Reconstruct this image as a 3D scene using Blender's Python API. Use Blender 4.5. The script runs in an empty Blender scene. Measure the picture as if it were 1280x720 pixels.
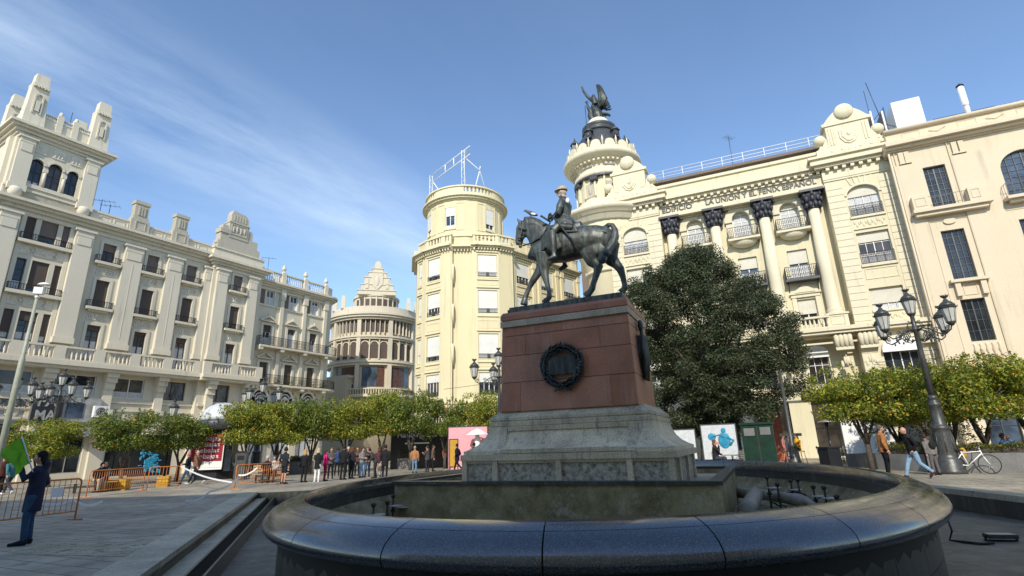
import bpy, bmesh, math, random
from math import sin, cos, pi, radians, sqrt, atan2, tan, hypot
from mathutils import Vector, Matrix
random.seed(7)
SC = bpy.context.scene
COL = SC.collection
rnd = random.Random(11)

# ------------------------------------------------------------------ objects
def tag(o, label=None, cat=None, group=None, kind=None):
    if label: o['label'] = label
    if cat: o['category'] = cat
    if group: o['group'] = group
    if kind: o['kind'] = kind
    return o

def empty(name, loc=(0, 0, 0), rz=0, label=None, cat=None, group=None):
    o = bpy.data.objects.new(name, None)
    COL.objects.link(o)
    o.location = loc
    o.rotation_euler = (0, 0, rz)
    o.empty_display_size = .2
    return tag(o, label, cat, group)

class MB:
    """collects shapes, then links them as one mesh object"""
    def __init__(s):
        s.v = []; s.f = []; s.m = []; s.mi = 0; s.T = None; s.sm = []
    def add(s, vs, fs, smooth=False):
        b = len(s.v)
        if s.T is not None: vs = [tuple(s.T @ Vector(p)) for p in vs]
        s.v += [tuple(p) for p in vs]
        for f in fs:
            s.f.append(tuple(b + i for i in f)); s.m.append(s.mi); s.sm.append(smooth)
        return s
    def box(s, x0, x1, y0, y1, z0, z1):
        return s.add([(x0,y0,z0),(x1,y0,z0),(x1,y1,z0),(x0,y1,z0),(x0,y0,z1),(x1,y0,z1),(x1,y1,z1),(x0,y1,z1)],
                     [(0,3,2,1),(4,5,6,7),(0,1,5,4),(1,2,6,5),(2,3,7,6),(3,0,4,7)])
    def taper(s, x0, x1, y0, y1, z0, z1, ix, iy):
        return s.add([(x0,y0,z0),(x1,y0,z0),(x1,y1,z0),(x0,y1,z0),(x0+ix,y0+iy,z1),(x1-ix,y0+iy,z1),(x1-ix,y1-iy,z1),(x0+ix,y1-iy,z1)],
                     [(0,3,2,1),(4,5,6,7),(0,1,5,4),(1,2,6,5),(2,3,7,6),(3,0,4,7)])
    def prism(s, poly, a, b, axis='y', smooth=False):
        """poly of 2D points swept between a and b along axis"""
        n = len(poly)
        def P(p, t):
            if axis == 'y': return (p[0], t, p[1])
            if axis == 'z': return (p[0], p[1], t)
            return (t, p[0], p[1])
        vs = [P(p, a) for p in poly] + [P(p, b) for p in poly]
        fs = [tuple((i, (i+1) % n, n+(i+1) % n, n+i)) for i in range(n)]
        s.add(vs, fs, smooth)
        k = len(s.v) - 2*n
        s.f.append(tuple(k+i for i in reversed(range(n)))); s.m.append(s.mi); s.sm.append(False)
        s.f.append(tuple(k+n+i for i in range(n))); s.m.append(s.mi); s.sm.append(False)
        return s
    def lathe(s, prof, c=(0,0,0), n=16, smooth=True, rx=1, ry=1, a0=0, a1=2*pi, cap=True):
        """prof: (r,z) from bottom to top"""
        full = abs(a1-a0-2*pi) < 1e-6
        m = n if full else n+1
        vs = []
        for r, z in prof:
            for i in range(m):
                a = a0+(a1-a0)*i/n
                vs.append((c[0]+r*rx*cos(a), c[1]+r*ry*sin(a), c[2]+z))
        fs = []
        for j in range(len(prof)-1):
            for i in range(n if full else n):
                i2 = (i+1) % m
                fs.append((j*m+i, j*m+i2, (j+1)*m+i2, (j+1)*m+i))
        s.add(vs, fs, smooth)
        if cap and full:
            k = len(s.v)-len(vs)
            if prof[0][0] > 1e-4: s.f.append(tuple(k+i for i in reversed(range(m)))); s.m.append(s.mi); s.sm.append(False)
            if prof[-1][0] > 1e-4: s.f.append(tuple(k+(len(prof)-1)*m+i for i in range(m))); s.m.append(s.mi); s.sm.append(False)
        return s
    def tube(s, pts, r, n=8, smooth=True, flat=1.0, cap=True, side=None):
        """pts list of 3D, r radius or list; flat squashes along the 2nd axis"""
        pts = [Vector(p) for p in pts]
        if not isinstance(r, (list, tuple)): r = [r]*len(pts)
        d0 = (pts[1]-pts[0]).normalized()
        up = Vector(side) if side else (Vector((0,0,1)) if abs(d0.z) < .9 else Vector((0,1,0)))
        x = up.cross(d0).normalized() if not side else (Vector(side)-d0*Vector(side).dot(d0)).normalized()
        vs = []
        for i, p in enumerate(pts):
            if i == 0: d = d0
            elif i == len(pts)-1: d = (pts[i]-pts[i-1]).normalized()
            else: d = ((pts[i+1]-pts[i]).normalized()+(pts[i]-pts[i-1]).normalized()).normalized()
            x = (x-d*x.dot(d)).normalized(); y = d.cross(x)
            ri = r[i]
            if isinstance(ri, (list, tuple)): ra, rb = ri
            else: ra, rb = ri, ri*flat
            for k in range(n):
                a = 2*pi*k/n
                vs.append(tuple(p+x*cos(a)*ra+y*sin(a)*rb))
        fs = []
        for j in range(len(pts)-1):
            for k in range(n):
                k2 = (k+1) % n
                fs.append((j*n+k, j*n+k2, (j+1)*n+k2, (j+1)*n+k))
        if cap:
            fs.append(tuple(reversed(range(n)))); fs.append(tuple((len(pts)-1)*n+k for k in range(n)))
        return s.add(vs, fs, smooth)
    def ball(s, c, r, n=12, m=8, smooth=True, R=None):
        rx, ry, rz = r if isinstance(r, (tuple, list)) else (r, r, r)
        vs = [(0,0,-rz)]
        for j in range(1, m):
            t = -pi/2+pi*j/m
            for k in range(n):
                a = 2*pi*k/n
                vs.append((rx*cos(t)*cos(a), ry*cos(t)*sin(a), rz*sin(t)))
        vs.append((0,0,rz))
        if R is not None: vs = [tuple(R @ Vector(v)) for v in vs]
        vs = [(v[0]+c[0], v[1]+c[1], v[2]+c[2]) for v in vs]
        fs = []
        for k in range(n):
            fs.append((0, 1+(k+1) % n, 1+k))
            fs.append((len(vs)-1, 1+(m-2)*n+k, 1+(m-2)*n+(k+1) % n))
        for j in range(m-2):
            for k in range(n):
                k2 = (k+1) % n
                fs.append((1+j*n+k, 1+j*n+k2, 1+(j+1)*n+k2, 1+(j+1)*n+k))
        return s.add(vs, fs, smooth)
    def arch(s, cx, z, r, w, y0, y1, a0=0, a1=pi, n=14, rz=None):
        """ring segment in the xz plane: inner radius r, width w"""
        rz = rz or r
        for i in range(n):
            a, b = a0+(a1-a0)*i/n, a0+(a1-a0)*(i+1)/n
            q = [(cx+r*cos(a), z+rz*sin(a)), (cx+(r+w)*cos(a), z+(rz+w)*sin(a)), (cx+(r+w)*cos(b), z+(rz+w)*sin(b)), (cx+r*cos(b), z+rz*sin(b))]
            vs = [(p[0], y0, p[1]) for p in q]+[(p[0], y1, p[1]) for p in q]
            s.add(vs, [(0,1,2,3),(4,7,6,5),(1,5,6,2),(0,3,7,4)])
        return s
    def grid(s, fn, nu, nv, smooth=True, closeu=False):
        vs = [fn(i/nu, j/nv) for j in range(nv+1) for i in range(nu+(0 if closeu else 1))]
        m = nu if closeu else nu+1
        fs = [(j*m+i, j*m+(i+1) % m, (j+1)*m+(i+1) % m, (j+1)*m+i) for j in range(nv) for i in range(nu)]
        return s.add(vs, fs, smooth)
    def mesh(s, name, mat):
        me = bpy.data.meshes.new(name)
        me.from_pydata(s.v, [], s.f)
        for m in (mat if isinstance(mat, (list, tuple)) else [mat]): me.materials.append(m)
        me.polygons.foreach_set('material_index', s.m)
        me.polygons.foreach_set('use_smooth', s.sm)
        me.update()
        return me
    def build(s, name, mat, parent=None, **k):
        o = bpy.data.objects.new(name, s.mesh(name, mat))
        COL.objects.link(o)
        if parent: o.parent = parent
        return tag(o, **k)

def inst(name, me, parent=None, loc=(0,0,0), rz=0, **k):
    o = bpy.data.objects.new(name, me); COL.objects.link(o)
    o.location = loc; o.rotation_euler = (0, 0, rz)
    if parent: o.parent = parent
    return tag(o, **k)

def kids(o): return KIDS.get(o.name, [])
def copy_tree(o, parent=None, loc=None, rz=None, label=None, scale=None):
    c = o.copy(); COL.objects.link(c)
    if parent: c.parent = parent
    if loc is not None: c.location = loc
    if rz is not None: c.rotation_euler = (0, 0, rz)
    if scale is not None: c.scale = (scale,)*3 if not isinstance(scale, tuple) else scale
    if label: c['label'] = label
    for ch in [q for q in bpy.data.objects if q.parent == o]: copy_tree(ch, c)
    return c

def remesh(mb, vox, smooth=4):
    """union of overlapping shapes as one continuous skin -> mesh data"""
    me = bpy.data.meshes.new('tmp'); me.from_pydata(mb.v, [], mb.f); me.update()
    o = bpy.data.objects.new('tmp', me); COL.objects.link(o)
    m = o.modifiers.new('r', 'REMESH'); m.mode = 'VOXEL'; m.voxel_size = vox; m.adaptivity = 0
    if smooth:
        k = o.modifiers.new('s', 'SMOOTH'); k.factor = .5; k.iterations = smooth
    dg = bpy.context.evaluated_depsgraph_get(); dg.update()
    out = bpy.data.meshes.new_from_object(o.evaluated_get(dg))
    bpy.data.objects.remove(o); bpy.data.meshes.remove(me)
    out.polygons.foreach_set('use_smooth', [True]*len(out.polygons)); out.update()
    return out

def mesh_with(me, mb, mat, name):
    """append the shapes of mb to mesh me"""
    vs = [tuple(v.co) for v in me.vertices]; fs = [tuple(p.vertices) for p in me.polygons]
    a = MB(); a.add(vs, fs, True); a.add(mb.v, mb.f, True) if mb else None
    return a.mesh(name, mat)

def text_mesh(body, size, ext=.02, font=None, bold=0):
    cu = bpy.data.curves.new('t', 'FONT'); cu.body = body; cu.size = size; cu.extrude = ext; cu.align_x = 'CENTER'; cu.align_y = 'CENTER'
    cu.offset = bold
    o = bpy.data.objects.new('t', cu); COL.objects.link(o)
    dg = bpy.context.evaluated_depsgraph_get(); dg.update()
    me = bpy.data.meshes.new_from_object(o.evaluated_get(dg))
    bpy.data.objects.remove(o)
    return me
def text_obj(name, body, size, mat, parent, loc, ext=.02, width=None, rot=(pi/2,0,0), bold=0):
    me = text_mesh(body, size, ext, bold=bold); me.materials.clear(); me.materials.append(mat)
    o = bpy.data.objects.new(name, me); COL.objects.link(o); o.parent = parent
    o.location = loc; o.rotation_euler = rot
    if width:
        xs = [v.co.x for v in me.vertices]; w = max(xs)-min(xs); o.scale = (width/w, 1, 1)
    return o

# ------------------------------------------------------------------ materials
def newmat(name):
    m = bpy.data.materials.new(name); m.use_nodes = True
    nt = m.node_tree; nt.nodes.clear()
    out = nt.nodes.new('ShaderNodeOutputMaterial'); b = nt.nodes.new('ShaderNodeBsdfPrincipled')
    nt.links.new(b.outputs[0], out.inputs[0])
    return m, nt, b
def N(nt, t, **k):
    n = nt.nodes.new(t)
    for a, v in k.items():
        if a.startswith('i_'): n.inputs[a[2:]].default_value = v
        else: setattr(n, a, v)
    return n
def ramp(nt, fac, stops):
    r = nt.nodes.new('ShaderNodeValToRGB'); e = r.color_ramp.elements
    while len(e) < len(stops): e.new(.5)
    for q, (p, c) in zip(e, stops):
        q.position = p; q.color = (c[0], c[1], c[2], 1) if isinstance(c, (tuple, list)) else (c, c, c, 1)
    nt.links.new(fac, r.inputs[0]); return r
def mixc(nt, fac, a, b, mode='MIX'):
    m = nt.nodes.new('ShaderNodeMix'); m.data_type = 'RGBA'; m.blend_type = mode
    for s, v in ((0, fac), (6, a), (7, b)):
        if hasattr(v, 'is_output'): nt.links.new(v, m.inputs[s])
        else: m.inputs[s].default_value = v if s == 0 else (v[0], v[1], v[2], 1)
    return m.outputs[2]
def coords(nt, world=False, scale=(1,1,1)):
    if world:
        g = N(nt, 'ShaderNodeNewGeometry'); o = g.outputs['Position']
    else:
        g = N(nt, 'ShaderNodeTexCoord'); o = g.outputs['Object']
    mp = N(nt, 'ShaderNodeMapping'); mp.inputs['Scale'].default_value = scale
    nt.links.new(o, mp.inputs['Vector']); return mp.outputs[0]
def noise(nt, vec, scale, detail=4, rough=.55):
    n = N(nt, 'ShaderNodeTexNoise'); n.inputs['Scale'].default_value = scale; n.inputs['Detail'].default_value = detail
    n.inputs['Roughness'].default_value = rough; nt.links.new(vec, n.inputs['Vector']); return n.outputs[0]
def bump(nt, b, h, strength=.3, dist=.02):
    u = N(nt, 'ShaderNodeBump'); u.inputs['Strength'].default_value = strength; u.inputs['Distance'].default_value = dist
    nt.links.new(h, u.inputs['Height']); nt.links.new(u.outputs[0], b.inputs['Normal']); return u
def plain(name, c, rough=.6, metal=0, var=.12, sc=8, bmp=0, spec=.5, world=False):
    m, nt, b = newmat(name)
    v = coords(nt, world); n = noise(nt, v, sc)
    lo = tuple(x*(1-var) for x in c); hi = tuple(min(1, x*(1+var)) for x in c)
    r = ramp(nt, n, [(.3, lo), (.7, hi)])
    nt.links.new(r.outputs[0], b.inputs['Base Color'])
    b.inputs['Roughness'].default_value = rough; b.inputs['Metallic'].default_value = metal
    b.inputs['Specular IOR Level'].default_value = spec
    if bmp: bump(nt, b, noise(nt, v, sc*6), bmp, .01)
    return m
def stucco(name, c, dirt=(.25,.21,.15), amt=.35, lines=None):
    """painted render with blotches, vertical rain streaks and fine grain"""
    m, nt, b = newmat(name)
    v = coords(nt); vs = coords(nt, scale=(1.6, 1.6, .12))
    n1 = noise(nt, v, .35, 5); n2 = noise(nt, vs, 1.5, 6, .65); n3 = noise(nt, v, 14, 3)
    base = ramp(nt, n1, [(.3, tuple(x*.93 for x in c)), (.7, c)]).outputs[0]
    st = ramp(nt, n2, [(.56, 0), (.82, 1)]).outputs[0]
    mu = N(nt, 'ShaderNodeMath', operation='MULTIPLY'); nt.links.new(st, mu.inputs[0]); mu.inputs[1].default_value = amt
    col = mixc(nt, mu.outputs[0], base, dirt)
    g = ramp(nt, n3, [(.3, .93), (.7, 1.0)]).outputs[0]
    col = mixc(nt, 1.0, col, g, 'MULTIPLY')
    nt.links.new(col, b.inputs['Base Color']); b.inputs['Roughness'].default_value = .85
    b.inputs['Specular IOR Level'].default_value = .2
    bump(nt, b, n3, .25, .01)
    return m
M = {}
M['fenix'] = stucco('fenix_render', (.71, .64, .44), amt=.5)
M['fenix_trim'] = stucco('fenix_trim', (.73, .66, .48), amt=.6)
M['pale'] = stucco('pale_render', (.70, .595, .43), amt=.48)
M['yellow'] = stucco('yellow_render', (.75, .66, .42), amt=.48)
M['yellow_trim'] = stucco('yellow_trim', (.76, .68, .455), amt=.52)
M['cream'] = stucco('cream_render', (.67, .61, .475), amt=.55)
M['cream_trim'] = stucco('cream_trim', (.70, .64, .51), amt=.65)
M['greystone'] = stucco('weathered_stone', (.50, .46, .37), (.12,.11,.09), .75)
M['rotunda'] = stucco('rotunda_render', (.55, .48, .35), amt=.5)
M['rotunda_trim'] = stucco('rotunda_trim', (.64, .57, .44), amt=.55)
M['back'] = stucco('back_render', (.5, .43, .32), amt=.2)
M['brownwall'] = stucco('brown_brick_wall', (.22, .16, .12), amt=.3)
M['slate'] = plain('dark_slate', (.055, .06, .065), .45, var=.3, sc=5)
M['capital'] = plain('dark_painted_capital', (.05, .05, .06), .5, var=.4, sc=9)
M['iron'] = plain('black_iron', (.02, .02, .022), .45, .3, spec=.4)
M['lampgrey'] = plain('grey_cast_iron', (.075, .078, .075), .42, .35, var=.3, sc=12, bmp=.15)
M['steel'] = plain('galvanised_steel', (.55, .55, .56), .35, .8)
M['chrome'] = plain('polished_steel', (.9, .9, .9), .12, 1, var=.02)
M['whitepaint'] = plain('white_paint', (.78, .78, .76), .5, var=.05)
M['shutter'] = None
M['awning'] = plain('white_canvas', (.8, .79, .75), .8, var=.05)
M['brownshut'] = None
M['orange_paint'] = plain('orange_barrier_paint', (.62, .20, .035), .45, var=.25, sc=20)
M['plasticwhite'] = plain('white_tape', (.75, .76, .78), .4, var=.05)
M['plasticyellow'] = plain('yellow_plastic', (.50, .28, .02), .6)
M['rubber'] = plain('dark_rubber', (.02, .02, .02), .7)
M['pipe'] = plain('dusty_grey_pipe', (.30, .27, .22), .6, var=.25, sc=6, bmp=.2)
M['rustmetal'] = plain('dark_rusty_metal', (.05, .042, .035), .7, .3, var=.4, sc=30)
M['nozzle'] = plain('dull_nozzle_plate', (.42, .40, .36), .5, .3)
M['green_flag'] = plain('lime_green_cloth', (.17, .47, .012), .7, var=.12, sc=6)
M['greenkiosk'] = plain('shaded_green_enamel', (.008, .032, .02), .35, var=.3, sc=4)  # green darkened in the colour for oak shade that misses the cabin
M['kiosk_dome'] = plain('pale_grey_dome', (.55, .57, .58), .5)
M['red_poster'] = plain('crimson_poster', (.30, .01, .025), .4, var=.1)
M['pink_panel'] = plain('pink_painted_panel', (.75, .33, .36), .6, var=.08, sc=3)
M['wood'] = plain('pale_wood', (.45, .30, .16), .6, var=.25, sc=12)
M['wicker'] = plain('grey_wicker', (.22, .2, .17), .7, var=.3, sc=40)
M['darkwood'] = plain('dark_green_door', (.03, .05, .05), .5, var=.3, sc=6)
M['portal'] = plain('dark_reddish_glass', (.10, .05, .04), .2, var=.3, sc=2)
M['reddoor'] = plain('red_brick_pillar', (.30, .085, .04), .7, var=.3, sc=8)
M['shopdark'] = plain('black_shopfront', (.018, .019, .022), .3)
M['shopgrey'] = plain('grey_shop_panel', (.33, .33, .31), .5, var=.2, sc=3)
M['blueposter'] = None
M['marble'] = plain('stained_marble', (.50, .40, .34), .6, var=.35, sc=9)
M['skin'] = plain('skin', (.50, .27, .18), .5, var=.08, sc=20)
M['bird_grey'] = plain('pigeon_grey', (.10, .11, .13), .6)
M['bird_white'] = plain('pigeon_white', (.7, .7, .7), .6)
M['flue'] = plain('glare_white_flue', (.93, .93, .93), .25, var=.02)  # white stands in for the sun's gleam on the steel pipe
M['whitespot'] = plain('white_letters', (.85, .85, .85), .4, var=.02)
M['letters'] = plain('dark_bronze_letters', (.05, .045, .035), .5)

def glass_mat(name, c=(.02, .025, .03), rough=.06, curtains=False):
    m, nt, b = newmat(name)
    v = coords(nt, True); n = noise(nt, v, .8, 2)
    r = ramp(nt, n, [(.35, tuple(x*.5 for x in c)), (.65, tuple(x*1.8 for x in c))])
    nt.links.new(r.outputs[0], b.inputs['Base Color']); b.inputs['Roughness'].default_value = rough
    b.inputs['Specular IOR Level'].default_value = .6
    bump(nt, b, noise(nt, v, 1.1, 2), .22, .06)
    return m
M['glass'] = glass_mat('window_glass')
M['glassblue'] = glass_mat('blue_tinted_glass', (.05, .07, .10), .05)
M['glasswarm'] = glass_mat('dim_window_glass', (.05, .042, .034), .12)
M['lampglass'] = plain('milky_lamp_glass', (.52, .51, .47), .3, var=.1)
M['curtain'] = plain('net_curtain', (.55, .55, .54), .9, var=.15, sc=5)

def slats(name, c, sc=18, rough=.6):
    m, nt, b = newmat(name)
    v = coords(nt); w = N(nt, 'ShaderNodeTexWave', wave_type='BANDS', bands_direction='Z'); w.inputs['Scale'].default_value = sc
    nt.links.new(v, w.inputs['Vector'])
    n = noise(nt, v, 1.2, 3)
    col = ramp(nt, n, [(.3, tuple(x*.88 for x in c)), (.7, c)]).outputs[0]
    nt.links.new(col, b.inputs['Base Color']); b.inputs['Roughness'].default_value = rough
    bump(nt, b, w.outputs[0], .5, .01)
    return m
M['shutter'] = slats('cream_roller_shutter', (.70, .66, .54))
M['shutterwhite'] = slats('white_roller_shutter', (.78, .77, .70))
M['brownshut'] = slats('brown_roller_shutter', (.085, .06, .048))
M['brownpale'] = slats('faded_brown_shutter', (.19, .145, .12))

def granite(name, c, speck=.25, rough=.5, sc=60, streak=None, samt=.5, bmp=.15, wear=None):
    m, nt, b = newmat(name)
    v = coords(nt, True)
    n1 = noise(nt, v, sc, 2, .7); n2 = noise(nt, v, .9, 5)
    a = ramp(nt, n1, [(.35, tuple(x*(1-speck) for x in c)), (.65, tuple(min(1, x*(1+speck)) for x in c))]).outputs[0]
    g = ramp(nt, n2, [(.34, .68), (.6, 1.05)]).outputs[0]
    col = mixc(nt, 1.0, a, g, 'MULTIPLY')
    if streak:
        vs = coords(nt, True, (4.0, 4.0, .25)); s = ramp(nt, noise(nt, vs, 1.3, 6, .75), [(.52, 0), (.66, 1)]).outputs[0]
        mu = N(nt, 'ShaderNodeMath', operation='MULTIPLY'); nt.links.new(s, mu.inputs[0]); mu.inputs[1].default_value = samt
        col = mixc(nt, mu.outputs[0], col, streak)
    if wear:
        s = ramp(nt, noise(nt, v, 2.3, 8, .7), [(.55, 0), (.66, 1)]).outputs[0]
        mu = N(nt, 'ShaderNodeMath', operation='MULTIPLY'); nt.links.new(s, mu.inputs[0]); mu.inputs[1].default_value = .6
        col = mixc(nt, mu.outputs[0], col, wear)
    nt.links.new(col, b.inputs['Base Color']); b.inputs['Roughness'].default_value = rough
    if bmp: bump(nt, b, noise(nt, v, sc*.5, 3), bmp, .008)
    return m
M['redgranite'] = granite('red_granite', (.44, .175, .095), .3, .5, 70, (.46, .34, .27), .32)
M['redgranite2'] = granite('red_granite_pale', (.47, .21, .125), .3, .5, 70, (.46, .36, .29), .3)
M['creamband'] = granite('pale_granite_band', (.50, .40, .29), .3, .6, 45, (.18,.15,.12), .6)
M['greygranite'] = granite('grey_granite', (.60, .50, .34), .35, .65, 45, (.10, .095, .08), .6)
M['palegranite'] = granite('pale_grey_granite', (.74, .61, .41), .3, .7, 45, (.14, .12, .10), .6)
M['kerbstone'] = granite('worn_kerb_granite', (.47, .42, .31), .25, .55, 30, None, 0, .2, (.12,.13,.10))
M['planter'] = granite('planter_granite', (.21, .21, .205), .2, .5, 40, (.1,.1,.095), .4)
M['darkstone'] = granite('dark_wet_granite', (.055, .057, .05), .35, .35, 60, (.20,.19,.16), .45)
def rough_stone():
    m, nt, b = newmat('rusticated_granite'); v = coords(nt, True)
    n1 = noise(nt, v, 9, 6, .7); n2 = noise(nt, v, 50, 2); n3 = noise(nt, v, .8, 4)
    c = ramp(nt, n1, [(.36, (.16,.14,.11)), (.5, (.46,.41,.32)), (.66, (.68,.60,.47))]).outputs[0]
    c = mixc(nt, 1, c, ramp(nt, n2, [(.3, .8), (.7, 1.1)]).outputs[0], 'MULTIPLY')
    c = mixc(nt, 1, c, ramp(nt, n3, [(.3, .8), (.7, 1.05)]).outputs[0], 'MULTIPLY')
    nt.links.new(c, b.inputs['Base Color']); b.inputs['Roughness'].default_value = .85
    bump(nt, b, n1, 1.0, .05); return m
M['roughstone'] = rough_stone()
def algae(name='algae_stained_concrete', k=1.0):
    m, nt, b = newmat(name); v = coords(nt, True)
    n1 = noise(nt, v, 1.5, 8, .7); n2 = noise(nt, v, 3.2, 8, .75); n3 = noise(nt, v, 40, 2)
    c = ramp(nt, n1, [(.3, (.05*k,.041*k,.018*k)), (.5, (.12*k,.10*k,.048*k)), (.7, (.20*k,.17*k,.10*k))]).outputs[0]
    w = ramp(nt, n2, [(.55, 0), (.61, 1)]).outputs[0]
    mu = N(nt, 'ShaderNodeMath', operation='MULTIPLY'); nt.links.new(w, mu.inputs[0]); mu.inputs[1].default_value = .7
    c = mixc(nt, mu.outputs[0], c, (.42,.38,.28))
    c = mixc(nt, 1, c, ramp(nt, n3, [(.3, .75), (.7, 1.1)]).outputs[0], 'MULTIPLY')
    nt.links.new(c, b.inputs['Base Color']); b.inputs['Roughness'].default_value = .8
    bump(nt, b, n2, .6, .03); return m
M['algae'] = algae(k=2.3); M['basin'] = algae('dirty_basin_concrete', 1.9)
def rimmat():
    m, nt, b = newmat('polished_black_granite'); v = coords(nt, True)
    n1 = noise(nt, v, 65, 3, .75); n2 = noise(nt, v, 2.2, 6, .7); n4 = noise(nt, v, .5, 3)
    c = ramp(nt, n1, [(.35, (.016,.019,.024)), (.54, (.05,.057,.066)), (.72, (.18,.19,.20))]).outputs[0]
    c = mixc(nt, ramp(nt, n2, [(.60, 0), (.67, .4)]).outputs[0], c, (.11,.12,.11))
    nt.links.new(c, b.inputs['Base Color'])
    r = ramp(nt, n2, [(.38, .13), (.70, .34)]); nt.links.new(r.outputs[0], b.inputs['Roughness'])
    b.inputs['IOR'].default_value = 2.0
    bump(nt, b, n4, .15, .05); return m
M['rim'] = rimmat()
def bronze(name, c1, c2, rough=.5, green=(.06,.09,.075)):
    m, nt, b = newmat(name); v = coords(nt, True); vs = coords(nt, True, (3, 3, .5))
    n1 = noise(nt, v, 3, 6, .65); n2 = noise(nt, vs, 3, 5, .7); n3 = noise(nt, v, 35, 3)
    c = ramp(nt, n1, [(.35, c1), (.65, c2)]).outputs[0]
    c = mixc(nt, ramp(nt, n2, [(.45, 0), (.62, .75)]).outputs[0], c, green)
    nt.links.new(c, b.inputs['Base Color']); b.inputs['Roughness'].default_value = rough
    b.inputs['Metallic'].default_value = .45
    bump(nt, b, n3, .35, .01); return m
M['bronze'] = bronze('dark_patinated_bronze', (.042,.046,.044), (.095,.10,.092), .48, (.17,.20,.185))
M['bronze2'] = bronze('black_bronze', (.024,.028,.027), (.05,.055,.052), .5, (.09,.115,.105))

def paving():
    m, nt, b = newmat('plaza_paving'); v = coords(nt, True)
    mp = N(nt, 'ShaderNodeMapping'); mp.inputs['Rotation'].default_value = (0, 0, radians(24)); nt.links.new(v, mp.inputs['Vector'])
    br = N(nt, 'ShaderNodeTexBrick'); nt.links.new(mp.outputs[0], br.inputs['Vector'])
    br.inputs['Scale'].default_value = 1; br.inputs['Brick Width'].default_value = .8; br.inputs['Row Height'].default_value = .4
    br.inputs['Mortar Size'].default_value = .012; br.inputs['Color1'].default_value = (.34,.295,.22,1); br.inputs['Color2'].default_value = (.44,.385,.29,1)
    br.inputs['Mortar'].default_value = (.07,.068,.06,1)
    n1 = noise(nt, v, .35, 6, .6); n2 = noise(nt, v, 60, 2); n3 = noise(nt, v, 2.5, 6, .7)
    c = mixc(nt, 1, br.outputs[0], ramp(nt, n1, [(.35, .62), (.65, 1.18)]).outputs[0], 'MULTIPLY')
    c = mixc(nt, 1, c, ramp(nt, n2, [(.3, .85), (.7, 1.1)]).outputs[0], 'MULTIPLY')
    c = mixc(nt, ramp(nt, n3, [(.52, 0), (.66, .6)]).outputs[0], c, (.09,.084,.07))
    nt.links.new(c, b.inputs['Base Color']); 
    nt.links.new(ramp(nt, n3, [(.3, .45), (.7, .75)]).outputs[0], b.inputs['Roughness'])
    bump(nt, b, br.outputs[1], .3, .004).invert = True; return m
M['paving'] = paving()
def moatfloor():
    m, nt, b = newmat('damp_stone_floor'); v = coords(nt, True)
    br = N(nt, 'ShaderNodeTexBrick'); nt.links.new(v, br.inputs['Vector'])
    br.inputs['Scale'].default_value = 1; br.inputs['Brick Width'].default_value = 1.2; br.inputs['Row Height'].default_value = .6
    br.inputs['Mortar Size'].default_value = .008; br.inputs['Color1'].default_value = (.14,.13,.105,1); br.inputs['Color2'].default_value = (.18,.165,.13,1)
    br.inputs['Mortar'].default_value = (.05,.05,.045,1)
    n1 = noise(nt, v, 1.2, 8, .7); n2 = noise(nt, v, 40, 2); n3 = noise(nt, v, 3.5, 6, .7)
    c = mixc(nt, 1, br.outputs[0], ramp(nt, n1, [(.34, .45), (.66, 1.3)]).outputs[0], 'MULTIPLY')
    c = mixc(nt, 1, c, ramp(nt, n2, [(.3, .8), (.7, 1.1)]).outputs[0], 'MULTIPLY')
    c = mixc(nt, ramp(nt, n3, [(.56, 0), (.62, .5)]).outputs[0], c, (.27,.24,.18))
    nt.links.new(c, b.inputs['Base Color']); b.inputs['Roughness'].default_value = .55
    bump(nt, b, n1, .3, .02); return m
M['moat'] = moatfloor()
def leaf(name, stops, rough=.5, tl=.35):
    m, nt, b = newmat(name)
    g = N(nt, 'ShaderNodeNewGeometry'); v = coords(nt, True)
    r = ramp(nt, g.outputs['Random Per Island'], stops)
    n = ramp(nt, noise(nt, v, 1.1, 3), [(.35, .7), (.65, 1.25)]).outputs[0]
    c = mixc(nt, 1, r.outputs[0], n, 'MULTIPLY')
    nt.links.new(c, b.inputs['Base Color']); b.inputs['Roughness'].default_value = rough
    t = N(nt, 'ShaderNodeBsdfTranslucent'); nt.links.new(c, t.inputs[0])
    mx = N(nt, 'ShaderNodeMixShader'); mx.inputs[0].default_value = tl
    nt.links.new(b.outputs[0], mx.inputs[1]); nt.links.new(t.outputs[0], mx.inputs[2])
    out = [x for x in nt.nodes if x.type == 'OUTPUT_MATERIAL'][0]; nt.links.new(mx.outputs[0], out.inputs[0])
    return m
M['orangeleaf'] = leaf('orange_tree_leaves', [(.0, (.09,.14,.018)), (.4, (.18,.24,.025)), (.72, (.34,.37,.035)), (.92, (.52,.46,.05)), (1, (.60,.36,.04))], .5, .42)
M['orangeleafdark'] = leaf('deep_green_orange_leaves', [(.0, (.055,.10,.016)), (.5, (.12,.18,.025)), (.85, (.24,.28,.035)), (1, (.42,.38,.05))], .5, .4)
M['oakleaf'] = leaf('holm_oak_leaves', [(.0, (.022,.034,.012)), (.5, (.042,.06,.021)), (.85, (.07,.09,.034)), (1, (.11,.125,.055))], .5, .2)
M['hedgeleaf'] = leaf('hedge_leaves', [(.0, (.05,.06,.012)), (.5, (.11,.12,.02)), (1, (.2,.19,.03))])
M['fruit'] = plain('ripe_oranges', (.72, .26, .02), .5, var=.2, sc=3, world=True)
M['bark'] = plain('dark_bark', (.075, .06, .048), .9, var=.4, sc=14, bmp=.6)
M['barkpale'] = plain('grey_bark', (.17, .15, .12), .9, var=.3, sc=14, bmp=.6)
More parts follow.
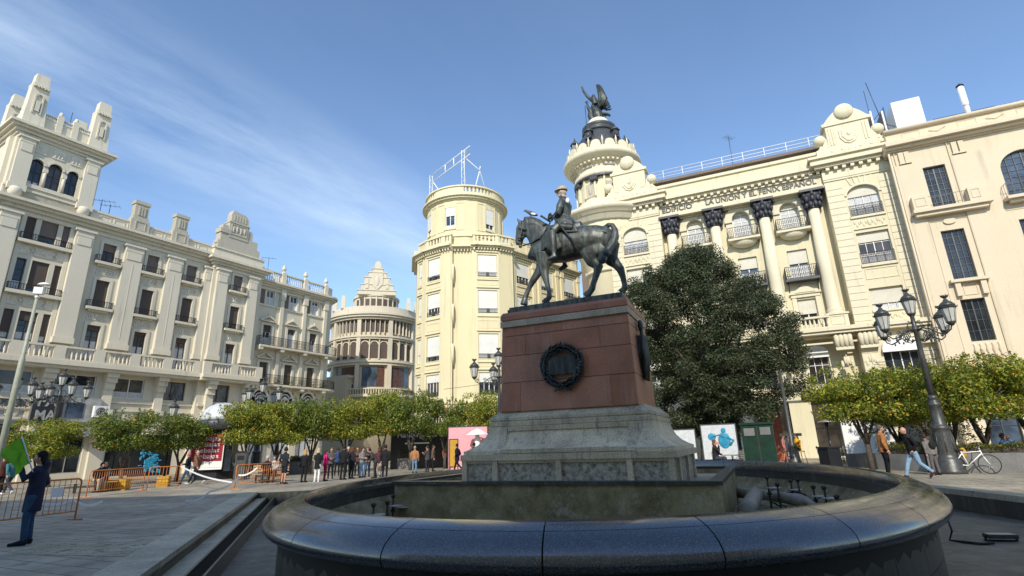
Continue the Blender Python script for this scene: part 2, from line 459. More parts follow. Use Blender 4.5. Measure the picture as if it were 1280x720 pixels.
# ------------------------------------------------------------------ building kit
# local frames: x along the facade to the right, y into the building, z up
def wall(mb, x0, x1, z0, z1, y0, y1, holes):
    xs = sorted(set([x0, x1]+[h[0] for h in holes]+[h[1] for h in holes]))
    zs = sorted(set([z0, z1]+[h[2] for h in holes]+[h[3] for h in holes]))
    xs = [x for x in xs if x0 <= x <= x1]; zs = [z for z in zs if z0 <= z <= z1]
    for j in range(len(zs)-1):
        zc = (zs[j]+zs[j+1])/2; run = None
        for i in range(len(xs)-1):
            xc = (xs[i]+xs[i+1])/2
            hole = any(h[0] < xc < h[1] and h[2] < zc < h[3] for h in holes)
            if hole:
                if run is not None: mb.box(run, xs[i], y0, y1, zs[j], zs[j+1]); run = None
            elif run is None: run = xs[i]
        if run is not None: mb.box(run, xs[-1], y0, y1, zs[j], zs[j+1])
    for h in holes:
        if len(h) > 4 and h[4] > 0: spandrel(mb, h[0], h[1], h[3], h[4], y0, y1)
def spandrel(mb, a, b, top, rise, y0, y1, n=8):
    c = (a+b)/2; w = (b-a)/2; sp = top-rise
    for s in (-1, 1):
        pts = [(c+s*w, top), (c, top)]+[(c+s*w*sin(pi/2*i/n), sp+rise*cos(pi/2*i/n)) for i in range(1, n+1)]
        if s > 0: pts = pts[::-1]
        mb.prism(pts, y0, y1)
WC = {}
def win_meshes(key, w, h, nx, nz, frame, fr, sh, shm, cur, arch, bar, var=0):
    if key in WC: return WC[key]
    f = MB(); t = fr
    f.box(0, t, -.04, .06, 0, h); f.box(w-t, w, -.04, .06, 0, h); f.box(t, w-t, -.04, .06, 0, t); f.box(t, w-t, -.04, .06, h-t, h)
    for i in range(1, nx):
        x = w*i/nx; k = t*.55 if (nx % 2 == 0 and i == nx//2) else t*bar
        f.box(x-k, x+k, -.03, .05, t, h-t)
    for j in range(1, nz):
        z = h*j/nz; f.box(t, w-t, -.026, .046, z-t*bar*.9, z+t*bar*.9)
    p = MB(); p.box(t*.5, w-t*.5, .02, .04, t*.5, h-t*.5)
    s = c = None
    if sh > 0:
        s = MB(); s.box(t*.6, w-t*.6, -.09, -.05, h*(1-sh), h-.01)
    if cur > 0:
        c = MB()
        for i in range(nx):
            a, b = w*i/nx+t*.9, w*(i+1)/nx-t*.9
            c.box(a, b, .008, .016, t*1.1, t+(h-2*t)*cur)
    WC[key] = (f.mesh('window', frame), p.mesh('pane', M[('glass', 'glassblue', 'glasswarm')[var]]), s.mesh('shutter', shm) if s else None, c.mesh('curtain', M['curtain']) if c else None)
    return WC[key]
def window(par, x0, x1, z0, z1, y, nx=2, nz=3, frame='whitepaint', fr=.06, sh=0, shm='shutter', cur=0, arch=0, bar=.35, rz=0):
    w, h = x1-x0, z1-z0
    if .1 < sh < .97: sh = min(.98, max(.1, sh+rnd.choice((-.18, -.08, 0, 0, .08, .14))))
    var = rnd.choice((0, 0, 1, 2)); cur = 0 if cur == 0 and rnd.random() < .7 else min(.97, max(0, (cur or .3)+rnd.choice((-.2, 0, .15)))); cur = round(cur, 2)
    key = (var, round(w, 3), round(h, 3), nx, nz, frame, fr, round(sh, 2), shm, cur, bar)
    f, p, s, c = win_meshes(key, w, h, nx, nz, M[frame], fr, sh, M[shm], cur, arch, bar, var)
    o = inst('window', f, par, (x0, y, z0), rz)
    inst('pane', p, o)
    if s: inst('shutter', s, o)
    if c: inst('curtain', c, o)
    return o
def rail_mb(mb, x0, x1, y0, y1, z, h, sp=.13, r=.012, scroll=False, top=.02):
    """iron railing on three sides: front at y0, back at y1"""
    runs = [((x0, y0), (x1, y0))]
    if abs(y1-y0) > .05: runs += [((x0, y1), (x0, y0)), ((x1, y0), (x1, y1))]
    for (ax, ay), (bx, by) in runs:
        for zz in (z+.05, z+h):
            mb.box(min(ax, bx)-top, max(ax, bx)+top, min(ay, by)-top, max(ay, by)+top, zz-top, zz+top)
        L = hypot(bx-ax, by-ay); n = max(1, int(L/sp))
        for i in range(n+1):
            x, y = ax+(bx-ax)*i/n, ay+(by-ay)*i/n
            mb.box(x-r, x+r, y-r, y+r, z+.05, z+h)
        if scroll:
            m = max(1, int(L/.32))
            for i in range(m):
                t = (i+.5)/m; x, y = ax+(bx-ax)*t, ay+(by-ay)*t
                for q in range(8):
                    a, b = q*pi/4, (q+1)*pi/4; rr = .11
                    dx, dy = (bx-ax)/L, (by-ay)/L
                    for zz in (z+h*.32, z+h*.68):
                        mb.tube([(x+dx*rr*cos(a), y+dy*rr*cos(a), zz+rr*sin(a)), (x+dx*rr*cos(b), y+dy*rr*cos(b), zz+rr*sin(b))], .012, 4, False, cap=False)
def balusters(mb, x0, x1, y, z, h, sp=.3, r=.085, pier=None, depth=.22):
    """stone balustrade along x"""
    mb.box(x0, x1, y-depth/2-.03, y+depth/2+.03, z, z+.12); mb.box(x0, x1, y-depth/2-.05, y+depth/2+.05, z+h-.14, z+h)
    n = max(1, int((x1-x0)/sp))
    for i in range(n):
        x = x0+(i+.5)*(x1-x0)/n
        mb.lathe([(r*.8, 0), (r*.5, .05*h), (r, .3*h), (r*.45, .62*h), (r*.8, .76*h)], (x, y, z+.12), 6, True, cap=False)
def cornice(mb, x0, x1, y, z, steps, el=.0, er=.0):
    """steps: list of (height, projection) upwards; el/er extend the ends by the projection"""
    for h, p in steps:
        mb.box(x0-(p if el else 0), x1+(p if er else 0), y-p, y+.3, z, z+h); z += h
    return z
def dentils(mb, x0, x1, y, z, w=.22, sp=.5, p=.35, h=.25):
    n = int((x1-x0)/sp)
    for i in range(n):
        x = x0+(i+.5)*(x1-x0)/n
        mb.box(x-w/2, x+w/2, y-p, y+.02, z, z+h)
def urn(mb, c, s=1):
    mb.lathe([(.22*s, 0), (.2*s, .1*s), (.09*s, .16*s), (.09*s, .26*s), (.2*s, .34*s), (.29*s, .5*s), (.27*s, .62*s), (.14*s, .72*s), (.2*s, .8*s), (.12*s, .9*s), (.03*s, 1.02*s)], c, 10)
def relief(mb, x0, x1, z0, z1, y, seed=0, n=5, p=.06):
    """moulded ornament: scrolls and small bosses"""
    r = random.Random(seed); c = (x0+x1)/2; w = (x1-x0)
    for s in (-1, 1):
        for i in range(n):
            t = (i+.5)/n*.5; x = c+s*w*t; z = z0+(z1-z0)*(.5+.22*sin(i*2.1+seed))
            mb.ball((x, y, z), (w/n*.26, p, (z1-z0)*.24), 7, 5)
    mb.ball((c, y, (z0+z1)/2), (w*.07, p*1.4, (z1-z0)*.4), 8, 6)
def panel(mb, x0, x1, z0, z1, y, t=.05, p=.04):
    mb.box(x0, x1, y-p, y, z0, z0+t); mb.box(x0, x1, y-p, y, z1-t, z1); mb.box(x0, x0+t, y-p, y, z0+t, z1-t); mb.box(x1-t, x1, y-p, y, z0+t, z1-t)
def pilaster(mb, x0, x1, y, p, z0, z1, cap=.55, base=.4):
    mb.box(x0, x1, y-p, y, z0+base, z1-cap)
    mb.box(x0-.08, x1+.08, y-p-.08, y, z0, z0+base)
    mb.box(x0+.02, x1-.02, y-p-.04, y, z1-cap, z1-cap*.3)
    mb.box(x0-.12, x1+.12, y-p-.14, y, z1-cap*.3, z1)
    mb.box(x0+.14, x1-.14, y-p-.05, y-p, z1-cap-.75, z1-cap-.05)
def shutterfront(): pass
# ================================================================== the long cream building on the left
rzA = atan2(cos(radians(30.5)), sin(radians(30.5)))
PA = (-cos(radians(30.5))*50, sin(radians(30.5))*50, 0)
A = empty('corner_tower_building', PA, rzA, 'long cream building with square corner tower, tall pilasters and shops below', 'building')
Y0 = 0.0
w = MB(); tr = MB(); gs = MB()
holes = []
colx = [18.3, 21.7, 25.1]
def rows(c, y, yr):
    for (z0, z1, k) in ((9.0, 11.78, 0), (13.25, 15.55, 1), (17.1, 18.75, 2)):
        holes.append((c-.47, c+.47, z0, z1))
for c in colx: rows(c, 0, 0)
tri = [(12.7, 13.3), (13.62, 14.68), (15.0, 15.45)]
for z0, z1 in ((9.0, 12.1), (13.5, 16.0), (17.4, 19.32)):
    for a, b in tri: holes.append((a, b, z0, z1))
mz = [(11.4, 15.2), (16.5, 19.2), (20.5, 22.7), (23.9, 26.1), (27.8, 29.9)]
for a, b in mz: holes.append((a, b, 6.2, 7.8))
# shop bays at street level
shops = [(11.4, 15.2, .5, 5.9), (16.4, 19.2, .5, 4.0), (20.7, 23.2, .1, 4.2), (24.2, 27.2, .1, 4.2), (28.3, 31.2, .1, 4.2)]
for s in shops: holes.append(s)
bayh = [h for h in holes]
wall(w, 10.9, 26.85, 0, 20.3, 0, .45, [h for h in holes if h[0] < 26.8 and not (h[0] > 24 and h[1] > 26.9)])
# the projecting bay
c5 = 29.4
hb = [(c5-.47, c5+.47, z0, z1) for (z0, z1) in ((9.0, 11.78), (13.25, 15.55), (17.1, 18.75))]+[(27.8, 29.9, 6.2, 7.8), (28.3, 31.2, .1, 4.2)]
wall(w, 26.85, 32.0, 0, 20.1, -.55, -.1, hb)
w.box(26.85, 27.0, -.1, .45, 0, 20.1); w.box(31.85, 32.0, -.1, .45, 0, 20.1)
# depth of the building, left return and roof
w.box(10.9, 11.3, .45, 14, 0, 20.3); w.box(11.3, 32, 13.6, 14, 0, 20.3); w.box(31.6, 32.0, .45, 13.6, 0, 20.1)
w.box(11.3, 31.6, .45, 13.6, 20.0, 20.28)
w.build('wall', M['cream'], A)
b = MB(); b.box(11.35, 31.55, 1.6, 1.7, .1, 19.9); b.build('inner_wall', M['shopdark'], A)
# pilasters
for a, c in ((19.35, 20.75), (22.8, 24.1)):
    pilaster(tr, a, c, 0, .38, 10.0, 19.1, .6, .45)
    tr.box((a+c)/2-.02, (a+c)/2+.02, -.4, -.38, 10.9, 17.4)
pilaster(tr, 15.75, 16.95, 0, .45, 10.0, 19.3, .6, .45); pilaster(tr, 11.1, 12.25, 0, .45, 10.0, 19.3, .6, .45)
pilaster(tr, 26.2, 26.85, 0, .35, 10.0, 19.0, .6, .45)
pilaster(tr, 27.15, 28.25, -.55, .3, 10.0, 19.0, .6, .45); pilaster(tr, 30.45, 31.45, -.55, .3, 10.0, 19.0, .6, .45)
# main cornice
z = cornice(tr, 10.9, 26.85, 0, 19.3, [(.35, .1), (.25, .3), (.22, .6), (.22, .85)], el=1)
cornice(tr, 26.9, 31.9, -.55, 19.0, [(.35, .1), (.22, .3), (.22, .55), (.22, .8)], el=1, er=1)
tr.box(10.9, 26.9, .0, .35, 20.34, 21.2); tr.box(10.9, 26.9, -.08, .42, 21.2, 21.35)
for i in range(9): panel(tr, 17.2+i*1.02, 18.0+i*1.02, 20.5, 21.05, 0)
tr.box(26.7, 32, -.45, .1, 20.0, 21.1); tr.box(26.6, 32.1, -.55, .2, 21.1, 21.25)
# window surrounds, sills and scrolled panels
def surround(c, y, z0, z1, sill=True):
    hw = .47
    tr.box(c-hw-.22, c-hw, y-.07, y, z0, z1+.22); tr.box(c+hw, c+hw+.22, y-.07, y, z0, z1+.22); tr.box(c-hw, c+hw, y-.07, y, z1, z1+.22)
for c, y in [(q, 0) for q in colx]+[(c5, -.55)]:
    for z0, z1 in ((9.0, 11.78), (13.25, 15.55), (17.1, 18.75)): surround(c, y, z0, z1)
    for zz in (13.0, 16.85): tr.box(c-.92, c+.92, y-.42, y, zz, zz+.22); tr.box(c-.7, c+.7, y-.2, y, zz-.15, zz)
    for zz in (12.15, 15.95): relief(tr, c-.68, c+.68, zz, zz+.65, y, 3); panel(tr, c-.62, c+.62, zz+.05, zz+.6, y)
for z0, z1 in ((13.5, 16.0), (17.4, 19.32)):
    tr.box(12.4, 15.75, -.42, 0, z0-.25, z0)
    for a, c in ((12.65, 13.25), (13.6, 14.7), (14.95, 15.55)): tr.box(a, c, -.06, 0, z0-1.05, z0-.4)
    relief(tr, 12.6, 15.6, z0-1.0, z0-.4, -.03, 5, 6, .08)
tr.box(12.42, 12.7, -.08, 0, 9.0, 19.3); tr.box(15.45, 15.72, -.08, 0, 9.0, 19.3)
tr.build('cornice_and_pilasters', M['cream_trim'], A)
# stone balcony with balusters running along the first floor
bal = MB()
for x0, x1, y in ((10.6, 26.6, -1.15), (26.6, 32.2, -1.6)):
    bal.box(x0, x1, y-.1, (0 if y > -1.3 else -.55)-.005, 8.28, 8.62); bal.box(x0, x1, y+.1, (0 if y > -1.3 else -.55)-.005, 8.05, 8.28)
    xx = x0
    while xx < x1-.2:
        nx_ = min(xx+2.55, x1); bal.box(xx, xx+.75, y-.02, y+.26, 8.62, 9.72)
        if nx_-xx > 1: balusters(bal, xx+.75, nx_, y+.12, 8.62, 1.08, .29)
        xx += 2.55
bal.box(10.6, 10.85, -1.15, 6, 8.28, 8.62); bal.box(10.6, 10.8, -1.1, 6, 8.62, 9.7)
bal.build('balcony', M['cream_trim'], A)
br = MB()
for c, y in ((12.0, 0), (16.0, 0), (20.0, 0), (23.85, 0), (27.9, -.55), (31.5, -.55)):
    br = MB()
    for k, (za, zb, p) in enumerate(((7.7, 8.04, .85), (7.3, 7.7, .68), (6.8, 7.3, .5), (5.2, 6.8, .34))):
        br.box(c-.42+.03*k, c+.42-.03*k, y-p, y, za, zb)
    br.box(c-.5, c+.5, y-.5, y, 4.8, 5.2); br.box(c-.48, c+.48, y-.3, y, .0, 4.8)
    br.build('bracket', M['cream_trim'], A)
led = MB()
for a, c in ((11.2, 27.0), ):
    led.box(a, c, -.12, 0, 5.75, 5.95); led.box(a, c, -.2, 0, 4.35, 4.5); led.box(a, c, -.1, 0, 5.1, 5.2)
led.box(27.0, 32.0, -.7, -.55, 5.75, 5.95); led.box(27, 32, -.75, -.55, 4.35, 4.5)
led.build('string_course', M['cream_trim'], A)
# windows
rr = random.Random(4)
for c, y in [(q, .22) for q in colx]+[(c5, -.33)]:
    window(A, c-.47, c+.47, 9.0, 11.78, y, 2, 3, 'brownshut', sh=.15, shm='brownshut', cur=.55)
    window(A, c-.47, c+.47, 13.25, 15.55, y, 2, 3, 'brownshut', sh=.93, shm='brownshut')
    window(A, c-.47, c+.47, 17.1, 18.75, y, 2, 2, 'brownshut', sh=.3 if c == 18.3 else .95, shm='brownpale')
for z0, z1, s in ((9.0, 12.1, .4), (13.5, 16.0, .9), (17.4, 19.32, .85)):
    for i, (a, b_) in enumerate(tri):
        window(A, a, b_, z0, z1, .22, 1 if i != 1 else 2, 3, 'brownshut', sh=(0 if (i == 0 and z0 == 13.5) else s), shm='brownpale' if (i and z0 > 17) else 'brownshut', cur=.5 if z0 < 10 else 0)
for i, (a, b_) in enumerate(mz): window(A, a, b_, 6.2, 7.8, -.33 if a > 27 else .2, 2 if b_-a < 3 else 4, 1, 'brownshut' if i > 2 else 'whitepaint', cur=.35 if i < 2 else 0)
for i, s in enumerate(shops):
    window(A, s[0], s[1], s[2], s[3] if i else 3.9, -.33 if s[0] > 28 else .25, 3, 1, 'shopgrey' if i < 2 else 'shopdark')
def slit():
    m = MB(); m.box(26.93, 26.99, -.56, -.545, 11, 17); return m
for z0, z1, c, y in [(zz, 0, c, y) for zz in (13.22, 17.07) for c, y in [(q, 0) for q in colx]+[(c5, -.55)]]:
    m = MB(); rail_mb(m, c-.88, c+.88, y-.38, y, z0, .5, .14, .014); m.build('railing', M['iron'], A)
for z0 in (13.5, 17.4):
    m = MB(); rail_mb(m, 12.5, 15.65, -.38, 0, z0, .5, .14, .014); m.build('railing', M['iron'], A)
# parapet pylons
for c in (20.1, 23.55):
    m = MB(); m.box(c-.75, c+.75, -.25, .7, 20.34, 21.6); m.box(c-.62, c+.62, -.15, .6, 21.6, 21.9); m.box(c-.55, c+.55, -.1, .55, 21.9, 23.1); m.box(c-.62, c+.62, -.17, .62, 23.1, 23.4)
    panel(m, c-.42, c+.42, 20.6, 21.45, -.25, .07, .05)
    for k in (-.22, 0, .22): m.box(c+k-.06, c+k+.06, -.17, -.1, 22.05, 22.9)
    m.build('roof_pylon', M['greystone'], A)
m = MB(); c = 28.85
m.box(26.9, 31.4, -.5, .4, 21.1, 22.0); m.box(27.1, 31.1, -.45, .35, 22.0, 22.9); m.box(27.0, 28.1, -.55, .45, 22.9, 23.35)
m.box(27.25, 27.85, -.4, .3, 22.5, 23.8); m.box(29.95, 30.5, -.4, .3, 22.5, 23.8)
m.box(27.85, 29.95, -.5, .35, 22.6, 24.3); m.prism([(27.95, 24.3), (29.85, 24.3), (29.85, 25.0), (29.5, 25.4), (28.1, 25.55), (27.95, 25.1)], -.5, .3)
m.box(27.8, 30.0, -.58, .4, 24.2, 24.36); panel(m, 28.05, 29.75, 22.95, 24.1, -.5, .08, .05)
for k in range(4): m.ball((28.3+k*.4, -.5, 23.5+.1*(k % 2)), (.13, .1, .38), 7, 6)
for k in range(5): m.box(28.2+k*.3, 28.35+k*.3, -.54, -.5, 24.5, 25.1)
urn(m, (26.95, -.2, 21.3), .9); urn(m, (31.2, -.2, 21.3), .9)
m.build('roof_crest', M['greystone'], A)
# corner tower
t = MB()
ah = [(12.12, 12.92, 21.9, 24.05, .42), (13.22, 14.12, 21.88, 24.15, .48), (14.45, 15.22, 21.86, 24.05, .42)]
wall(t, 11.0, 16.55, 20.34, 25.6, 0, .35, ah)
t.box(11.0, 11.35, .35, 5.6, 20.34, 25.6); t.box(16.2, 16.55, .35, 5.6, 20.34, 25.6); t.box(11.35, 16.2, 5.25, 5.6, 20.34, 25.6); t.box(11.35, 16.2, .35, 5.25, 25.2, 25.58)
t.box(11.4, 16.1, 1.2, 1.3, 20.4, 25.2)
t.build('tower_wall', M['cream'], A)
t = MB()
for a in (11.15, 15.45):
    pilaster(t, a, a+.95, 0, .25, 21.0, 25.5, .5, .5); t.lathe([(.3, 0), (.42, .3), (.42, .6), (.3, .75)], (a+.45, -.2, 20.45), 10)
for yy in (1.0, 4.2):
    t.box(10.75, 11.0, yy-.4, yy+.4, 21, 25.5); t.box(16.55, 16.75, yy-.4, yy+.4, 21, 25.5)
for h in ah:
    c = (h[0]+h[1])/2; r_ = (h[1]-h[0])/2; t.arch(c, h[3]-h[4], r_, .14, -.1, 0)
    t.box(c-.38, c+.38, -.06, 0, 24.55, 25.3); relief(t, c-.3, c+.3, 24.6, 25.2, -.06, 2, 2, .05)
for c in (13.07, 14.28): t.box(c-.14, c+.14, -.18, 0, 23.1, 23.4); t.lathe([(.1, 0), (.1, 1.2)], (c, -.08, 21.9), 8)
t.box(12.0, 15.35, -.12, 0, 21.55, 21.86)
cornice(t, 11.0, 16.55, 0, 25.6, [(.2, .12), (.25, .3), (.2, .55), (.2, .75)], 1, 1)
for h, p in ((.2, .12), (.25, .3), (.2, .55), (.2, .75)): pass
zz = 25.6
for h, p in ((.2, .12), (.25, .3), (.2, .55), (.2, .75)):
    t.box(11.0-p, 11.0, .3, 5.6+p, zz, zz+h); t.box(16.55, 16.55+p, .3, 5.6+p, zz, zz+h); t.box(11, 16.55, 5.6, 5.6+p, zz, zz+h); zz += h
t.box(11.0, 16.5, .1, .35, 26.45, 27.7); t.box(10.95, 16.55, .05, .4, 27.7, 27.8)
t.box(11.0, 11.25, .3, 5.6, 26.45, 27.7); t.box(16.25, 16.5, .3, 5.6, 26.45, 27.7)
for k in range(24): t.box(12.2+k*.14, 12.26+k*.14, .18, .26, 27.8, 28.05)
t.box(12.1, 15.5, .12, .32, 28.05, 28.15)
for c in (13.25, 14.3): t.box(c-.2, c+.2, -.02, .45, 26.45, 28.35); t.ball((c, .2, 28.5), (.15, .15, .3), 8, 6)
t.build('tower_parapet', M['cream_trim'], A)
for cx, cy in ((11.6, .35), (15.95, .35), (11.6, 5.0), (15.95, 5.0)):
    t = MB()
    t.taper(cx-.7, cx+.7, cy-.6, cy+.6, 26.45, 28.0, .08, .08); t.taper(cx-.6, cx+.6, cy-.5, cy+.5, 28.0, 30.0, .06, .06)
    for s in (-1, 1):
        for k in range(5): t.box(cx-.5+k*.21, cx-.37+k*.21, cy+s*.52-.1, cy+s*.52+.1, 29.9, 30.12)
    t.box(cx-.55, cx+.55, cy-.48, cy+.48, 30.0, 30.25); t.taper(cx-.46, cx+.46, cy-.4, cy+.4, 30.25, 31.2, .04, .04)
    t.arch(cx, 29.1, .2, .1, cy-.6, cy-.5); t.box(cx-.3, cx-.2, cy-.62, cy-.5, 27.6, 29.1); t.box(cx+.2, cx+.3, cy-.62, cy-.5, 27.6, 29.1); t.box(cx-.13, cx+.13, cy-.66, cy-.5, 27.8, 28.7)
    t.build('tower_pinnacle', M['cream_trim'], A)
for h in ah: window(A, h[0], h[1], h[2], h[3], .2, 2, 2, 'shopdark')
# shop signs
s = MB(); s.box(11.4, 15.2, .1, .16, 4.0, 5.7); s.box(15.3, 16.3, -.52, -.49, 4.1, 6.0); s.build('shop_sign', M['shopgrey'], A)
s = MB()
for k in range(3): s.ball((12.1+k*1.2, .08, 4.9), (.42, .04, .5), 14, 8)
s.build('sign_portrait', M['cream_trim'], A)
s = MB(); s.box(15.35, 17.15, -.72, -.66, 4.0, 6.05); s.build('letter_sign', M['shopdark'], A)
text_obj('sign_lettering', 'FA', .95, M['shopgrey'], A, (16.15, -.74, 5.55), .02, 1.2, bold=.02)
text_obj('sign_lettering', 'MA', .95, M['shopgrey'], A, (16.15, -.74, 4.6), .02, 1.2, bold=.02)
s = MB(); s.box(17.2, 19.6, -.55, -.35, 4.2, 6.0); s.build('sign_board', M['shopgrey'], A)
s = MB(); s.box(17.4, 18.5, -.6, -.55, 4.5, 5.6); s.build('screen', M['glassblue'], A)
s = MB(); s.box(18.1, 19.8, -1.4, -.3, 3.1, 3.75); s.build('shop_canopy', M['shopgrey'], A)
for x, z in ((17.6, 1.6), (18.1, 1.45), (18.6, 1.6)):
    pass

# air conditioner on the shop pier
ac = empty('air_conditioner', (PA[0]+cos(rzA)*19.5-sin(rzA)*(-.8), PA[1]+sin(rzA)*19.5+cos(rzA)*(-.8), 4.55), rzA, 'white air conditioning unit mounted above the shop window left of the pavement trees', 'air conditioner')
m = MB(); m.box(-.5, .5, -.35, 0, 0, .85); m.build('casing', M['whitepaint'], ac)
m = MB(); m.lathe([(.33, 0), (.33, .02)], (0, 0, 0), 20); me = m.mesh('fan_grille', M['shopdark']); o = inst('fan_grille', me, ac, (-.08, -.36, .42)); o.rotation_euler = (pi/2, 0, 0)
m = MB()
for k in (.12, .22, .31):
    for i in range(20):
        a, b_ = i*pi/10, (i+1)*pi/10; m.tube([(k*cos(a)-.08, -.385, .42+k*sin(a)), (k*cos(b_)-.08, -.385, .42+k*sin(b_))], .008, 4, False, cap=False)
m.build('fan_guard', M['whitepaint'], ac)
m = MB(); m.box(-.45, -.4, -.3, .3, -.1, 0); m.box(.4, .45, -.3, .3, -.1, 0); m.build('wall_bracket', M['steel'], ac)

# ================================================================== the lower building with rounded right corner
E_ = empty('balconied_building', PA, rzA, 'cream building with long iron balconies and roof urns, right of the tower building', 'building')
w = MB(); tr = MB()
hl = []
ec = [33.68, 36.65, 39.55]
for c in ec:
    hl += [(c-1.15, c-.62, 16.75, 18.35), (c-.42, c+.5, 16.75, 18.35), (c+.7, c+1.2, 16.75, 18.35)]
    hl += [(c-.48, c+.48, 12.4, 14.55), (c-.48, c+.48, 8.5, 10.6), (c-1.1, c+1.0, .2, 7.7)]
YE = .25
wall(w, 32.0, 41.4, 0, 19.0, YE, YE+.4, hl)
def cyl(mb, cx, cy, r, z0, z1, a0=-pi/2, a1=pi/2, n=12, t=.4):
    for i in range(n):
        a, b_ = a0+(a1-a0)*i/n, a0+(a1-a0)*(i+1)/n
        q = [(cx+r*cos(a), cy+r*sin(a)), (cx+r*cos(b_), cy+r*sin(b_)), (cx+(r-t)*cos(b_), cy+(r-t)*sin(b_)), (cx+(r-t)*cos(a), cy+(r-t)*sin(a))]
        mb.prism(q, z0, z1, 'z')
cyl(w, 41.4, YE+1.2, 1.2, 0, 19.0, -pi/2, 0)
w.box(42.2, 42.6, YE+1.2, 14, 0, 19.0); w.box(32, 42.2, 13.6, 14, 0, 19); w.box(32.0, 42.2, .65, 13.6, 18.7, 19.0)
w.build('wall', M['cream'], E_)
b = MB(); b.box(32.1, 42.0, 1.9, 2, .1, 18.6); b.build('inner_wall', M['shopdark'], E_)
for z0, h, p in ((18.75, .2, .15), (18.95, .2, .4), (19.15, .22, .65)):
    tr.box(32.0, 41.4, YE-p, YE+.2, z0, z0+h); cyl(tr, 41.4, YE+1.2, 1.2+p, z0, z0+h, -pi/2, 0, 12, 1.0+p); tr.box(42.0, 42.6+p, YE+1.2, 14, z0, z0+h)
balusters(tr, 32.2, 41.0, YE+.1, 19.4, 1.25, .27, .1)
cyl(tr, 41.4, YE+1.2, 1.15, 19.4, 20.6, -pi/2, 0, 10, .25)
for c in (32.3, 35.1, 38.0, 40.95): tr.box(c-.25, c+.25, YE-.15, YE+.4, 19.4, 20.75)
for c in ec:
    x0 = c+1.47
    tr.box(x0-.2, x0+.2, YE-.22, YE, 8.5, 18.7); tr.box(x0-.28, x0+.28, YE-.3, YE, 17.6, 18.7)
    tr.box(c-1.3, c+1.35, YE-.12, YE, 16.55, 16.75); tr.box(c-1.3, c+1.35, YE-.1, YE, 18.4, 18.55)
    for z0, z1 in ((12.4, 14.55), (8.5, 10.6)):
        tr.box(c-.75, c-.48, YE-.1, YE, z0, z1+.2); tr.box(c+.48, c+.75, YE-.1, YE, z0, z1+.2); tr.box(c-.48, c+.48, YE-.1, YE, z1, z1+.2)
        tr.box(c-.95, c+.95, YE-.3, YE, z1+.35, z1+.45)
        for s in (-1, 1): tr.prism([(c+s*1.0, z1+.45), (c+s*.12, z1+.98), (c+s*.12, z1+.82), (c+s*.78, z1+.45)][::s], YE-.28, YE)
        if z1 > 12: tr.lathe([(.1, 0), (.17, .15), (.06, .35), (.03, .5)], (c, YE-.15, z1+.75), 8)
tr.box(31.95, 32.25, YE-.15, YE, 8.5, 18.7)
tr.build('cornice_and_trim', M['cream_trim'], E_)
for c in (32.3, 35.1, 38.0, 40.95):
    m = MB(); urn(m, (c, YE+.12, 20.75), .95); m.build('roof_urn', M['cream_trim'], E_)
for z0, h in ((12.05, .95), (8.1, .95)):
    m = MB(); m.box(32.5, 41.4, YE-.95, YE, z0, z0+.2); cyl(m, 41.4, YE+1.2, 2.15, z0, z0+.2, -pi/2, 0, 12, 1.0)
    for c in (32.7, 35.2, 38.1, 41.0): m.taper(c-.2, c+.2, YE-.9, YE, z0-.3, z0, -.02, 0)
    m.build('balcony', M['cream_trim'], E_)
    m = MB(); rail_mb(m, 32.6, 41.4, YE-.88, YE, z0+.2, h, .13, .012, True)
    for i in range(10):
        a, b_ = -pi/2+i*pi/20, -pi/2+(i+1)*pi/20
        for zz in (z0+.25, z0+.2+h): m.tube([(41.4+2.08*cos(a), YE+1.2+2.08*sin(a), zz), (41.4+2.08*cos(b_), YE+1.2+2.08*sin(b_), zz)], .02, 4)
        for q in range(2):
            t_ = a+q*pi/40; m.box(41.4+2.08*cos(t_)-.012, 41.4+2.08*cos(t_)+.012, YE+1.2+2.08*sin(t_)-.012, YE+1.2+2.08*sin(t_)+.012, z0+.25, z0+.2+h)
    m.build('balcony_railing', M['iron'], E_)
for c in ec:
    window(E_, c-1.15, c-.62, 16.75, 18.35, YE+.2, 1, 1, 'brownpale', sh=.98, shm='brownpale'); window(E_, c-.42, c+.5, 16.75, 18.35, YE+.2, 2, 2, 'whitepaint', cur=.8); window(E_, c+.7, c+1.2, 16.75, 18.35, YE+.2, 1, 1, 'brownpale', sh=.98, shm='shutter')
    window(E_, c-.48, c+.48, 12.4, 14.55, YE+.2, 2, 3, 'whitepaint', sh=.25, shm='brownshut', cur=.6)
    window(E_, c-.48, c+.48, 8.5, 10.6, YE+.2, 2, 3, 'brownshut', sh=.9, shm='brownshut')
    window(E_, c-1.1, c+1.0, .2, 7.7, YE+.25, 3, 3, 'shopdark')
    m = MB(); m.arch(c, 7.0, .75, .2, YE-.1, YE+.12, .15, pi-.15); m.arch(c, 6.9, .5, .08, YE-.05, YE+.1, .15, pi-.15)
    for s in (-1, 1): m.tube([(c+s*.95, YE, 6.5), (c+s*.98, YE, 7.0), (c+s*.8, YE, 7.25), (c+s*.65, YE, 7.05)], .1, 6)
    m.lathe([(.14, 0), (.2, .12), (.1, .3), (.16, .42), (.03, .62)], (c, YE, 7.85), 8); m.box(c-1.0, c+1.0, YE-.05, YE+.12, 6.35, 6.55)
    relief(m, c-.5, c+.5, 6.6, 7.3, YE, 1, 3, .08)
    m.build('arched_crest', M['whitepaint'], E_)
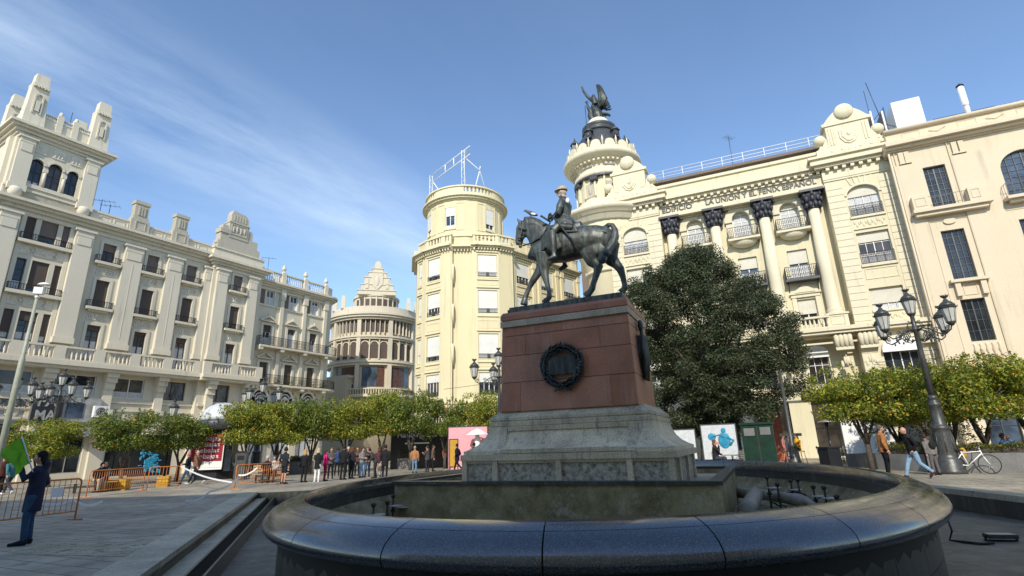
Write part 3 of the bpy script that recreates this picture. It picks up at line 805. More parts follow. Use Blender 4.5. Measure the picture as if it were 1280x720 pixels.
# potted greenery on the lower balcony
m = MB()
for i in range(900):
    x = rr.uniform(32.6, 42.3); y = YE-.8+rr.uniform(-.15, .15) if x < 41.3 else YE-.5+rr.uniform(0, 1); zz = 8.4+abs(rr.gauss(0, .33)); s_ = .07
    a = rr.uniform(0, 6.3); d = Vector((cos(a), sin(a), rr.uniform(-.6, .6)))*s_; e = Vector((-sin(a), cos(a), rr.uniform(-.6, .6)))*s_*.7; p = Vector((x, y, zz))
    if abs((x*.7) % 1-.5) < .3: m.add([tuple(p-d), tuple(p-e), tuple(p+d), tuple(p+e)], [(0,1,2,3)])
m.build('balcony_plants', M['orangeleafdark'], E_, kind='stuff')

# ================================================================== distant round-fronted building
K = empty('rotunda_building', (-20.86, 77.63, 0), radians(14.9), 'distant round-fronted building with stepped gable crest at the end of the street', 'building')
R_ = 6.35
w = MB(); tr = MB()
def arcwall(mb, r, z0, z1, y=0, a0=-pi, a1=0, n=40, t=.5): cyl(mb, 0, y, r, z0, z1, a0, a1, n, t)
w.lathe([(R_-.35, 0), (R_-.35, 19.0)], n=48)
w.box(-R_+.3, R_-.3, 0, 14, 0, 19)
w.lathe([(3.3, 19), (3.3, 23.2)], n=40)
w.build('wall', M['rotunda'], K)
for z0, h, p in ((8.3, .35, .5), (9.2, .2, .25), (12.6, .35, .15), (12.95, .3, .35), (16.2, .25, .1), (16.45, .25, .25), (19.0, .3, .3), (19.3, .3, .6), (19.6, .2, .8), (20.0, .9, .1), (23.2, .3, .15)):
    tr.lathe([(R_-.4 if z0 < 21 else 3.0, 0), (R_+p if z0 < 21 else 3.3+p, 0), (R_+p if z0 < 21 else 3.3+p, h), (R_-.4 if z0 < 21 else 3.2, h)], (0, 0, z0), 48, False)
def radial(mb, ang, r, w_, d, z0, z1):
    mb.T = Matrix.Rotation(ang+pi/2, 4, 'Z'); mb.box(-w_/2, w_/2, -r-d, -r+.3, z0, z1); mb.T = None
wk = []
for g in range(-2, 3):
    for k in range(6):
        a = -pi/2+g*.68+(k-2.5)*.105
        radial(tr, a+.052, R_-.33, .1, .3, 17.0, 19.0); wk.append((a, .42, 17.3, 18.85))
    for k in range(3):
        a = -pi/2+g*.68+(k-1)*.21
        radial(tr, a+.105, R_-.33, .16, .3, 13.4, 16.2); wk.append((a, .95, 13.6, 15.4))
    radial(tr, -pi/2+g*.68+.34, R_-.35, .55, .5, 9.3, 19.0)
    for q in (-1, 0, 1): wk.append((-pi/2+g*.68+q*.165, .98, 9.7, 12.4))
for k in range(-4, 4): wk.append((-pi/2+(k+.5)*.26, .58, 21.4, 22.8)); radial(tr, -pi/2+(k+.5)*.26+.13, 3.3, .16, .15, 21.2, 23.1)
tr.lathe([(5.2, 0), (5.2, .3), (4.3, .5), (4.2, 1.0), (3.3, 1.1)], (0, 0, 20.0), 48, False)
n = 0
for i in range(26):
    a = -pi/2+(i-12.5)*.05; tr.T = Matrix.Rotation(a+pi/2, 4, 'Z'); tr.box(-.07, .07, -R_-.45, -R_-.3, 8.6, 9.3); tr.T = None
tr.lathe([(R_+.2, 0), (R_+.5, 0), (R_+.5, .12), (R_+.2, .12)], (0, 0, 9.3), 48, False, cap=False)
tr.build('cornice_bands', M['rotunda_trim'], K)
for a, ww, z0, z1 in wk:
    r = R_-.3 if z0 < 21 else 3.33
    m = MB(); m.box(-ww/2, ww/2, -.02, .1, 0, z1-z0)
    o = m.build('window', M[('portal', 'glassblue')[abs(int(a*10)) % 2] if ww == .98 else 'brownshut'], K); rc = r if ww < 2 else r*cos(ww/2/r)+.02
    o.location = (rc*cos(a), rc*sin(a), z0); o.rotation_euler = (0, 0, a+pi/2)
    if ww == .95:
        f = MB(); f.arch(0, z1-z0, ww/2, .14, -.1, .1); inst('arch_head', f.mesh('arch_head', [M['rotunda_trim']]), o)
        f = MB(); f.arch(0, z1-z0, 0.001, ww/2, -.01, .1); inst('fanlight', f.mesh('fanlight', [M['brownshut']]), o)
    if ww > 3:
        f = MB()
        for k in (-1.6, -.55, .55, 1.6): f.box(k-.08, k+.08, -.12, .1, 0, z1-z0)
        inst('mullion', f.mesh('mullion', M['rotunda_trim']), o)
m = MB(); c = 0
for a, z0, z1 in ((2.75, 23.4, 24.1), (2.3, 24.1, 25.0), (1.85, 25.0, 26.1), (1.3, 26.1, 26.9), (.75, 26.9, 27.5)): m.box(-a, a, -3.4, -2.6, z0, z1); m.box(-a-.08, a+.08, -3.5, -2.5, z1-.12, z1+.02)
m.prism([(-.42, 27.5), (.42, 27.5), (.48, 28.0), (.3, 28.5), (0, 28.65), (-.3, 28.5), (-.48, 28.0)], -3.4, -2.8)
m.prism([(-.8, 26.7), (-.8, 25.0), (0, 24.1), (.8, 25.0), (.8, 26.7)], -3.52, -3.4); m.ball((0, -3.5, 25.5), (.32, .12, .85), 8, 8)
for s in (-1, 1):
    m.box(s*1.45-.22, s*1.45+.22, -3.5, -3.4, 24.3, 25.8)
m.box(-4.3, 4.3, -3.0, -2.4, 20.9, 21.2)
m.build('gable_crest', M['rotunda_trim'], K)
for a in (-pi/2-.8, -pi/2+.8, -pi/2-1.15, -pi/2+1.15):
    m = MB(); m.T = Matrix.Translation((R_*cos(a), R_*sin(a), 20.8)); m.box(-.3, .3, -.3, .3, 0, 1.2); m.taper(-.26, .26, -.26, .26, 1.2, 1.9, .06, .06); m.build('finial', M['rotunda_trim'], K)

# grey side-street building seen between the two
gb = empty('side_street_building', (-22.5, 70.5, 0), radians(60), 'low grey stepped building in the gap before the round-fronted building', 'building')
m = MB(); m.box(0, 14, 0, 6, 0, 11.2); m.box(0, 14, -.2, 0, 10.8, 11.2); m.box(0, 14, -.12, 0, 7.6, 7.9); m.build('wall', M['back'], gb)
for k in range(6):
    for z0 in (2, 5, 8.4): window(gb, .8+k*2.2, 1.7+k*2.2, z0, z0+1.7, -.03, 2, 2, 'whitepaint')
# ================================================================== yellow rounded corner building in the centre
aY = radians(5.82)
Y = empty('rounded_yellow_building', (-sin(aY)*52, cos(aY)*52, 0), aY, 'pale yellow corner building with round turret and metal sign frame on its roof', 'building')
Y['label'] = 'pale yellow corner building with round roof turret, white roller shutters'
w = MB(); tr = MB()
LV = [(17.1, 19.35), (13.5, 15.75), (9.2, 11.55), (5.9, 7.95), (.3, 4.2)]
def seg(mb, p, q, t=.4):
    """set a matrix: x along p->q, y inwards"""
    a = atan2(q[1]-p[1], q[0]-p[0]); return Matrix.Translation((p[0], p[1], 0)) @ Matrix.Rotation(a, 4, 'Z'), hypot(q[0]-p[0], q[1]-p[1]), a
def ywall(p, q, wins, z1=20.0, mb=w):
    T, L, a = seg(mb, p, q); mb.T = T
    hs = [(x0, x1, z0, z1_) for (x0, x1) in wins for (z0, z1_) in LV]
    wall(mb, 0, L, 0, z1, 0, .35, hs); mb.T = None
    tr.T = T
    for z0, h, pr in ((19.85, .15, .1), (20.0, .18, .3), (20.18, .2, .55)): tr.box(-.12, L+.12, -pr, .35, z0, z0+h)
    n = int(L/.3)
    for i in range(n): tr.box((i+.3)*L/n, (i+.65)*L/n, -.28, 0, 19.78, 19.98)
    for z0 in (4.9, 5.2): tr.box(0, L, -.12, .0, z0, z0+.15)
    for x0, x1 in wins:
        for z0, z1_ in LV[:4]:
            tr.box(x0-.15, x1+.15, -.12, 0, z1_+.22, z1_+.32); tr.box(x0-.1, x1+.1, -.1, 0, z0-.35, z0-.27)
            panel(tr, x0-.05, x1+.05, z1_+.5, z1_+1.25, 0, .04, .03)
    tr.T = None
    for x0, x1 in wins:
        for k, (z0, z1_) in enumerate(LV):
            wx, wy = p[0]+cos(a)*x0-sin(a)*.18, p[1]+sin(a)*x0+cos(a)*.18
            o = window(Y, 0, x1-x0, z0, z1_, 0, 4, 1, 'whitepaint', .06, sh=(.82 if k != 3 else .35) if k < 4 else 0, shm='shutterwhite')
            o.location = (wx, wy, z0); o.rotation_euler = (0, 0, a)
            if k < 4 and x1-x0 > 1:
                key = 'guard%.2f' % (x1-x0)
                if key not in WC:
                    m = MB(); W_ = x1-x0
                    m.box(0, W_, -.2, -.17, .05, .09); m.box(0, W_, -.2, -.17, .42, .46); m.box(W_/2-.13, W_/2+.13, -.2, -.1, .05, .42)
                    for i in range(int(W_/.09)): m.box(i*.09, i*.09+.02, -.195, -.175, .09, .42)
                    WC[key] = m.mesh('window_guard', M['lampgrey'])
                inst('window_guard', WC[key], o)
ywall((-4.85, 3.8), (-4.4, -.75), [])
ywall((-4.4, -.75), (-3.4, -2.15), [(.35, .95)])
ywall((-3.4, -2.15), (-1.75, -3.55), [(.22, 1.82)])
ywall((-1.75, -3.55), (-.95, -4.0), [])
ywall((-1.0, -3.55), (1.15, -3.65), [])
ywall((1.1, -4.1), (1.55, -4.13), [])
ywall((1.55, -4.13), (3.65, -3.9), [(.08, 1.95)])
ywall((3.65, -3.9), (5.05, -3.15), [])
w.box(-1.1, -.8, -3.95, -3.3, 0, 20); w.box(1.05, 1.3, -4.05, -3.4, 0, 20)
w.prism([(4.85, -3.1), (5.1, -3.15), (5.2, -2.3), (4.9, -2.3)], 0, 20, 'z')
wingp, wingq = (5.0, -2.5), (13.5, 4.7)
ywall(wingp, wingq, [(.8, 2.72), (4.55, 6.5), (8.35, 10.25)])
T, L, a = seg(w, wingp, wingq)
for x in (0, 3.1, 3.95, 6.9, 7.75, 10.7): tr.T = T; tr.box(x, x+.42, -.14, 0, 5.2, 19.2); tr.box(x-.08, x+.5, -.2, 0, 19.1, 19.8); tr.T = None
w.T = T; w.box(0, L, .0, .4, 20.38, 21.7); w.box(L-.4, L, .35, 12, 0, 20); w.T = None
tr.T = T; tr.box(-.05, L+.05, -.08, .45, 21.7, 21.85)
for i in range(10): panel(tr, .3+i*1.08, 1.2+i*1.08, 20.55, 21.5, 0)
tr.T = None
# back and roof slab
w.prism([(-4.75, 3.7), (-4.2, -.4), (-3.3, -1.8), (-1.6, -3.2), (1.2, -3.3), (4.8, -2.7), (5.1, -2.2), (13.3, 4.9), (6, 13), (-3, 13)], 19.6, 19.95, 'z')
w.prism([(-4.4, 3.8), (-3.8, .5), (-2.8, -.9), (-1, -2.4), (1.2, -2.6), (4.5, -1.9), (12.6, 5.2), (5.5, 12.4), (-3, 12.4)], .1, 19.5, 'z')
# balustrade above the main cornice and the round turret
def ybal(p, q, z0, z1, base=.45):
    T, L, a = seg(tr, p, q); tr.T = T; tr.box(0, L, 0, .3, z0, z0+base); tr.box(-.05, L+.05, -.05, .35, z1-.16, z1)
    tr.box(0, .25, .02, .28, z0+base, z1-.16); tr.box(L-.25, L, .02, .28, z0+base, z1-.16)
    n = max(1, int((L-.5)/.36))
    for i in range(n): x = .25+(L-.5)*(i+.5)/n; tr.box(x-.09, x+.09, .05, .22, z0+base, z1-.16)
    tr.T = None
for p, q in (((-4.35, -.75), (-3.4, -2.1)), ((-3.4, -2.1), (-1.75, -3.5)), ((-1.75, -3.5), (-.95, -3.9)), ((1.2, -4.0), (3.65, -3.8)), ((3.65, -3.8), (5.0, -3.05))): ybal(p, q, 20.38, 21.6)
tr.box(-4.75, -4.0, -.5, .9, 20.38, 21.0)
DC = (.5, .65); DR = 4.1
def pt(a, r=DR): return (DC[0]+r*cos(a), DC[1]+r*sin(a))
LVs = LV; LV = [(22.6, 24.75)]
nseg = 24; wseg = {}
for i in range(nseg):
    a0, a1 = -pi+i*2*pi/nseg, -pi+(i+1)*2*pi/nseg; p, q = pt(a0), pt(a1)
    w.T, L, aa = seg(w, p, q)
    isw = i in (4, 8, 1)
    wall(w, 0, L, 19.6, 25.75, 0, .3, [(0.02, L-.02, 22.6, 24.75)] if isw else []); w.T = None
    if isw:
        o = window(Y, 0, L-.06, 22.6, 24.75, 0, 2, 1, 'whitepaint', .06, sh=.62, shm='shutterwhite'); o.location = (p[0]+cos(aa)*.03-sin(aa)*.12, p[1]+sin(aa)*.03+cos(aa)*.12, 22.6); o.rotation_euler = (0, 0, aa)
        tr.T, L, aa = seg(w, p, q); tr.box(-.1, L+.1, -.1, 0, 22.3, 22.45); tr.T = None
    if i in (2, 3, 5, 7, 9, 10): tr.T, L, aa = seg(w, p, q); panel(tr, .1, L-.1, 22.2, 25.2, 0, .06, .05); tr.T = None
LV = LVs
for z0, h, p in ((21.5, .25, .1), (25.5, .15, .08), (25.65, .2, .3), (25.85, .15, .5), (26.0, .35, .12), (26.95, .14, .2)):
    tr.lathe([(DR-.35, 0), (DR+p, 0), (DR+p, h), (DR-.35, h)], (DC[0], DC[1], z0), 64, False, cap=False)
for i in range(64):
    a0 = i*2*pi/64; tr.T = Matrix.Translation((DC[0], DC[1], 0)) @ Matrix.Rotation(a0, 4, 'Z')
    if (i // 8) % 2 == 0: tr.box(DR-.2, DR+.05, -.09, .09, 26.35, 26.95)
    else: tr.box(DR-.2, DR+.08, -.22, .22, 26.35, 26.95)
    tr.T = None
w.lathe([(DR-.3, 0), (DR-.3, .3)], (DC[0], DC[1], 25.9), 48, False)
w.build('wall', M['yellow'], Y); tr.build('cornice_and_balustrade', M['yellow_trim'], Y)
# brackets in the recess
m = MB()
for z0 in (16.4, 12.4, 8.6): m.tube([(-.75, -3.75, z0), (-.75, -4.05, z0+.9), (-.75, -4.0, z0+1.7), (-.75, -3.75, z0+2.0)], .14, 6)
m.build('side_lamp_bracket', M['yellow_trim'], Y)
fr = empty('roof_sign_frame', (-sin(aY)*52, cos(aY)*52, 0), aY, 'white lattice sign frame standing empty on the round turret roof', 'sign frame')
P1, P2 = (-3.35, 2.6), (.62, -3.3)
m = MB()
for z0 in (31.45, 30.5): m.tube([(P1[0]-.2, P1[1]+.3, z0), (P2[0]+.35, P2[1]-.5, z0)], .06, 6)
for t in (.42, .66): x, y = P1[0]+(P2[0]-P1[0])*t, P1[1]+(P2[1]-P1[1])*t; m.tube([(x, y, 30.5), (x, y, 31.45)], .06, 6)
m.build('beam', M['whitepaint'], fr)
for P in (P1, (.25, -2.9)):
    m = MB(); x, y = P
    for dx, dy in ((-.15, -.15), (.15, -.15), (.15, .15), (-.15, .15)): m.tube([(x+dx, y+dy, 26.2), (x+dx, y+dy, 31.4)], .03, 5)
    for k in range(12): s = 1 if k % 2 else -1; z0 = 26.3+k*.42; m.tube([(x-.15*s, y-.15, z0), (x+.15*s, y-.15, z0+.42)], .016, 4); m.tube([(x-.15, y-.15*s, z0), (x-.15, y+.15*s, z0+.42)], .016, 4)
    m.build('lattice_post', M['whitepaint'], fr)
for pts in (((.5, -3.0, 30.5), (2.0, -2.0, 29.7), (2.95, -1.6, 26.4)), ((2.0, -2.0, 29.5), (1.25, -1.6, 26.6)), ((2.1, -2.1, 30.1), (2.0, -2.0, 29.6)), ((.4, .6, 31.4), (.62, -3.3, 31.45)), ((2.0, -2.0, 29.7), (2.6, .8, 29.5), (2.8, 1.2, 26.4)), ((-3.1, 2.2, 30.4), (-.6, 1.5, 26.2)), ((.3, -2.7, 30.3), (.9, 2.5, 26.2))):
    m = MB(); m.tube(pts, .05, 6); m.build('brace', M['whitepaint'], fr)

# ================================================================== the domed building with dark capitals
rzB = radians(-24)
def fB(x, y=0, z=0):
    """facade-local to world"""
    return (sin(radians(24))*44+cos(rzB)*x-sin(rzB)*y, cos(radians(24))*44+sin(rzB)*x+cos(rzB)*y, z)
F = empty('domed_column_building', fB(0), rzB, 'pale yellow building with giant columns, black capitals and a domed corner tower', 'building')
w = MB(); tr = MB()
PR = (7.37, 12.0); PL = (-9.85, -5.25)
def pierwins(c): return [(c-1.02, c+1.02, 17.25, 19.72, .75), (c-1.02, c+1.02, 13.45, 15.92), (c-1.02, c+1.02, 10.0, 11.62), (c-1.05, c+1.05, 4.9, 7.8, .5)]
def pier(x0, x1, door):
    c = (x0+x1)/2; hs = pierwins(c)+[(c-1.15, c+1.15, .1, 3.9)]
    wall(w, x0, x1, 0, 20.6, 0, .6, hs)
    # horizontal joints of the rusticated pier: raised courses
    z = 9.3
    while z < 20.2:
        zz = z+.49
        for a, b_ in ((x0+.02, c-1.2), (c+1.2, x1-.02)):
            tr.box(a, b_, -.035, 0, z+.02, min(zz, 20.3))
        z += .52
    for z in (.3, .9, 1.5, 2.1, 2.7, 3.3, 4.6, 5.2, 5.8, 6.4, 7.0):
        for a, b_ in ((x0+.02, c-1.35), (c+1.35, x1-.02)): tr.box(a, b_, -.035, 0, z+.02, z+.57)
    tr.box(x0-.02, x1+.02, -.08, 0, 20.45, 20.6)
    tr.box(c-1.05, c+1.05, -.1, 0, 16.18, 16.25); tr.box(c-1.12, c+1.12, -.12, 0, 17.08, 17.25); relief(tr, c-1, c+1, 16.3, 17.05, 0, 7, 7, .05)
    panel(tr, c-1, c+1, 12.3, 13.1, 0); tr.box(c-1.12, c+1.12, -.12, 0, 13.25, 13.45); tr.box(c-1.1, c+1.1, -.1, 0, 9.85, 10.0); relief(tr, c-.8, c+.8, 9.2, 9.8, 0, 1, 4, .05)
    tr.arch(c, 18.97, 1.02, .18, -.08, 0, rz=.75)
    for k in (-.7, -.35, 0, .35, .7): tr.prism([(c+k*.85-.05, 19.95-abs(k)*.2), (c+k*.85+.05, 19.95-abs(k)*.2), (c+k*1.1+.06, 20.4), (c+k*1.1-.06, 20.4)], -.06, 0)
    # entablature block
    tr.box(x0-.03, x1+.03, -.12, .6, 20.6, 21.25); dentils(tr, x0+.1, x1-.1, 0, 21.25, .24, .5, .42, .26); tr.box(x0, x1, -.1, .6, 21.25, 21.51)
    for h0, h, p in ((21.51, .22, .5), (21.73, .3, .75), (22.03, .18, .62), (22.21, .2, .85)): tr.box(x0-p, x1+p, -p, .6, h0, h0+h)
    # crowning attic with shield
    tr.box(x0-.05, x1+.05, -.1, 1.0, 22.41, 23.2); tr.box(x0+.85, x1-.85, -.1, .9, 23.2, 25.1)
    tr.box(x0+.65, x1-.65, -.2, 1.0, 25.1, 25.35); tr.prism([(x0+.8, 25.35), (x1-.8, 25.35), (x1-1.2, 25.85), (c+.9, 26.05), (c+.6, 26.3), (c-.6, 26.3), (c-.9, 26.05), (x0+1.2, 25.85)], -.15, .8)
    tr.lathe([(.0, -.15), (.6, -.1), (.66, .0), (.6, .15), (0, .2)], (0, 0, 0), 20)
    k = len(tr.v)-20*5
    for i in range(k, len(tr.v)): vx, vy, vz = tr.v[i]; tr.v[i] = (c+vx, -.2-vz, 26.1+vy)
    for s in (-1, 1):
        for q in range(2): tr.box(c+s*(1.05+.2*q)-.05, c+s*(1.05+.2*q)+.05, -.16, -.1, 23.4, 24.9)
        tr.prism([(c+s*1.45, 23.2), (c+s*2.2, 23.2), (c+s*1.9, 23.45), (c+s*1.5, 24.2)][::s], -.05, .7)
    tr.prism([(c-.62, 24.6), (c-.62, 23.9), (c-.35, 23.45), (c, 23.3), (c+.35, 23.45), (c+.62, 23.9), (c+.62, 24.6)], -.18, -.1)
    tr.prism([(c-.45, 24.5), (c-.45, 23.95), (c-.2, 23.55), (c, 23.48), (c+.2, 23.55), (c+.45, 23.95), (c+.45, 24.5)], -.24, -.18); tr.ball((c, -.25, 24.1), (.14, .06, .2), 8, 6)
    relief(tr, x0+.4, x1-.4, 22.55, 23.1, -.1, 4, 8, .05)
    for s in (-1, 1):
        x = c+s*1.95
        tr.lathe([(.3, 0), (.3, .15), (.12, .3), (.12, .5), (.0, .5)], (x, .2, 23.2), 10); tr.ball((x, .2, 24.1), .46, 16, 12)
    for k, (h0, h1_, arch_) in enumerate(((17.25, 19.72, 1), (13.45, 15.92, 0), (10.0, 11.62, 0))):
        window(F, c-1.02, c+1.02, h0, h1_, .3, 4, 3 if k < 2 else 1, 'whitepaint', .05, sh=(.34, .38, .78)[k], shm='shutter', cur=.9 if k == 0 else .3)
        if k < 2:
            m = MB(); rail_mb(m, c-1.05, c+1.05, -.02, -.02, h0+.02, .85, .1, .013, k == 0); m.build('railing', M['iron'], F)
    window(F, c-1.05, c+1.05, 4.9, 7.8, .3, 4, 1, 'whitepaint')
    m = MB(); m.prism([(c-1.1, 6.95)]+[(c-1.1*cos(q*pi/8), 7.2+.75*sin(q*pi/8)) for q in range(9)]+[(c+1.1, 6.95)], -.35, -.05); m.build('window_awning', M['awning'], F)
    window(F, c-1.15, c+1.15, .1, 3.9, .3, 2, 2, 'shopdark')
pier(*PR, True); pier(*PL, False)
w.box(7.37, 7.6, .6, 1.2, 0, 23.2); w.box(-5.5, -5.25, .6, 1.2, 0, 23.2)
# middle wall behind the columns
ym = 1.05
mx = [4.72, 1.12, -2.55]
hs = []
for c in mx: hs += [(c-.68, c+.68, 17.2, 19.75, .68), (c-.7, c+.7, 13.2, 15.7), (c-.62, c+.62, 9.6, 11.65), (c-.72, c+.72, 5.1, 8.0, .5), (c-1.0, c+1.15, .1, 4.0)]
wall(w, -5.5, 7.6, 0, 20.6, ym, ym+.5, hs)
for c in mx:
    tr.arch(c, 19.07, .68, .55, ym-.28, ym); tr.box(c-1.25, c-.68, ym-.3, ym, 18.85, 19.1); tr.box(c+.68, c+1.25, ym-.3, ym, 18.85, 19.1)
    tr.box(c-1.2, c-.72, ym-.16, ym, 17.2, 18.85); tr.box(c+.72, c+1.2, ym-.16, ym, 17.2, 18.85)
    window(F, c-.68, c+.68, 17.2, 19.75, ym+.25, 2, 3, 'whitepaint', .06, sh=.2, cur=.95)
    m = MB(); m.box(c-1.2, c+1.2, ym-.95, ym, 17.02, 17.2); m.ball((c, ym-.25, 17.02), (1.0, .62, .55), 16, 8); m.build('balcony', M['fenix_trim'], F)
    m = MB(); rail_mb(m, c-1.12, c+1.12, ym-.88, ym, 17.2, .95, .12, .013, True); m.build('balcony_railing', M['iron'], F)
    window(F, c-.7, c+.7, 13.2, 15.7, ym+.25, 2, 4, 'whitepaint', .06, sh=.3, cur=.5)
    m = MB(); m.box(c-1.15, c+1.15, ym-.8, ym, 13.0, 13.18); m.build('balcony', M['slate'], F)
    m = MB(); rail_mb(m, c-1.1, c+1.1, ym-.75, ym, 13.18, .98, .12, .014, True)
    for s in (-1, 1): m.tube([(c+s*1.0, ym-.6, 12.98), (c+s*1.0, ym-.3, 12.8), (c+s*1.0, ym-.05, 12.3)], .03, 5)
    m.build('balcony_railing', M['iron'], F)
    tr.prism([(c-1.1, 12.05), (c+1.1, 12.05), (c, 12.75)], ym-.25, ym); tr.prism([(c-.7, 12.15), (c+.7, 12.15), (c, 12.55)], ym-.3, ym-.25)
    tr.box(c-.95, c-.65, ym-.1, ym, 9.6, 11.8); tr.box(c+.65, c+.95, ym-.1, ym, 9.6, 11.8); tr.box(c-1.0, c+1.0, ym-.15, ym, 11.8, 12.05)
    window(F, c-.62, c+.62, 9.6, 11.65, ym+.25, 2, 2, 'whitepaint', .06, sh=.42)
    balusters(tr, c-1.15, c+1.15, ym-1.0, 9.05, .95, .28, .1)
    window(F, c-.72, c+.72, 5.1, 8.0, ym+.25, 3, 2, 'whitepaint', .06)
    m = MB(); m.prism([(c-.75, 7.1)]+[(c-.75*cos(q*pi/8), 7.35+.65*sin(q*pi/8)) for q in range(9)]+[(c+.75, 7.1)], ym-.25, ym-.02); m.build('window_awning', M['awning'], F)
    window(F, c-1.0, c+1.15, .1, 4.0, ym+.25, 3, 2, 'shopdark')
    m = MB(); rail_mb(m, c-.8, c+.8, ym-.08, ym-.08, 5.1, .9, .1, .012); m.build('railing', M['iron'], F)
for c in (2.95, -.85): pass
m = MB(); m.box(3.2, 6.0, ym-.2, ym, 4.05, 4.7); m.build('shop_fascia', M['shopdark'], F)
m = MB(); m.lathe([(.17, 0), (.17, .06)], (0, 0, 0), 16); o = inst('round_sign', m.mesh('round_sign', M['pink_panel']), F, (3.6, ym-.26, 4.4)); o.rotation_euler = (pi/2, 0, 0)
m = MB(); m.box(5.9, 6.35, ym-.06, ym-.02, 1.0, 3.2); m.box(6.6, 7.2, ym-.06, ym-.02, 1.0, 3.2); m.build('white_banner', M['whitepaint'], F)
# entablature, frieze and attic
tr.box(-5.25, 7.37, .12, ym+.5, 20.15, 20.42); tr.box(-5.25, 7.37, .2, ym+.5, 20.42, 21.15)
tr.box(-5.25, 7.37, .05, ym+.5, 21.15, 21.25); dentils(tr, -5.25, 7.37, .2, 21.25, .22, .52, .38, .22); tr.box(-5.25, 7.37, .25, ym, 21.25, 21.47)
for h0, h, p in ((21.47, .2, .25), (21.67, .3, .5), (21.97, .2, .4)): tr.box(-5.25, 7.37, .2-p, ym, h0, h0+h)
w.box(-5.25, 7.37, .45, ym+.4, 22.17, 23.3); tr.box(-5.25, 7.37, .3, ym+.4, 23.1, 23.35)
# columns
colx_ = [6.4, 2.85, -.93, -4.5]
for x in colx_:
    m = MB(); m.lathe([(.62, 0), (.62, .12), (.52, .2), (.58, .3), (.5, .42), (.46, .5), (.46, 3.0), (.39, 8.5)], (x, .62, 10.1), 24); m.box(x-.66, x+.66, -.04, 1.05, 9.1, 10.1); m.box(x-.75, x+.75, -.12, 1.05, 10.0, 10.12); panel(m, x-.45, x+.45, 9.25, 9.9, -.04)
    k = m.build('column', M['fenix_trim'], F)
    m = MB(); m.lathe([(.42, 0), (.45, .1), (.42, .18), (.55, .6), (.7, 1.0), (.78, 1.2)], (x, .62, 18.6), 16)
    r = random.Random(3)
    for row, (zz, rr_) in enumerate(((18.95, .55), (19.4, .66))):
        for i in range(10):
            a = i*pi/5+row*.3; m.ball((x+rr_*cos(a), .62+rr_*sin(a), zz), (.15, .15, .25), 7, 5)
    for a in (pi/4, 3*pi/4, 5*pi/4, 7*pi/4, 3*pi/2):
        for q in range(7): t = q*.9; m.ball((x+(.78-.02*q)*cos(a), .62+(.78-.02*q)*sin(a), 19.72+.16*sin(t)), .13, 6, 5)
    m.box(x-.85, x+.85, -.22, 1.05, 19.95, 20.14); m.build('capital', M['capital'], k)
# balcony slab of the first floor, corbels
tr.box(-9.9, 12.1, -.75, 0, 8.75, 9.02); tr.box(-9.9, 12.1, -.6, 0, 8.55, 8.75); tr.box(-5.25, 7.37, 0, ym, 8.4, 9.03)
for x in colx_+[7.9, 11.5, -5.8, -9.4]:
    for q in range(4): tr.lathe([(.16, 0), (.17, .8), (.1, 1.0)], (x-.42+.28*q, -.3, 7.55), 8)
    tr.box(x-.55, x+.55, -.42, 0, 7.35, 7.55); relief(tr, x-.4, x+.4, 6.0, 7.2, 0, 3, 2, .1)
for z0 in (4.75, 7.9): tr.box(-9.9, 12.05, -.1, 0, z0, z0+.12)
tr.box(-5.25, 7.37, ym-.1, ym, 4.75, 4.9)
w.box(-9.85, 12.0, .6, 14, 20.0, 20.5); w.box(-9.6, 11.7, 13.6, 14, 0, 20); w.box(11.6, 12.0, .6, 14, 0, 23)
w.build('wall', M['fenix'], F); tr.build('mouldings', M['fenix_trim'], F)
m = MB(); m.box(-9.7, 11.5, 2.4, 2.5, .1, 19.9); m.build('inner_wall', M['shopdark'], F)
for body, xc, wd in (('EDIFICIO', -3.75, 2.5), ('LA UNION Y EL FENIX ESPAÑOL', 2.75, 8.3)):
    text_obj('frieze_lettering', body, .62, M['letters'], F, (xc, .17, 20.78), .03, wd, bold=.012)
# set-back roof storey, slab and white railing
m = MB(); m.box(-8, 10.5, 3.0, 12, 20.5, 24.6); m.build('roof_storey', M['fenix_trim'], F)
m = MB(); m.box(-8.3, 10.9, 2.2, 12.5, 24.6, 24.85); m.build('roof_slab', M['brownpale'], F)
m = MB()
for zz in (25.2, 25.5, 25.85): m.tube([(-8.2, 2.4, zz), (10.8, 2.4, zz)], .03, 5)
for i in range(12): m.tube([(-8.2+i*1.727, 2.4, 24.8), (-8.2+i*1.727, 2.4, 25.87)], .03, 5)
m.build('roof_railing', M['whitepaint'], F)
# corner tower ------------------------------------------------------
TC = (-10.65, 3.2)
w = MB(); tr = MB()
w.lathe([(2.25, 0), (2.25, 16.6), (2.6, 17.6), (3.3, 19.2), (4.3, 20.6)], (TC[0]+.05, TC[1], 0), 40, True); w.lathe([(2.55, 0), (2.55, 5.6)], (TC[0], TC[1], 22.3), 40, False)
for z0, pr_ in ((8.5, ((2.2, 0), (2.7, .2), (2.7, .45), (2.2, .5))), (16.4, ((2.2, 0), (2.45, .1), (2.45, .3), (2.2, .35))), (20.6, ((4.3, 0), (4.5, .1), (4.55, .7), (5.0, .9), (5.15, 1.1), (5.1, 1.3), (4.2, 1.35))), (21.95, ((3.9, 0), (3.9, .35), (3.5, .5), (3.3, .9), (2.9, 1.2), (2.75, 1.3), (2.75, 1.6), (2.6, 1.65)))):
    tr.lathe(pr_, (TC[0], TC[1], z0), 48, True)
tr.lathe([(2.6, 0), (2.85, .05), (2.85, .5), (2.7, .55), (2.75, 1.2), (2.9, 1.3), (3.3, 1.6), (3.75, 1.85), (3.85, 2.0), (3.85, 2.25), (3.7, 2.35), (3.3, 2.4)], (TC[0], TC[1], 26.0), 56, True)
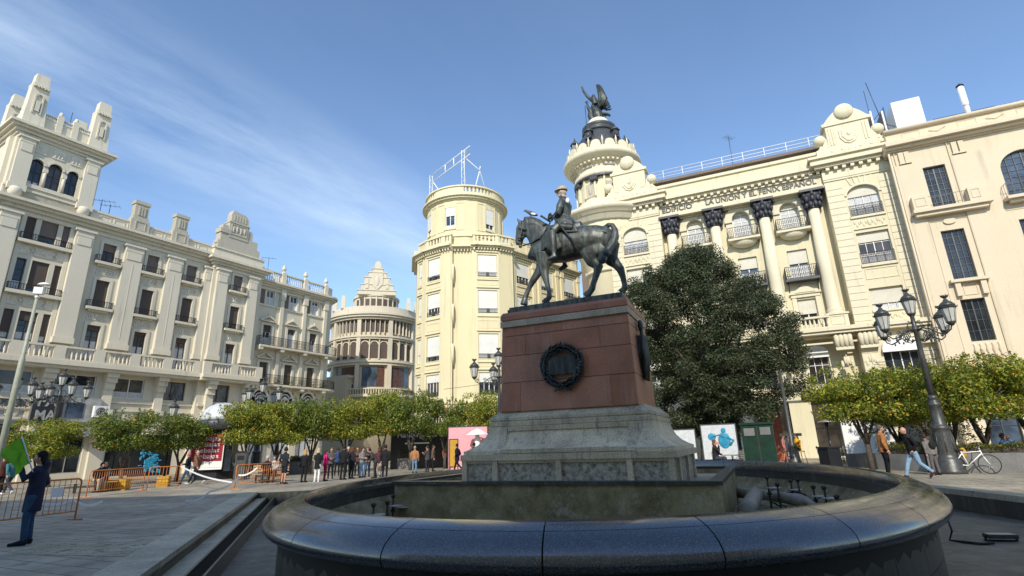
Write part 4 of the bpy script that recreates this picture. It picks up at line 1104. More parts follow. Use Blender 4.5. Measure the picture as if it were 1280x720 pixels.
for i in range(44):
    a = i*2*pi/44; tr.T = Matrix.Translation((TC[0], TC[1], 0)) @ Matrix.Rotation(a, 4, 'Z'); tr.box(2.8, 3.25, -.1, .1, 27.3, 27.5); tr.T = None
for i in range(16):
    a = i*2*pi/16+.1
    tr.T = Matrix.Translation((TC[0], TC[1], 0)) @ Matrix.Rotation(a, 4, 'Z')
    if i % 2 == 0:
        tr.box(2.5, 2.72, -.55, -.38, 23.9, 26.0); tr.box(2.5, 2.72, .38, .55, 23.9, 26.0)
    # parapet crown: arched merlons and little pinnacles
    tr.box(3.25, 3.55, -.5, .5, 28.35, 28.85)
    tr.T = tr.T @ Matrix.Rotation(-pi/2, 4, 'Z')
    tr.prism([(-.45, 28.8)]+[(-.45*cos(q*pi/8), 28.95+.4*sin(q*pi/8)) for q in range(9)]+[(.45, 28.8)], 3.28, 3.5)
    tr.T = None
    a += pi/16; tr.T = Matrix.Translation((TC[0], TC[1], 0)) @ Matrix.Rotation(a, 4, 'Z'); tr.lathe([(.09, 0), (.09, .9), (.12, 1.0), (.07, 1.2), (.01, 1.45)], (3.4, 0, 28.35), 8); tr.T = None
tr.lathe([(3.3, 0), (3.3, .35), (3.55, .35), (3.55, 0)], (TC[0], TC[1], 28.3), 48, False, cap=False)
w.build('tower_wall', M['fenix'], F); tr.build('tower_cornice', M['fenix_trim'], F)
m = MB()
for i in range(16):
    a = i*2*pi/16+.1+(.17 if i % 2 else -.17)
    m.T = Matrix.Translation((TC[0], TC[1], 0)) @ Matrix.Rotation(a, 4, 'Z'); m.box(2.4, 2.9, -.3, .3, 25.45, 26.0)
    for q in (-.2, 0, .2): m.ball((2.88, q, 25.6), (.1, .1, .22), 6, 5)
    m.T = None
m.lathe([(2.6, 0), (2.92, .0), (2.92, .18), (2.6, .18)], (TC[0], TC[1], 25.86), 40, False, cap=False)
m.build('tower_capital_band', M['capital'], F)
for i in range(8):
    m = MB(); a = i*2*pi/8+.1+.39
    m.T = Matrix.Translation((TC[0], TC[1], 0)) @ Matrix.Rotation(a, 4, 'Z'); m.box(2.5, 2.6, -.42, .42, 23.9, 25.3); m.box(2.72, 2.86, -.5, .5, 26.95, 27.2); m.ball((2.62, 0, 24.6), (.06, .2, .45), 8, 6); m.T = None; m.build('tower_relief_panel', M['greystone'], F)
m = MB(); m.lathe([(3.1, 0), (2.95, .6), (2.6, 1.5), (2.2, 2.3), (1.75, 2.9), (1.6, 3.2)], (TC[0], TC[1], 28.5), 32); m.lathe([(1.6, 0), (1.75, .1), (1.75, .3), (1.6, .35), (1.6, .55), (1.7, .65), (1.7, .85), (1.5, 1.0)], (TC[0], TC[1], 31.7), 32)
dome = m.build('dome', M['slate'], F)
for i in range(6):
    a = i*pi/3+.35; m = MB(); m.T = Matrix.Translation((TC[0], TC[1], 0)) @ Matrix.Rotation(a, 4, 'Z')
    m.box(2.0, 2.85, -.3, .3, 30.1, 30.9); m.lathe([(.5, 0), (.35, .25), (.12, .45), (.03, .85)], (2.55, 0, 30.85), 8); m.ball((2.87, 0, 30.5), (.05, .2, .25), 8, 6); m.build('dormer', M['slate'], dome)
m = MB(); m.lathe([(1.25, 0), (1.2, .35), (.95, .75), (.6, 1.0), (0, 1.1)], (TC[0], TC[1], 32.7), 24); m.build('dome_cap', M['fenix_trim'], F)
# winged bronze group on the dome
ph = empty('winged_statue', fB(TC[0]-.2, TC[1], 33.75), rzB, 'dark winged bronze figure with one arm raised on top of the dome', 'statue')
m = MB()
# eagle body, tail and the seated figure
m.tube([(.35, 0, -.1), (.2, 0, .5), (.1, 0, 1.0), (-.15, 0, 1.5), (-.25, 0, 1.9)], [.55, .62, .5, .3, .12], 12)
m.tube([(.3, .1, .5), (.9, .1, .5), (1.35, .1, .3), (1.5, .1, .1)], [.35, .33, .3, .2], 10, flat=.5)
m.tube([(-.3, -.15, -.1), (-.5, -.2, .5), (-.45, -.1, 1.1), (-.7, -.1, 1.7), (-.75, -.1, 2.2)], [.3, .3, .26, .16, .1], 10)
m.ball((-.78, -.1, 2.35), (.16, .15, .2), 10, 8); m.tube([(-.78, -.1, 2.4), (-1.05, -.1, 2.3)], [.08, .02], 6)
m.tube([(-.2, 0, 2.4), (-.75, 0, 3.2), (-1.1, 0, 4.0), (-1.2, 0, 4.55)], [.2, .16, .12, .1], 8)
m.ball((-.05, 0, 2.9), (.2, .2, .25), 10, 8); m.tube([(.1, 0, 1.8), (-.05, 0, 2.7)], [.35, .3], 10)
body = remesh(m, .06, 3)
f_ = MB()
for k in range(16):   # upswept wing: long feathers
    t = k/15; base = Vector((.35+.7*t, .25*(1 if k % 2 else -1)*.4, 1.2+.3*sin(t*3)))
    tip = Vector((.35+.95*t**.8, .1, 4.3-2.4*t**2.2)); mid = (base+tip)/2+Vector((.28, 0, .0))
    f_.tube([tuple(base), tuple(mid), tuple(tip)], [.16, .17, .05], 6, flat=.35)
    f_.tube([tuple(base+Vector((0, .5, 0))), tuple(mid+Vector((0, .9, -.1))), tuple(tip+Vector((0, 1.3, -.3)))], [.16, .17, .05], 6, flat=.35)
ph_o = bpy.data.objects.new('figure', mesh_with(body, None, M['bronze2'], 'figure')); COL.objects.link(ph_o); ph_o.parent = ph
f_.build('wing', M['bronze2'], ph)
m = MB(); m.tube([(1.0, 0, -.6), (1.0, 0, .3)], .05, 5); m.tube([(-1.0, -.1, -1.2), (-1.0, -.1, 2.0)], .03, 5); m.build('lightning_rod', M['iron'], ph)

# ================================================================== right-hand pale building with metal windows
yr = -1.0; S_ = .977
Rb = empty('metal_windowed_building', fB(11.7, yr), rzB, 'smooth pale cream building with tall dark metal windows at the right edge', 'building')
w = MB(); tr = MB()
def rx(x): return x*S_-11.7
def rzz(z): return 1.55+(z-1.55)*S_
wz = [(16.85, 20.12), (11.53, 15.1), (7.2, 10.08)]
cols_ = [(13.65, 14.98), (17.9, 20.6), (23.6, 24.95), (28, 29.3)]
hs = []
for i, (a, b_) in enumerate(cols_):
    for k, (z0, z1) in enumerate(wz):
        if i == 1 and k: a2, b2 = 17.95, 20.4
        else: a2, b2 = a, b_
        hs.append((rx(a2), rx(b2), rzz(z0), rzz(z1), 1.2) if (i == 1 and k == 0) else (rx(a2), rx(b2), rzz(z0), rzz(z1)))
hs += [(rx(16.7), rx(19.0), .05, 4.2, .9), (rx(13.2), rx(14.9), .6, 4.2), (rx(22), rx(25), .05, 4.2)]
XE = 24
wall(w, 0.01, XE, 0, rzz(21.9), 0, .5, hs)
w.box(0.01, .3, .5, 14, 0, rzz(21.9)); w.box(.01, XE, .5, 14, rzz(21.5), rzz(21.85))
w.box(0.01, XE, .1, .5, rzz(22.4), rzz(23.5)); w.box(.3, XE, 13.5, 14, 0, rzz(21.5)); w.box(XE-.4, XE, .5, 13.5, 0, rzz(21.5))
for h0, h, p in ((21.75, .12, .15), (21.87, .2, .4), (22.07, .25, .7), (22.32, .15, .55)): tr.box(-.3, XE+.3, -p, .5, rzz(h0), rzz(h0)+h*S_)
tr.tube([(-.05, -.02, rzz(23.55)), (XE, -.02, rzz(23.55))], .16, 10); tr.box(-.05, XE, .0, .5, rzz(23.4), rzz(23.68))
for i in range(7):
    x = rx(13.0)+i*3.3
    panel(tr, x, x+1.1, rzz(22.7), rzz(23.25), .1, .04, .03)
    tr.tube([(x+1.6, .07, rzz(23.0)), (x+2.1, .07, rzz(22.85)), (x+2.6, .07, rzz(23.1))], .03, 4)
# tall pilasters
for x in (rx(12.15), rx(15.35), rx(21.6), rx(25.4)):
    tr.box(x, x+.04, -.1, 0, 4.6, rzz(21.75))
tr.box(rx(15.4), rx(17.4), -.1, 0, 4.6, rzz(20.6)); tr.box(rx(21.3), rx(23.2), -.1, 0, 4.6, rzz(20.6)); tr.box(0, rx(13.1), -.1, 0, 4.6, rzz(20.6))
for x in (rx(12.4), rx(12.75), rx(15.6), rx(16.0), rx(21.4), rx(21.8)): tr.box(x, x+.3, -.16, 0, rzz(20.75), rzz(21.6)); tr.box(x-.05, x+.35, -.2, 0, rzz(20.65), rzz(20.75))
# balcony shelf of the upper window with corner blocks
tr.box(rx(12.25), rx(16.75), -.75, 0, rzz(16.5), rzz(16.72)); tr.box(rx(12.4), rx(16.5), -.55, 0, rzz(16.25), rzz(16.5))
for a, b_ in ((12.35, 13.3), (15.55, 16.35)): tr.box(rx(a), rx(b_), -.65, -.05, rzz(16.72), rzz(17.75)); panel(tr, rx(a)+.15, rx(b_)-.15, rzz(16.95), rzz(17.6), -.65, .05, .03)
tr.lathe([(.22, 0), (.22, .05)], (0, 0, 0), 16); k = len(tr.v)-32
for i in range(k, len(tr.v)): vx, vy, vz = tr.v[i]; tr.v[i] = (rx(14.3)+vx*1.6, -.05-vz, rzz(15.75)+vy)
tr.box(rx(17.5), rx(21), -.75, 0, rzz(16.45), rzz(16.65)); tr.box(rx(17.7), rx(20.8), -.5, 0, rzz(16.25), rzz(16.45))
for a, b_ in ((13.5, 15.3), (17.7, 20.7)):
    tr.box(rx(a)-.15, rx(b_)+.15, -.4, 0, rzz(11.25), rzz(11.45))
    for x in (rx(a)+.05, rx(b_)-.35): tr.box(x, x+.3, -.28, 0, rzz(10.3), rzz(11.25))
    panel(tr, rx(a)+.5, rx(b_)-.5, rzz(10.35), rzz(11.1), 0)
    panel(tr, rx(a)-.35, rx(b_)+.3, rzz(5.6), rzz(15.9), 0, .06, .04)
    for q in range(5): x = rx(a)+.25+q*(rx(b_)-rx(a)-.5)/4; tr.lathe([(.1, 0), (.06, .12), (.13, .35), (.06, .6), (.1, .8)], (x, -.02, rzz(6.22)), 8)
for z0 in (4.45, 5.5): tr.box(0.0, XE, -.14, 0, rzz(z0), rzz(z0)+.16)
for z0 in (1.0, 2.1, 3.2): tr.box(0.02, rx(13.0), -.03, 0, z0, z0+.03)
w.build('wall', M['pale'], Rb); tr.build('mouldings', M['pale'], Rb)
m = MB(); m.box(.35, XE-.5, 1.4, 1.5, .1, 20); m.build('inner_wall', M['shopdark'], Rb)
for i, (a, b_) in enumerate(cols_):
    for k, (z0, z1) in enumerate(wz):
        if i == 1 and k: a, b_ = 17.95, 20.4
        window(Rb, rx(a), rx(b_), rzz(z0), rzz(z1), .25, 4 if i != 1 else 6, 7 if k < 2 else 4, 'lampgrey', .07, bar=.2)
window(Rb, rx(16.7), rx(19.0), .05, 4.2, .25, 2, 2, 'darkwood', .14); window(Rb, rx(13.2), rx(14.9), .6, 4.2, .25, 2, 3, 'lampgrey'); window(Rb, rx(22), rx(25), .05, 4.2, .25, 3, 2, 'shopdark')
m = MB(); m.box(rx(16.9), rx(18.9), .12, .2, .1, 3.9); m.box(rx(17.85), rx(17.9), .08, .2, .1, 3.9); m.build('wooden_gate', M['darkwood'], Rb)
m = MB(); rail_mb(m, rx(13.3), rx(15.55), -.6, -.6, rzz(16.72), .85, .3, .01, top=.012); rail_mb(m, rx(17.6), rx(20.9), -.65, 0, rzz(16.65), .9, .3, .01, top=.012); m.build('balcony_railing', M['lampgrey'], Rb)
m = MB(); m.tube([(-.12, -.12, .3), (-.12, -.12, rzz(21.7))], .07, 8); m.build('drainpipe', M['pale'], Rb)
m = MB(); m.tube([(rx(15.4), -.2, .1), (rx(15.4), -.2, 4.3)], .06, 8); m.build('drainpipe', M['lampgrey'], Rb)
# roof things
m = MB(); m.box(rx(13.5), rx(15.4), 2.2, 5, rzz(21.9), 26.6); m.build('roof_hut', M['whitepaint'], Rb)
m = MB(); m.tube([(rx(15.5), 1.2, rzz(24.4)), (rx(19.2), 1.2, rzz(24.4))], .02, 5); m.tube([(rx(15.5), 1.2, rzz(23.7)), (rx(19.2), 1.2, rzz(23.7))], .02, 5)
for i in range(28): x = rx(15.5)+i*.134; m.tube([(x, 1.2, rzz(23.6)), (x, 1.2, rzz(24.4))], .011, 4)
for i in range(9): a = i/8*pi; m.tube([(rx(19.3)+.9-.9*cos(a), 1.2, rzz(23.6)), (rx(19.3)+.9-.9*cos(a), 1.2, rzz(24.3)+.1*sin(a)), (rx(19.3)+.9-.9*cos(a), 1.9, rzz(24.6)+.1*sin(a))], .014, 4)
m.build('roof_railing', M['lampgrey'], Rb)
ch = empty('flue_pipe', fB(rx(17.55)+11.7, yr+1.0, rzz(23.4)), rzB, 'polished steel flue pipe above the parapet, its sun gleam painted white', 'chimney flue')
m = MB(); m.tube([(0, 0, 0), (0, 0, 3.0)], .17, 16); m.lathe([(.17, 0), (.21, .3), (.21, 1.6), (.17, 1.7)], (0, 0, 1.3), 16); m.build('pipe', M['flue'], ch)
m = MB(); m.lathe([(.24, 0), (.24, .06), (.02, .25)], (0, 0, 3.05), 12); m.build('rain_cap', M['rustmetal'], ch)
for x, ty in ((11.75, 1.2), (12.6, 1.6)):
    sp = empty('solar_panel', fB(x, ty, 23.3), rzB, None, 'roof panel', 'upright white-edged panels on the roof')
    sp['label'] = 'tall white-edged roof panel right beside the crest' if x < 12 else 'tall white-edged roof panel nearer the white roof hut'
    m = MB(); m.box(-.05, .05, -.05, 1.6, 0, 3.0); m.build('edge_frame', M['whitepaint'], sp)
    m = MB(); m.box(-.09, -.06, 0, 1.55, .1, 2.9); m.build('face', M['brownpale'], sp)
an = empty('roof_scaffold', fB(13.0, 1.6, 23.3), rzB, 'thin metal mast and struts beside the white roof hut', 'antenna mast')
m = MB()
for p in (((-.3, 0, 0), (-.1, .5, 3.6)), ((-1.0, 0, 2.4), (-.1, .5, 3.5)), ((-.4, 0, 1.8), (1.9, 0, .3)), ((-.5, 0, .2), (.6, 0, 1.2)), ((.3, 0, .2), (-.4, 0, 1.0)), ((-.6, 0, 2.6), (-.9, .2, 6.0))): m.tube(p, .03, 5)
m.build('struts', M['lampgrey'], an)

# ================================================================== dark building filling the street end
sb = empty('brown_street_building', (9.5, 66, 0), radians(-8), 'narrow brown facade at the end of the street behind the horse statue', 'building')
m = MB(); m.box(-.25, 4.2, 0, 10, 0, 27); m.box(-.35, 4.3, -.3, 0, 26, 27.2); m.build('wall', M['brownwall'], sb)
for i in range(3):
    for k in range(6): window(sb, .3+i*1.3, 1.0+i*1.3, 3+k*3.8, 5+k*3.8, -.04, 2, 2, 'whitepaint')
# ------------------------------------------------------------------ camera model used to place things where they stand
FPX = 656.0; EYE = 1.55
_up = Vector((-68, 2195, -FPX)).normalized(); _fw = Vector((0, 0, -1)); _fh = (_fw-_up*_fw.dot(_up)).normalized(); _rt = _fh.cross(_up)
CM = Matrix((_rt, _fh, _up))      # camera axes -> world
def ray(x, y): return CM @ Vector((x-640, -(y-360), -FPX))
def G(x, y, z=0):
    d = ray(x, y); t = (z-EYE)/d.z; return Vector((d.x*t, d.y*t, z))
def PD(x, y, D):
    """ground position in the direction of a pixel at distance D"""
    d = ray(x, y); k = D/hypot(d.x, d.y); return Vector((d.x*k, d.y*k, 0))
def HZ(x, y, D):
    d = ray(x, y); return EYE+d.z*D/hypot(d.x, d.y)
aM = radians(-24.12)
U = Vector((cos(aM), sin(aM), 0)); V = Vector((-sin(aM), cos(aM), 0))
def onV(x, y, v):
    """pixel -> (u, v, z) on the vertical plane v"""
    d = ray(x, y); k = v/d.dot(V); return (d.dot(U)*k, v, EYE+d.z*k)
MO = (-4.22, 13.35)
def mw(u, v, z=0): return tuple(U*u+V*v+Vector((0, 0, z)))

mon = empty('statue_pedestal', mw(*MO), aM, 'red granite pedestal on a flared grey granite base in the fountain', 'pedestal')
m = MB()
# rusticated base course with framed blocks
m.box(-2.5, 2.5, -1.5, 2.1, .60, 1.2)
m.build('base_course', M['roughstone'], mon)
m = MB(); m.box(-2.58, 2.58, -1.58, 2.18, 1.2, 1.34)
for x in (-2.55, -1.72, -.12, 1.5, 2.37): m.box(x, x+.13, -1.56, -1.3, .6, 1.2)
for x0, x1 in ((-2.42, -1.72), (-1.59, -.12), (.01, 1.5), (1.63, 2.37)): m.box(x0, x1, -1.54, -1.3, 1.14, 1.2); m.box(x0, x1, -1.54, -1.3, .6, .64)
for y in (-1.2, .2, 1.5): m.box(2.3, 2.56, y, y+.16, .6, 1.2)
m.build('base_frame', M['greygranite'], mon)
m = MB()
# flared middle: concave profile swept round a rectangle
def flare(mb, prof, hx, hy, cx=0, cy=0):
    """prof: (offset, z); rectangle half sizes plus offset"""
    rings = [[(cx-hx-o, cy-hy-o, z), (cx+hx+o, cy-hy-o, z), (cx+hx+o, cy+hy+o, z), (cx-hx-o, cy+hy+o, z)] for o, z in prof]
    vs = [p for r in rings for p in r]
    fs = [(j*4+i, j*4+(i+1) % 4, (j+1)*4+(i+1) % 4, (j+1)*4+i) for j in range(len(prof)-1) for i in range(4)]
    fs += [(3, 2, 1, 0), tuple((len(prof)-1)*4+i for i in range(4))]
    mb.add(vs, fs)
hx, hy = 1.9, 1.2; cy = .3
flare(m, [(.62, 1.34), (.62, 1.42), (.5, 1.47), (.36, 1.56), (.25, 1.68), (.18, 1.82), (.15, 1.92), (.15, 1.99)], hx, hy, 0, cy)
m.build('flared_base', M['palegranite'], mon)
m = MB()
for s in (-1, 1):   # raised frames round sunk panels, scroll corners
    for a, b_ in ((1.22, 1.98), ):
        pts = [(.64, 1.36), (.52, 1.45), (.38, 1.54), (.27, 1.66), (.2, 1.8), (.17, 1.96)]
        for x0, x1 in ((s*1.52, s*1.72), ):
            for (o1, z1), (o2, z2) in zip(pts[:-1], pts[1:]):
                xa, xb = min(x0, x1), max(x0, x1); y1, y2 = cy-hy-o1, cy-hy-o2
                m.add([(xa, y1-.02, z1), (xb, y1-.02, z1), (xb, y2-.02, z2), (xa, y2-.02, z2), (xa, y1+.05, z1), (xb, y1+.05, z1), (xb, y2+.05, z2), (xa, y2+.05, z2)], [(0,1,2,3), (4,7,6,5), (0,3,7,4), (1,5,6,2)])
m.box(-1.5, 1.5, cy-hy-.2, cy-hy-.1, 1.88, 1.98); m.box(-1.5, 1.5, cy-hy-.66, cy-hy-.5, 1.36, 1.45)
for x in (-1.5, -.55, .45, 1.5):
    for (o1, z1), (o2, z2) in zip(pts[:-1], pts[1:]): m.add([(x, cy-hy-o1-.012, z1), (x+.02, cy-hy-o1-.012, z1), (x+.02, cy-hy-o2-.012, z2), (x, cy-hy-o2-.012, z2)], [(0,1,2,3)])
m.build('flare_frame', M['greygranite'], mon)
m = MB()
flare(m, [(.1, 1.99), (.17, 2.0), (.17, 2.1), (.13, 2.12), (.15, 2.14), (.15, 2.2), (.02, 2.33), (0, 2.36)], 1.87, 1.18, 0, cy)
m.build('moulding', M['greygranite'], mon)
# red granite block: courses with fine joints, slightly tapering
tt = [(2.36, 2.36+.72, [.16, .83]), (3.09, 3.09+.68, [.42, .62]), (3.78, 3.78+.52, [.2, .78]), (4.31, 4.31+.22, [.5])]
m = MB()
def redc(z0, z1, cuts, mb):
    f = lambda z: (z-2.36)*.035
    xs = [0]+cuts+[1]
    for a, b_ in zip(xs[:-1], xs[1:]):
        k = rnd.random() < .35; mb.mi = 1 if k else 0
        g = .0035
        def X(t, z, e=0): h = 1.76-f(z)*.9; return -h+2*h*t+e
        ya0, ya1 = -.95+f(z0), -.95+f(z1); yb0, yb1 = 1.35-f(z0), 1.35-f(z1)
        vs = [(X(a, z0, g), ya0, z0), (X(b_, z0, -g), ya0, z0), (X(b_, z0, -g), yb0, z0), (X(a, z0, g), yb0, z0), (X(a, z1, g), ya1, z1-g), (X(b_, z1, -g), ya1, z1-g), (X(b_, z1, -g), yb1, z1-g), (X(a, z1, g), yb1, z1-g)]
        mb.add(vs, [(0,3,2,1), (4,5,6,7), (0,1,5,4), (1,2,6,5), (2,3,7,6), (3,0,4,7)])
for z0, z1, cuts in tt: redc(z0, z1, cuts, m)
m.mi = 0
flare(m, [(.0, 4.53), (0, 4.54)], 1.66, 1.08, 0, .2)
flare(m, [(.02, 4.72), (.05, 4.74), (.05, 4.86), (0.0, 4.95)], 1.66, 1.08, 0, .2)
m.build('granite_block', [M['redgranite'], M['redgranite2']], mon)
m = MB(); flare(m, [(.02, 4.54), (.055, 4.55), (.055, 4.71), (.02, 4.72)], 1.66, 1.08, 0, .2); m.build('pale_band', M['creamband'], mon)
# bronze wreath and plaque
u0, _, zc = onV(703.5, 458, 12.4); wx = u0-MO[0]; yw = -.99
wr = MB(); r = random.Random(5)
wr.T = Matrix.Translation((wx, yw, zc)); RW = .47
for i in range(40):
    a = -pi/2+(i+.5)*2*pi/40; s = 1 if cos(a) > 0 else -1
    for k in (-1, 0, 1):
        rr_ = RW+k*.07+r.uniform(-.02, .02); p = Vector((rr_*cos(a), -.03-.04*(k == 0), rr_*sin(a)))
        tdir = Vector((-sin(a), 0, cos(a)))*s+Vector((cos(a), 0, sin(a)))*k*.5; tdir.normalize()
        wr.tube([tuple(p-tdir*.08), tuple(p+Vector((0, -.03, 0))), tuple(p+tdir*.09)], [.012, .045, .008], 6, flat=.55)
for i in range(32):
    a, b_ = i*pi/16, (i+1)*pi/16; wr.tube([(RW*cos(a), 0, RW*sin(a)), (RW*cos(b_), 0, RW*sin(b_))], .055, 6, cap=False)
for s in (-1, 1): wr.tube([(-s*.05, -.05, -.47), (s*.1, -.06, -.56), (s*.22, -.05, -.6)], [.03, .03, .02], 6)
wr.tube([(0, -.04, .5), (0, -.04, .62)], [.05, .01], 6)
wr.T = None; wr.build('bronze_wreath', M['bronze2'], mon)
m = MB(); m.T = Matrix.Translation((wx, yw, zc)); m.box(-.36, .37, -.06, .03, -.2, .22); m.prism([(-.36, .22), (-.1, .25), (0, .29), (.1, .25), (.37, .22)], -.06, .03)
m.T = None; m.build('plaque', M['bronze2'], mon)
# coat of arms with draped staff on the right side
m = MB(); m.T = Matrix.Translation((1.72, .15, 3.75)) @ Matrix.Rotation(pi/2, 4, 'Z')
m.tube([(0, -.06, .75), (0, -.07, .3), (-.05, -.06, -.7)], [.04, .05, .05], 8); m.ball((0, -.06, .65), (.12, .07, .16), 10, 8)
m.prism([(-.3, .35), (.3, .35), (.32, -.1), (.15, -.55), (0, -.7), (-.15, -.55), (-.32, -.1)], -.1, .02)
for k in range(5): m.tube([(-.25+k*.12, -.1, .4), (-.3+k*.14, -.13, -.1), (-.2+k*.1, -.09, -.75)], [.04, .06, .03], 6)
m.T = None; m.build('coat_of_arms', M['bronze2'], mon)

# ------------------------------------------------------------------ horse and rider
VS = 12.95
st = empty('equestrian_statue', mw(MO[0], VS, 4.95), aM, 'dark bronze horse and rider with sword and baton, horse walking left, tail curled', 'statue')
def S(x, y, dv=0):
    u, v, z = onV(x, y, VS+dv); return Vector((u-MO[0], dv, z-4.95))
m = MB(); m.box(-1.52, 1.58, -.36, .6, 0, .17); m.box(-1.6, -1.52, -.3, .5, .0, .13)
m.build('bronze_base', M['bronze'], st)
h = MB()
def tb(pts, r, n=14, flat=1.0, mb=None): (mb or h).tube([tuple(p) for p in pts], r, n, True, flat, side=(0, 1, 0))
# trunk: sections along the barrel (vertical radius second, width first)
C = [(676, 301, .18, .22), (673, 311, .27, .42), (683, 309, .34, .50), (696, 307, .40, .50), (709, 306.5, .43, .475), (721, 304.5, .43, .44), (733, 301.5, .42, .43), (745, 301, .41, .43), (756, 302, .36, .40), (764, 304, .25, .30), (768, 306, .12, .16)]
pts = [S(a, b_) for a, b_, _, _ in C]
tb(pts, [(w_, v_) for _, _, w_, v_ in C], 20)
tb([S(690, 289), S(710, 287), S(728, 283.5)], [.16, .2, .16], 12)
# neck: broad arched crest
tb([S(685, 303), S(677, 296), S(669.5, 288.5), (S(662, 283)), S(657.5, 280)], [(.26, .50), (.24, .42), (.18, .335), (.14, .26), (.11, .18)], 16)
tb([S(683, 286.5), S(673, 277.5), S(663, 274), S(655, 275)], [(.06, .10)]*4, 10)
# head
tb([S(657, 279.5), S(653, 287), S(650.5, 294), S(649, 301), S(648.8, 306)], [(.13, .20), (.135, .215), (.105, .15), (.085, .125), (.075, .10)], 14)
tb([S(656, 288), S(655, 293), S(652, 297)], [(.10, .15), (.1, .13), (.06, .06)], 10)
h.ball(tuple(S(647.5, 304)), (.07, .08, .06)); h.ball(tuple(S(650.5, 308.5)), (.06, .06, .045))
for dv in (-.09, .09):
    tb([S(650, 278.5, dv), S(648, 275.5, dv), S(646.3, 272.5, dv*1.2)], [.045, .04, .01], 8)
    h.ball(tuple(S(649.3, 286.5, dv*1.35)), (.035, .03, .04)); h.ball(tuple(S(646.7, 303, dv*.7)), (.03, .03, .03))
tb([S(652, 276), S(649, 281), S(647.8, 286)], [.05, .05, .02], 8)
# forelock / mane ridge
for k in range(9):
    t = k/8; x = 684-26*t; y = 286-13*sin(t*1.9)*.95; tb([S(x, y, -.08), S(x+1.5, y+5, -.14), S(x+2.5, y+10, -.13)], [.05, .045, .02], 6)
# legs
def leg(pts, rs, dv, hoof):
    tb([S(a, b_, dv) for a, b_ in pts], rs, 12)
    (hx_, hy_), (tx, ty) = hoof
    tb([S(hx_, hy_, dv), S(tx, ty, dv)], [(.085, .085), (.125, .11)], 12)
NF, FF, NH, FH = -.16, .08, -.14, .12
leg([(681, 316), (680.5, 327), (680.6, 337), (681.8, 347), (684, 355), (686.5, 365), (687, 371), (684, 375)], [(.2, .3), (.15, .215), (.10, .135), (.088, .105), (.062, .075), (.06, .068), (.075, .082), (.065, .07)], NF, ((684, 374), (681.3, 379.3)))
leg([(683, 322), (678, 333), (672, 342), (665.5, 352), (661, 361), (657, 370.5), (655.8, 374)], [(.2, .28), (.13, .18), (.10, .12), (.085, .10), (.062, .07), (.075, .08), (.06, .065)], FF, ((656, 374), (654.8, 381.5)))
leg([(752, 305), (744, 313), (738, 319), (741.5, 327), (748.3, 334), (745.5, 343), (742, 354), (740.3, 361), (737, 366)], [(.2, .42), (.22, .36), (.20, .30), (.14, .19), (.105, .135), (.075, .095), (.07, .08), (.085, .09), (.07, .075)], NH, ((737.2, 365.5), (731.8, 370.8)))
leg([(759, 308), (761, 318), (765.5, 326), (771, 331), (775.5, 336.5), (778.3, 345), (780.5, 354), (781.5, 359.5), (779, 363.5)], [(.2, .36), (.18, .28), (.13, .18), (.10, .13), (.095, .115), (.07, .085), (.066, .075), (.08, .085), (.065, .07)], FH, ((779.3, 362.5), (776, 366)))
# belly detail and tail (curled, tied)
tb([S(756, 285.5), S(761, 281)], [.08, .07], 10)
tl = MB()
tb([S(757, 285), S(760.5, 280.8, -.05), S(765.5, 281.5, -.1), S(768.8, 288, -.14), S(769.3, 296, -.2), S(766.3, 305, -.28), S(761, 312, -.36), S(756, 317, -.4), S(753, 322.5, -.4), S(751.8, 328.5, -.38)], [.055, .06, .068, .085, .10, .10, .105, .10, .135, .05], 12, mb=tl)
for k in range(5): tb([S(768-k*.8, 288+k, -.2), S(768.6-k*.9, 297, -.28), S(764.5-k*.9, 306, -.36), S(757.5-k*.7, 315, -.47)], [.02, .035, .035, .02], 6, mb=tl)
tl.ball(tuple(S(757, 316.5, -.42)), (.13, .12, .10)); tl.ball(tuple(S(752.8, 323, -.42)), (.13, .12, .15))
body = remesh(h, .026, 5)
o = bpy.data.objects.new('horse', mesh_with(body, None, M['bronze'], 'horse')); COL.objects.link(o); o.parent = st
inst('tail', mesh_with(remesh(tl, .022, 2), None, M['bronze'], 'tail'), st)
# tack
m = MB()
tb([S(653.5, 307, -.1), S(664, 304, -.2), S(676, 296, -.3), S(688, 278, -.2)], .02, 6, mb=m)
tb([S(653.5, 307, .1), S(664, 304, .2), S(676, 296, .3), S(688, 278, .1)], .02, 6, mb=m)
for a, b_ in (((646.8, 298), (655.5, 296)), ((648, 285), (658, 287))): tb([S(*a, -.14), S(*b_, -.16)], .02, 6, mb=m)
tb([S(652, 276, -.12), S(652, 290, -.16), S(651, 300, -.12)], .018, 6, mb=m)
tb([S(690, 298, -.4), S(680, 312, -.36), S(671, 316, -.2), S(669.5, 317, 0)], .03, 6, mb=m)
tb([S(716, 290, -.3), S(735, 287, -.34), S(757, 291, -.3), S(764.5, 290, 0)], .03, 6, mb=m)
m.build('harness', M['bronze2'], st)
m = MB()
tb([S(684, 287, -.28), S(700, 284, -.36), S(715, 285.5, -.34), S(722, 290, -.3)], [.09, .13, .13, .05], 10, mb=m)
tb([S(686, 288, -.35), S(690, 303, -.46), S(697, 313, -.44)], [(.04, .2), (.04, .26), (.03, .16)], 10, mb=m)
tb([S(684, 287, .28), S(700, 284, .34), S(718, 287, .3)], [.09, .13, .08], 10, mb=m)
tb([S(682, 285, 0), S(684, 281, 0)], [(.22, .08), (.2, .05)], 10, mb=m); tb([S(716, 283, 0), S(719, 279, 0)], [(.26, .1), (.24, .05)], 10, mb=m)
sd = remesh(m, .025, 3); o = bpy.data.objects.new('saddle', mesh_with(sd, None, M['bronze2'], 'saddle')); COL.objects.link(o); o.parent = st
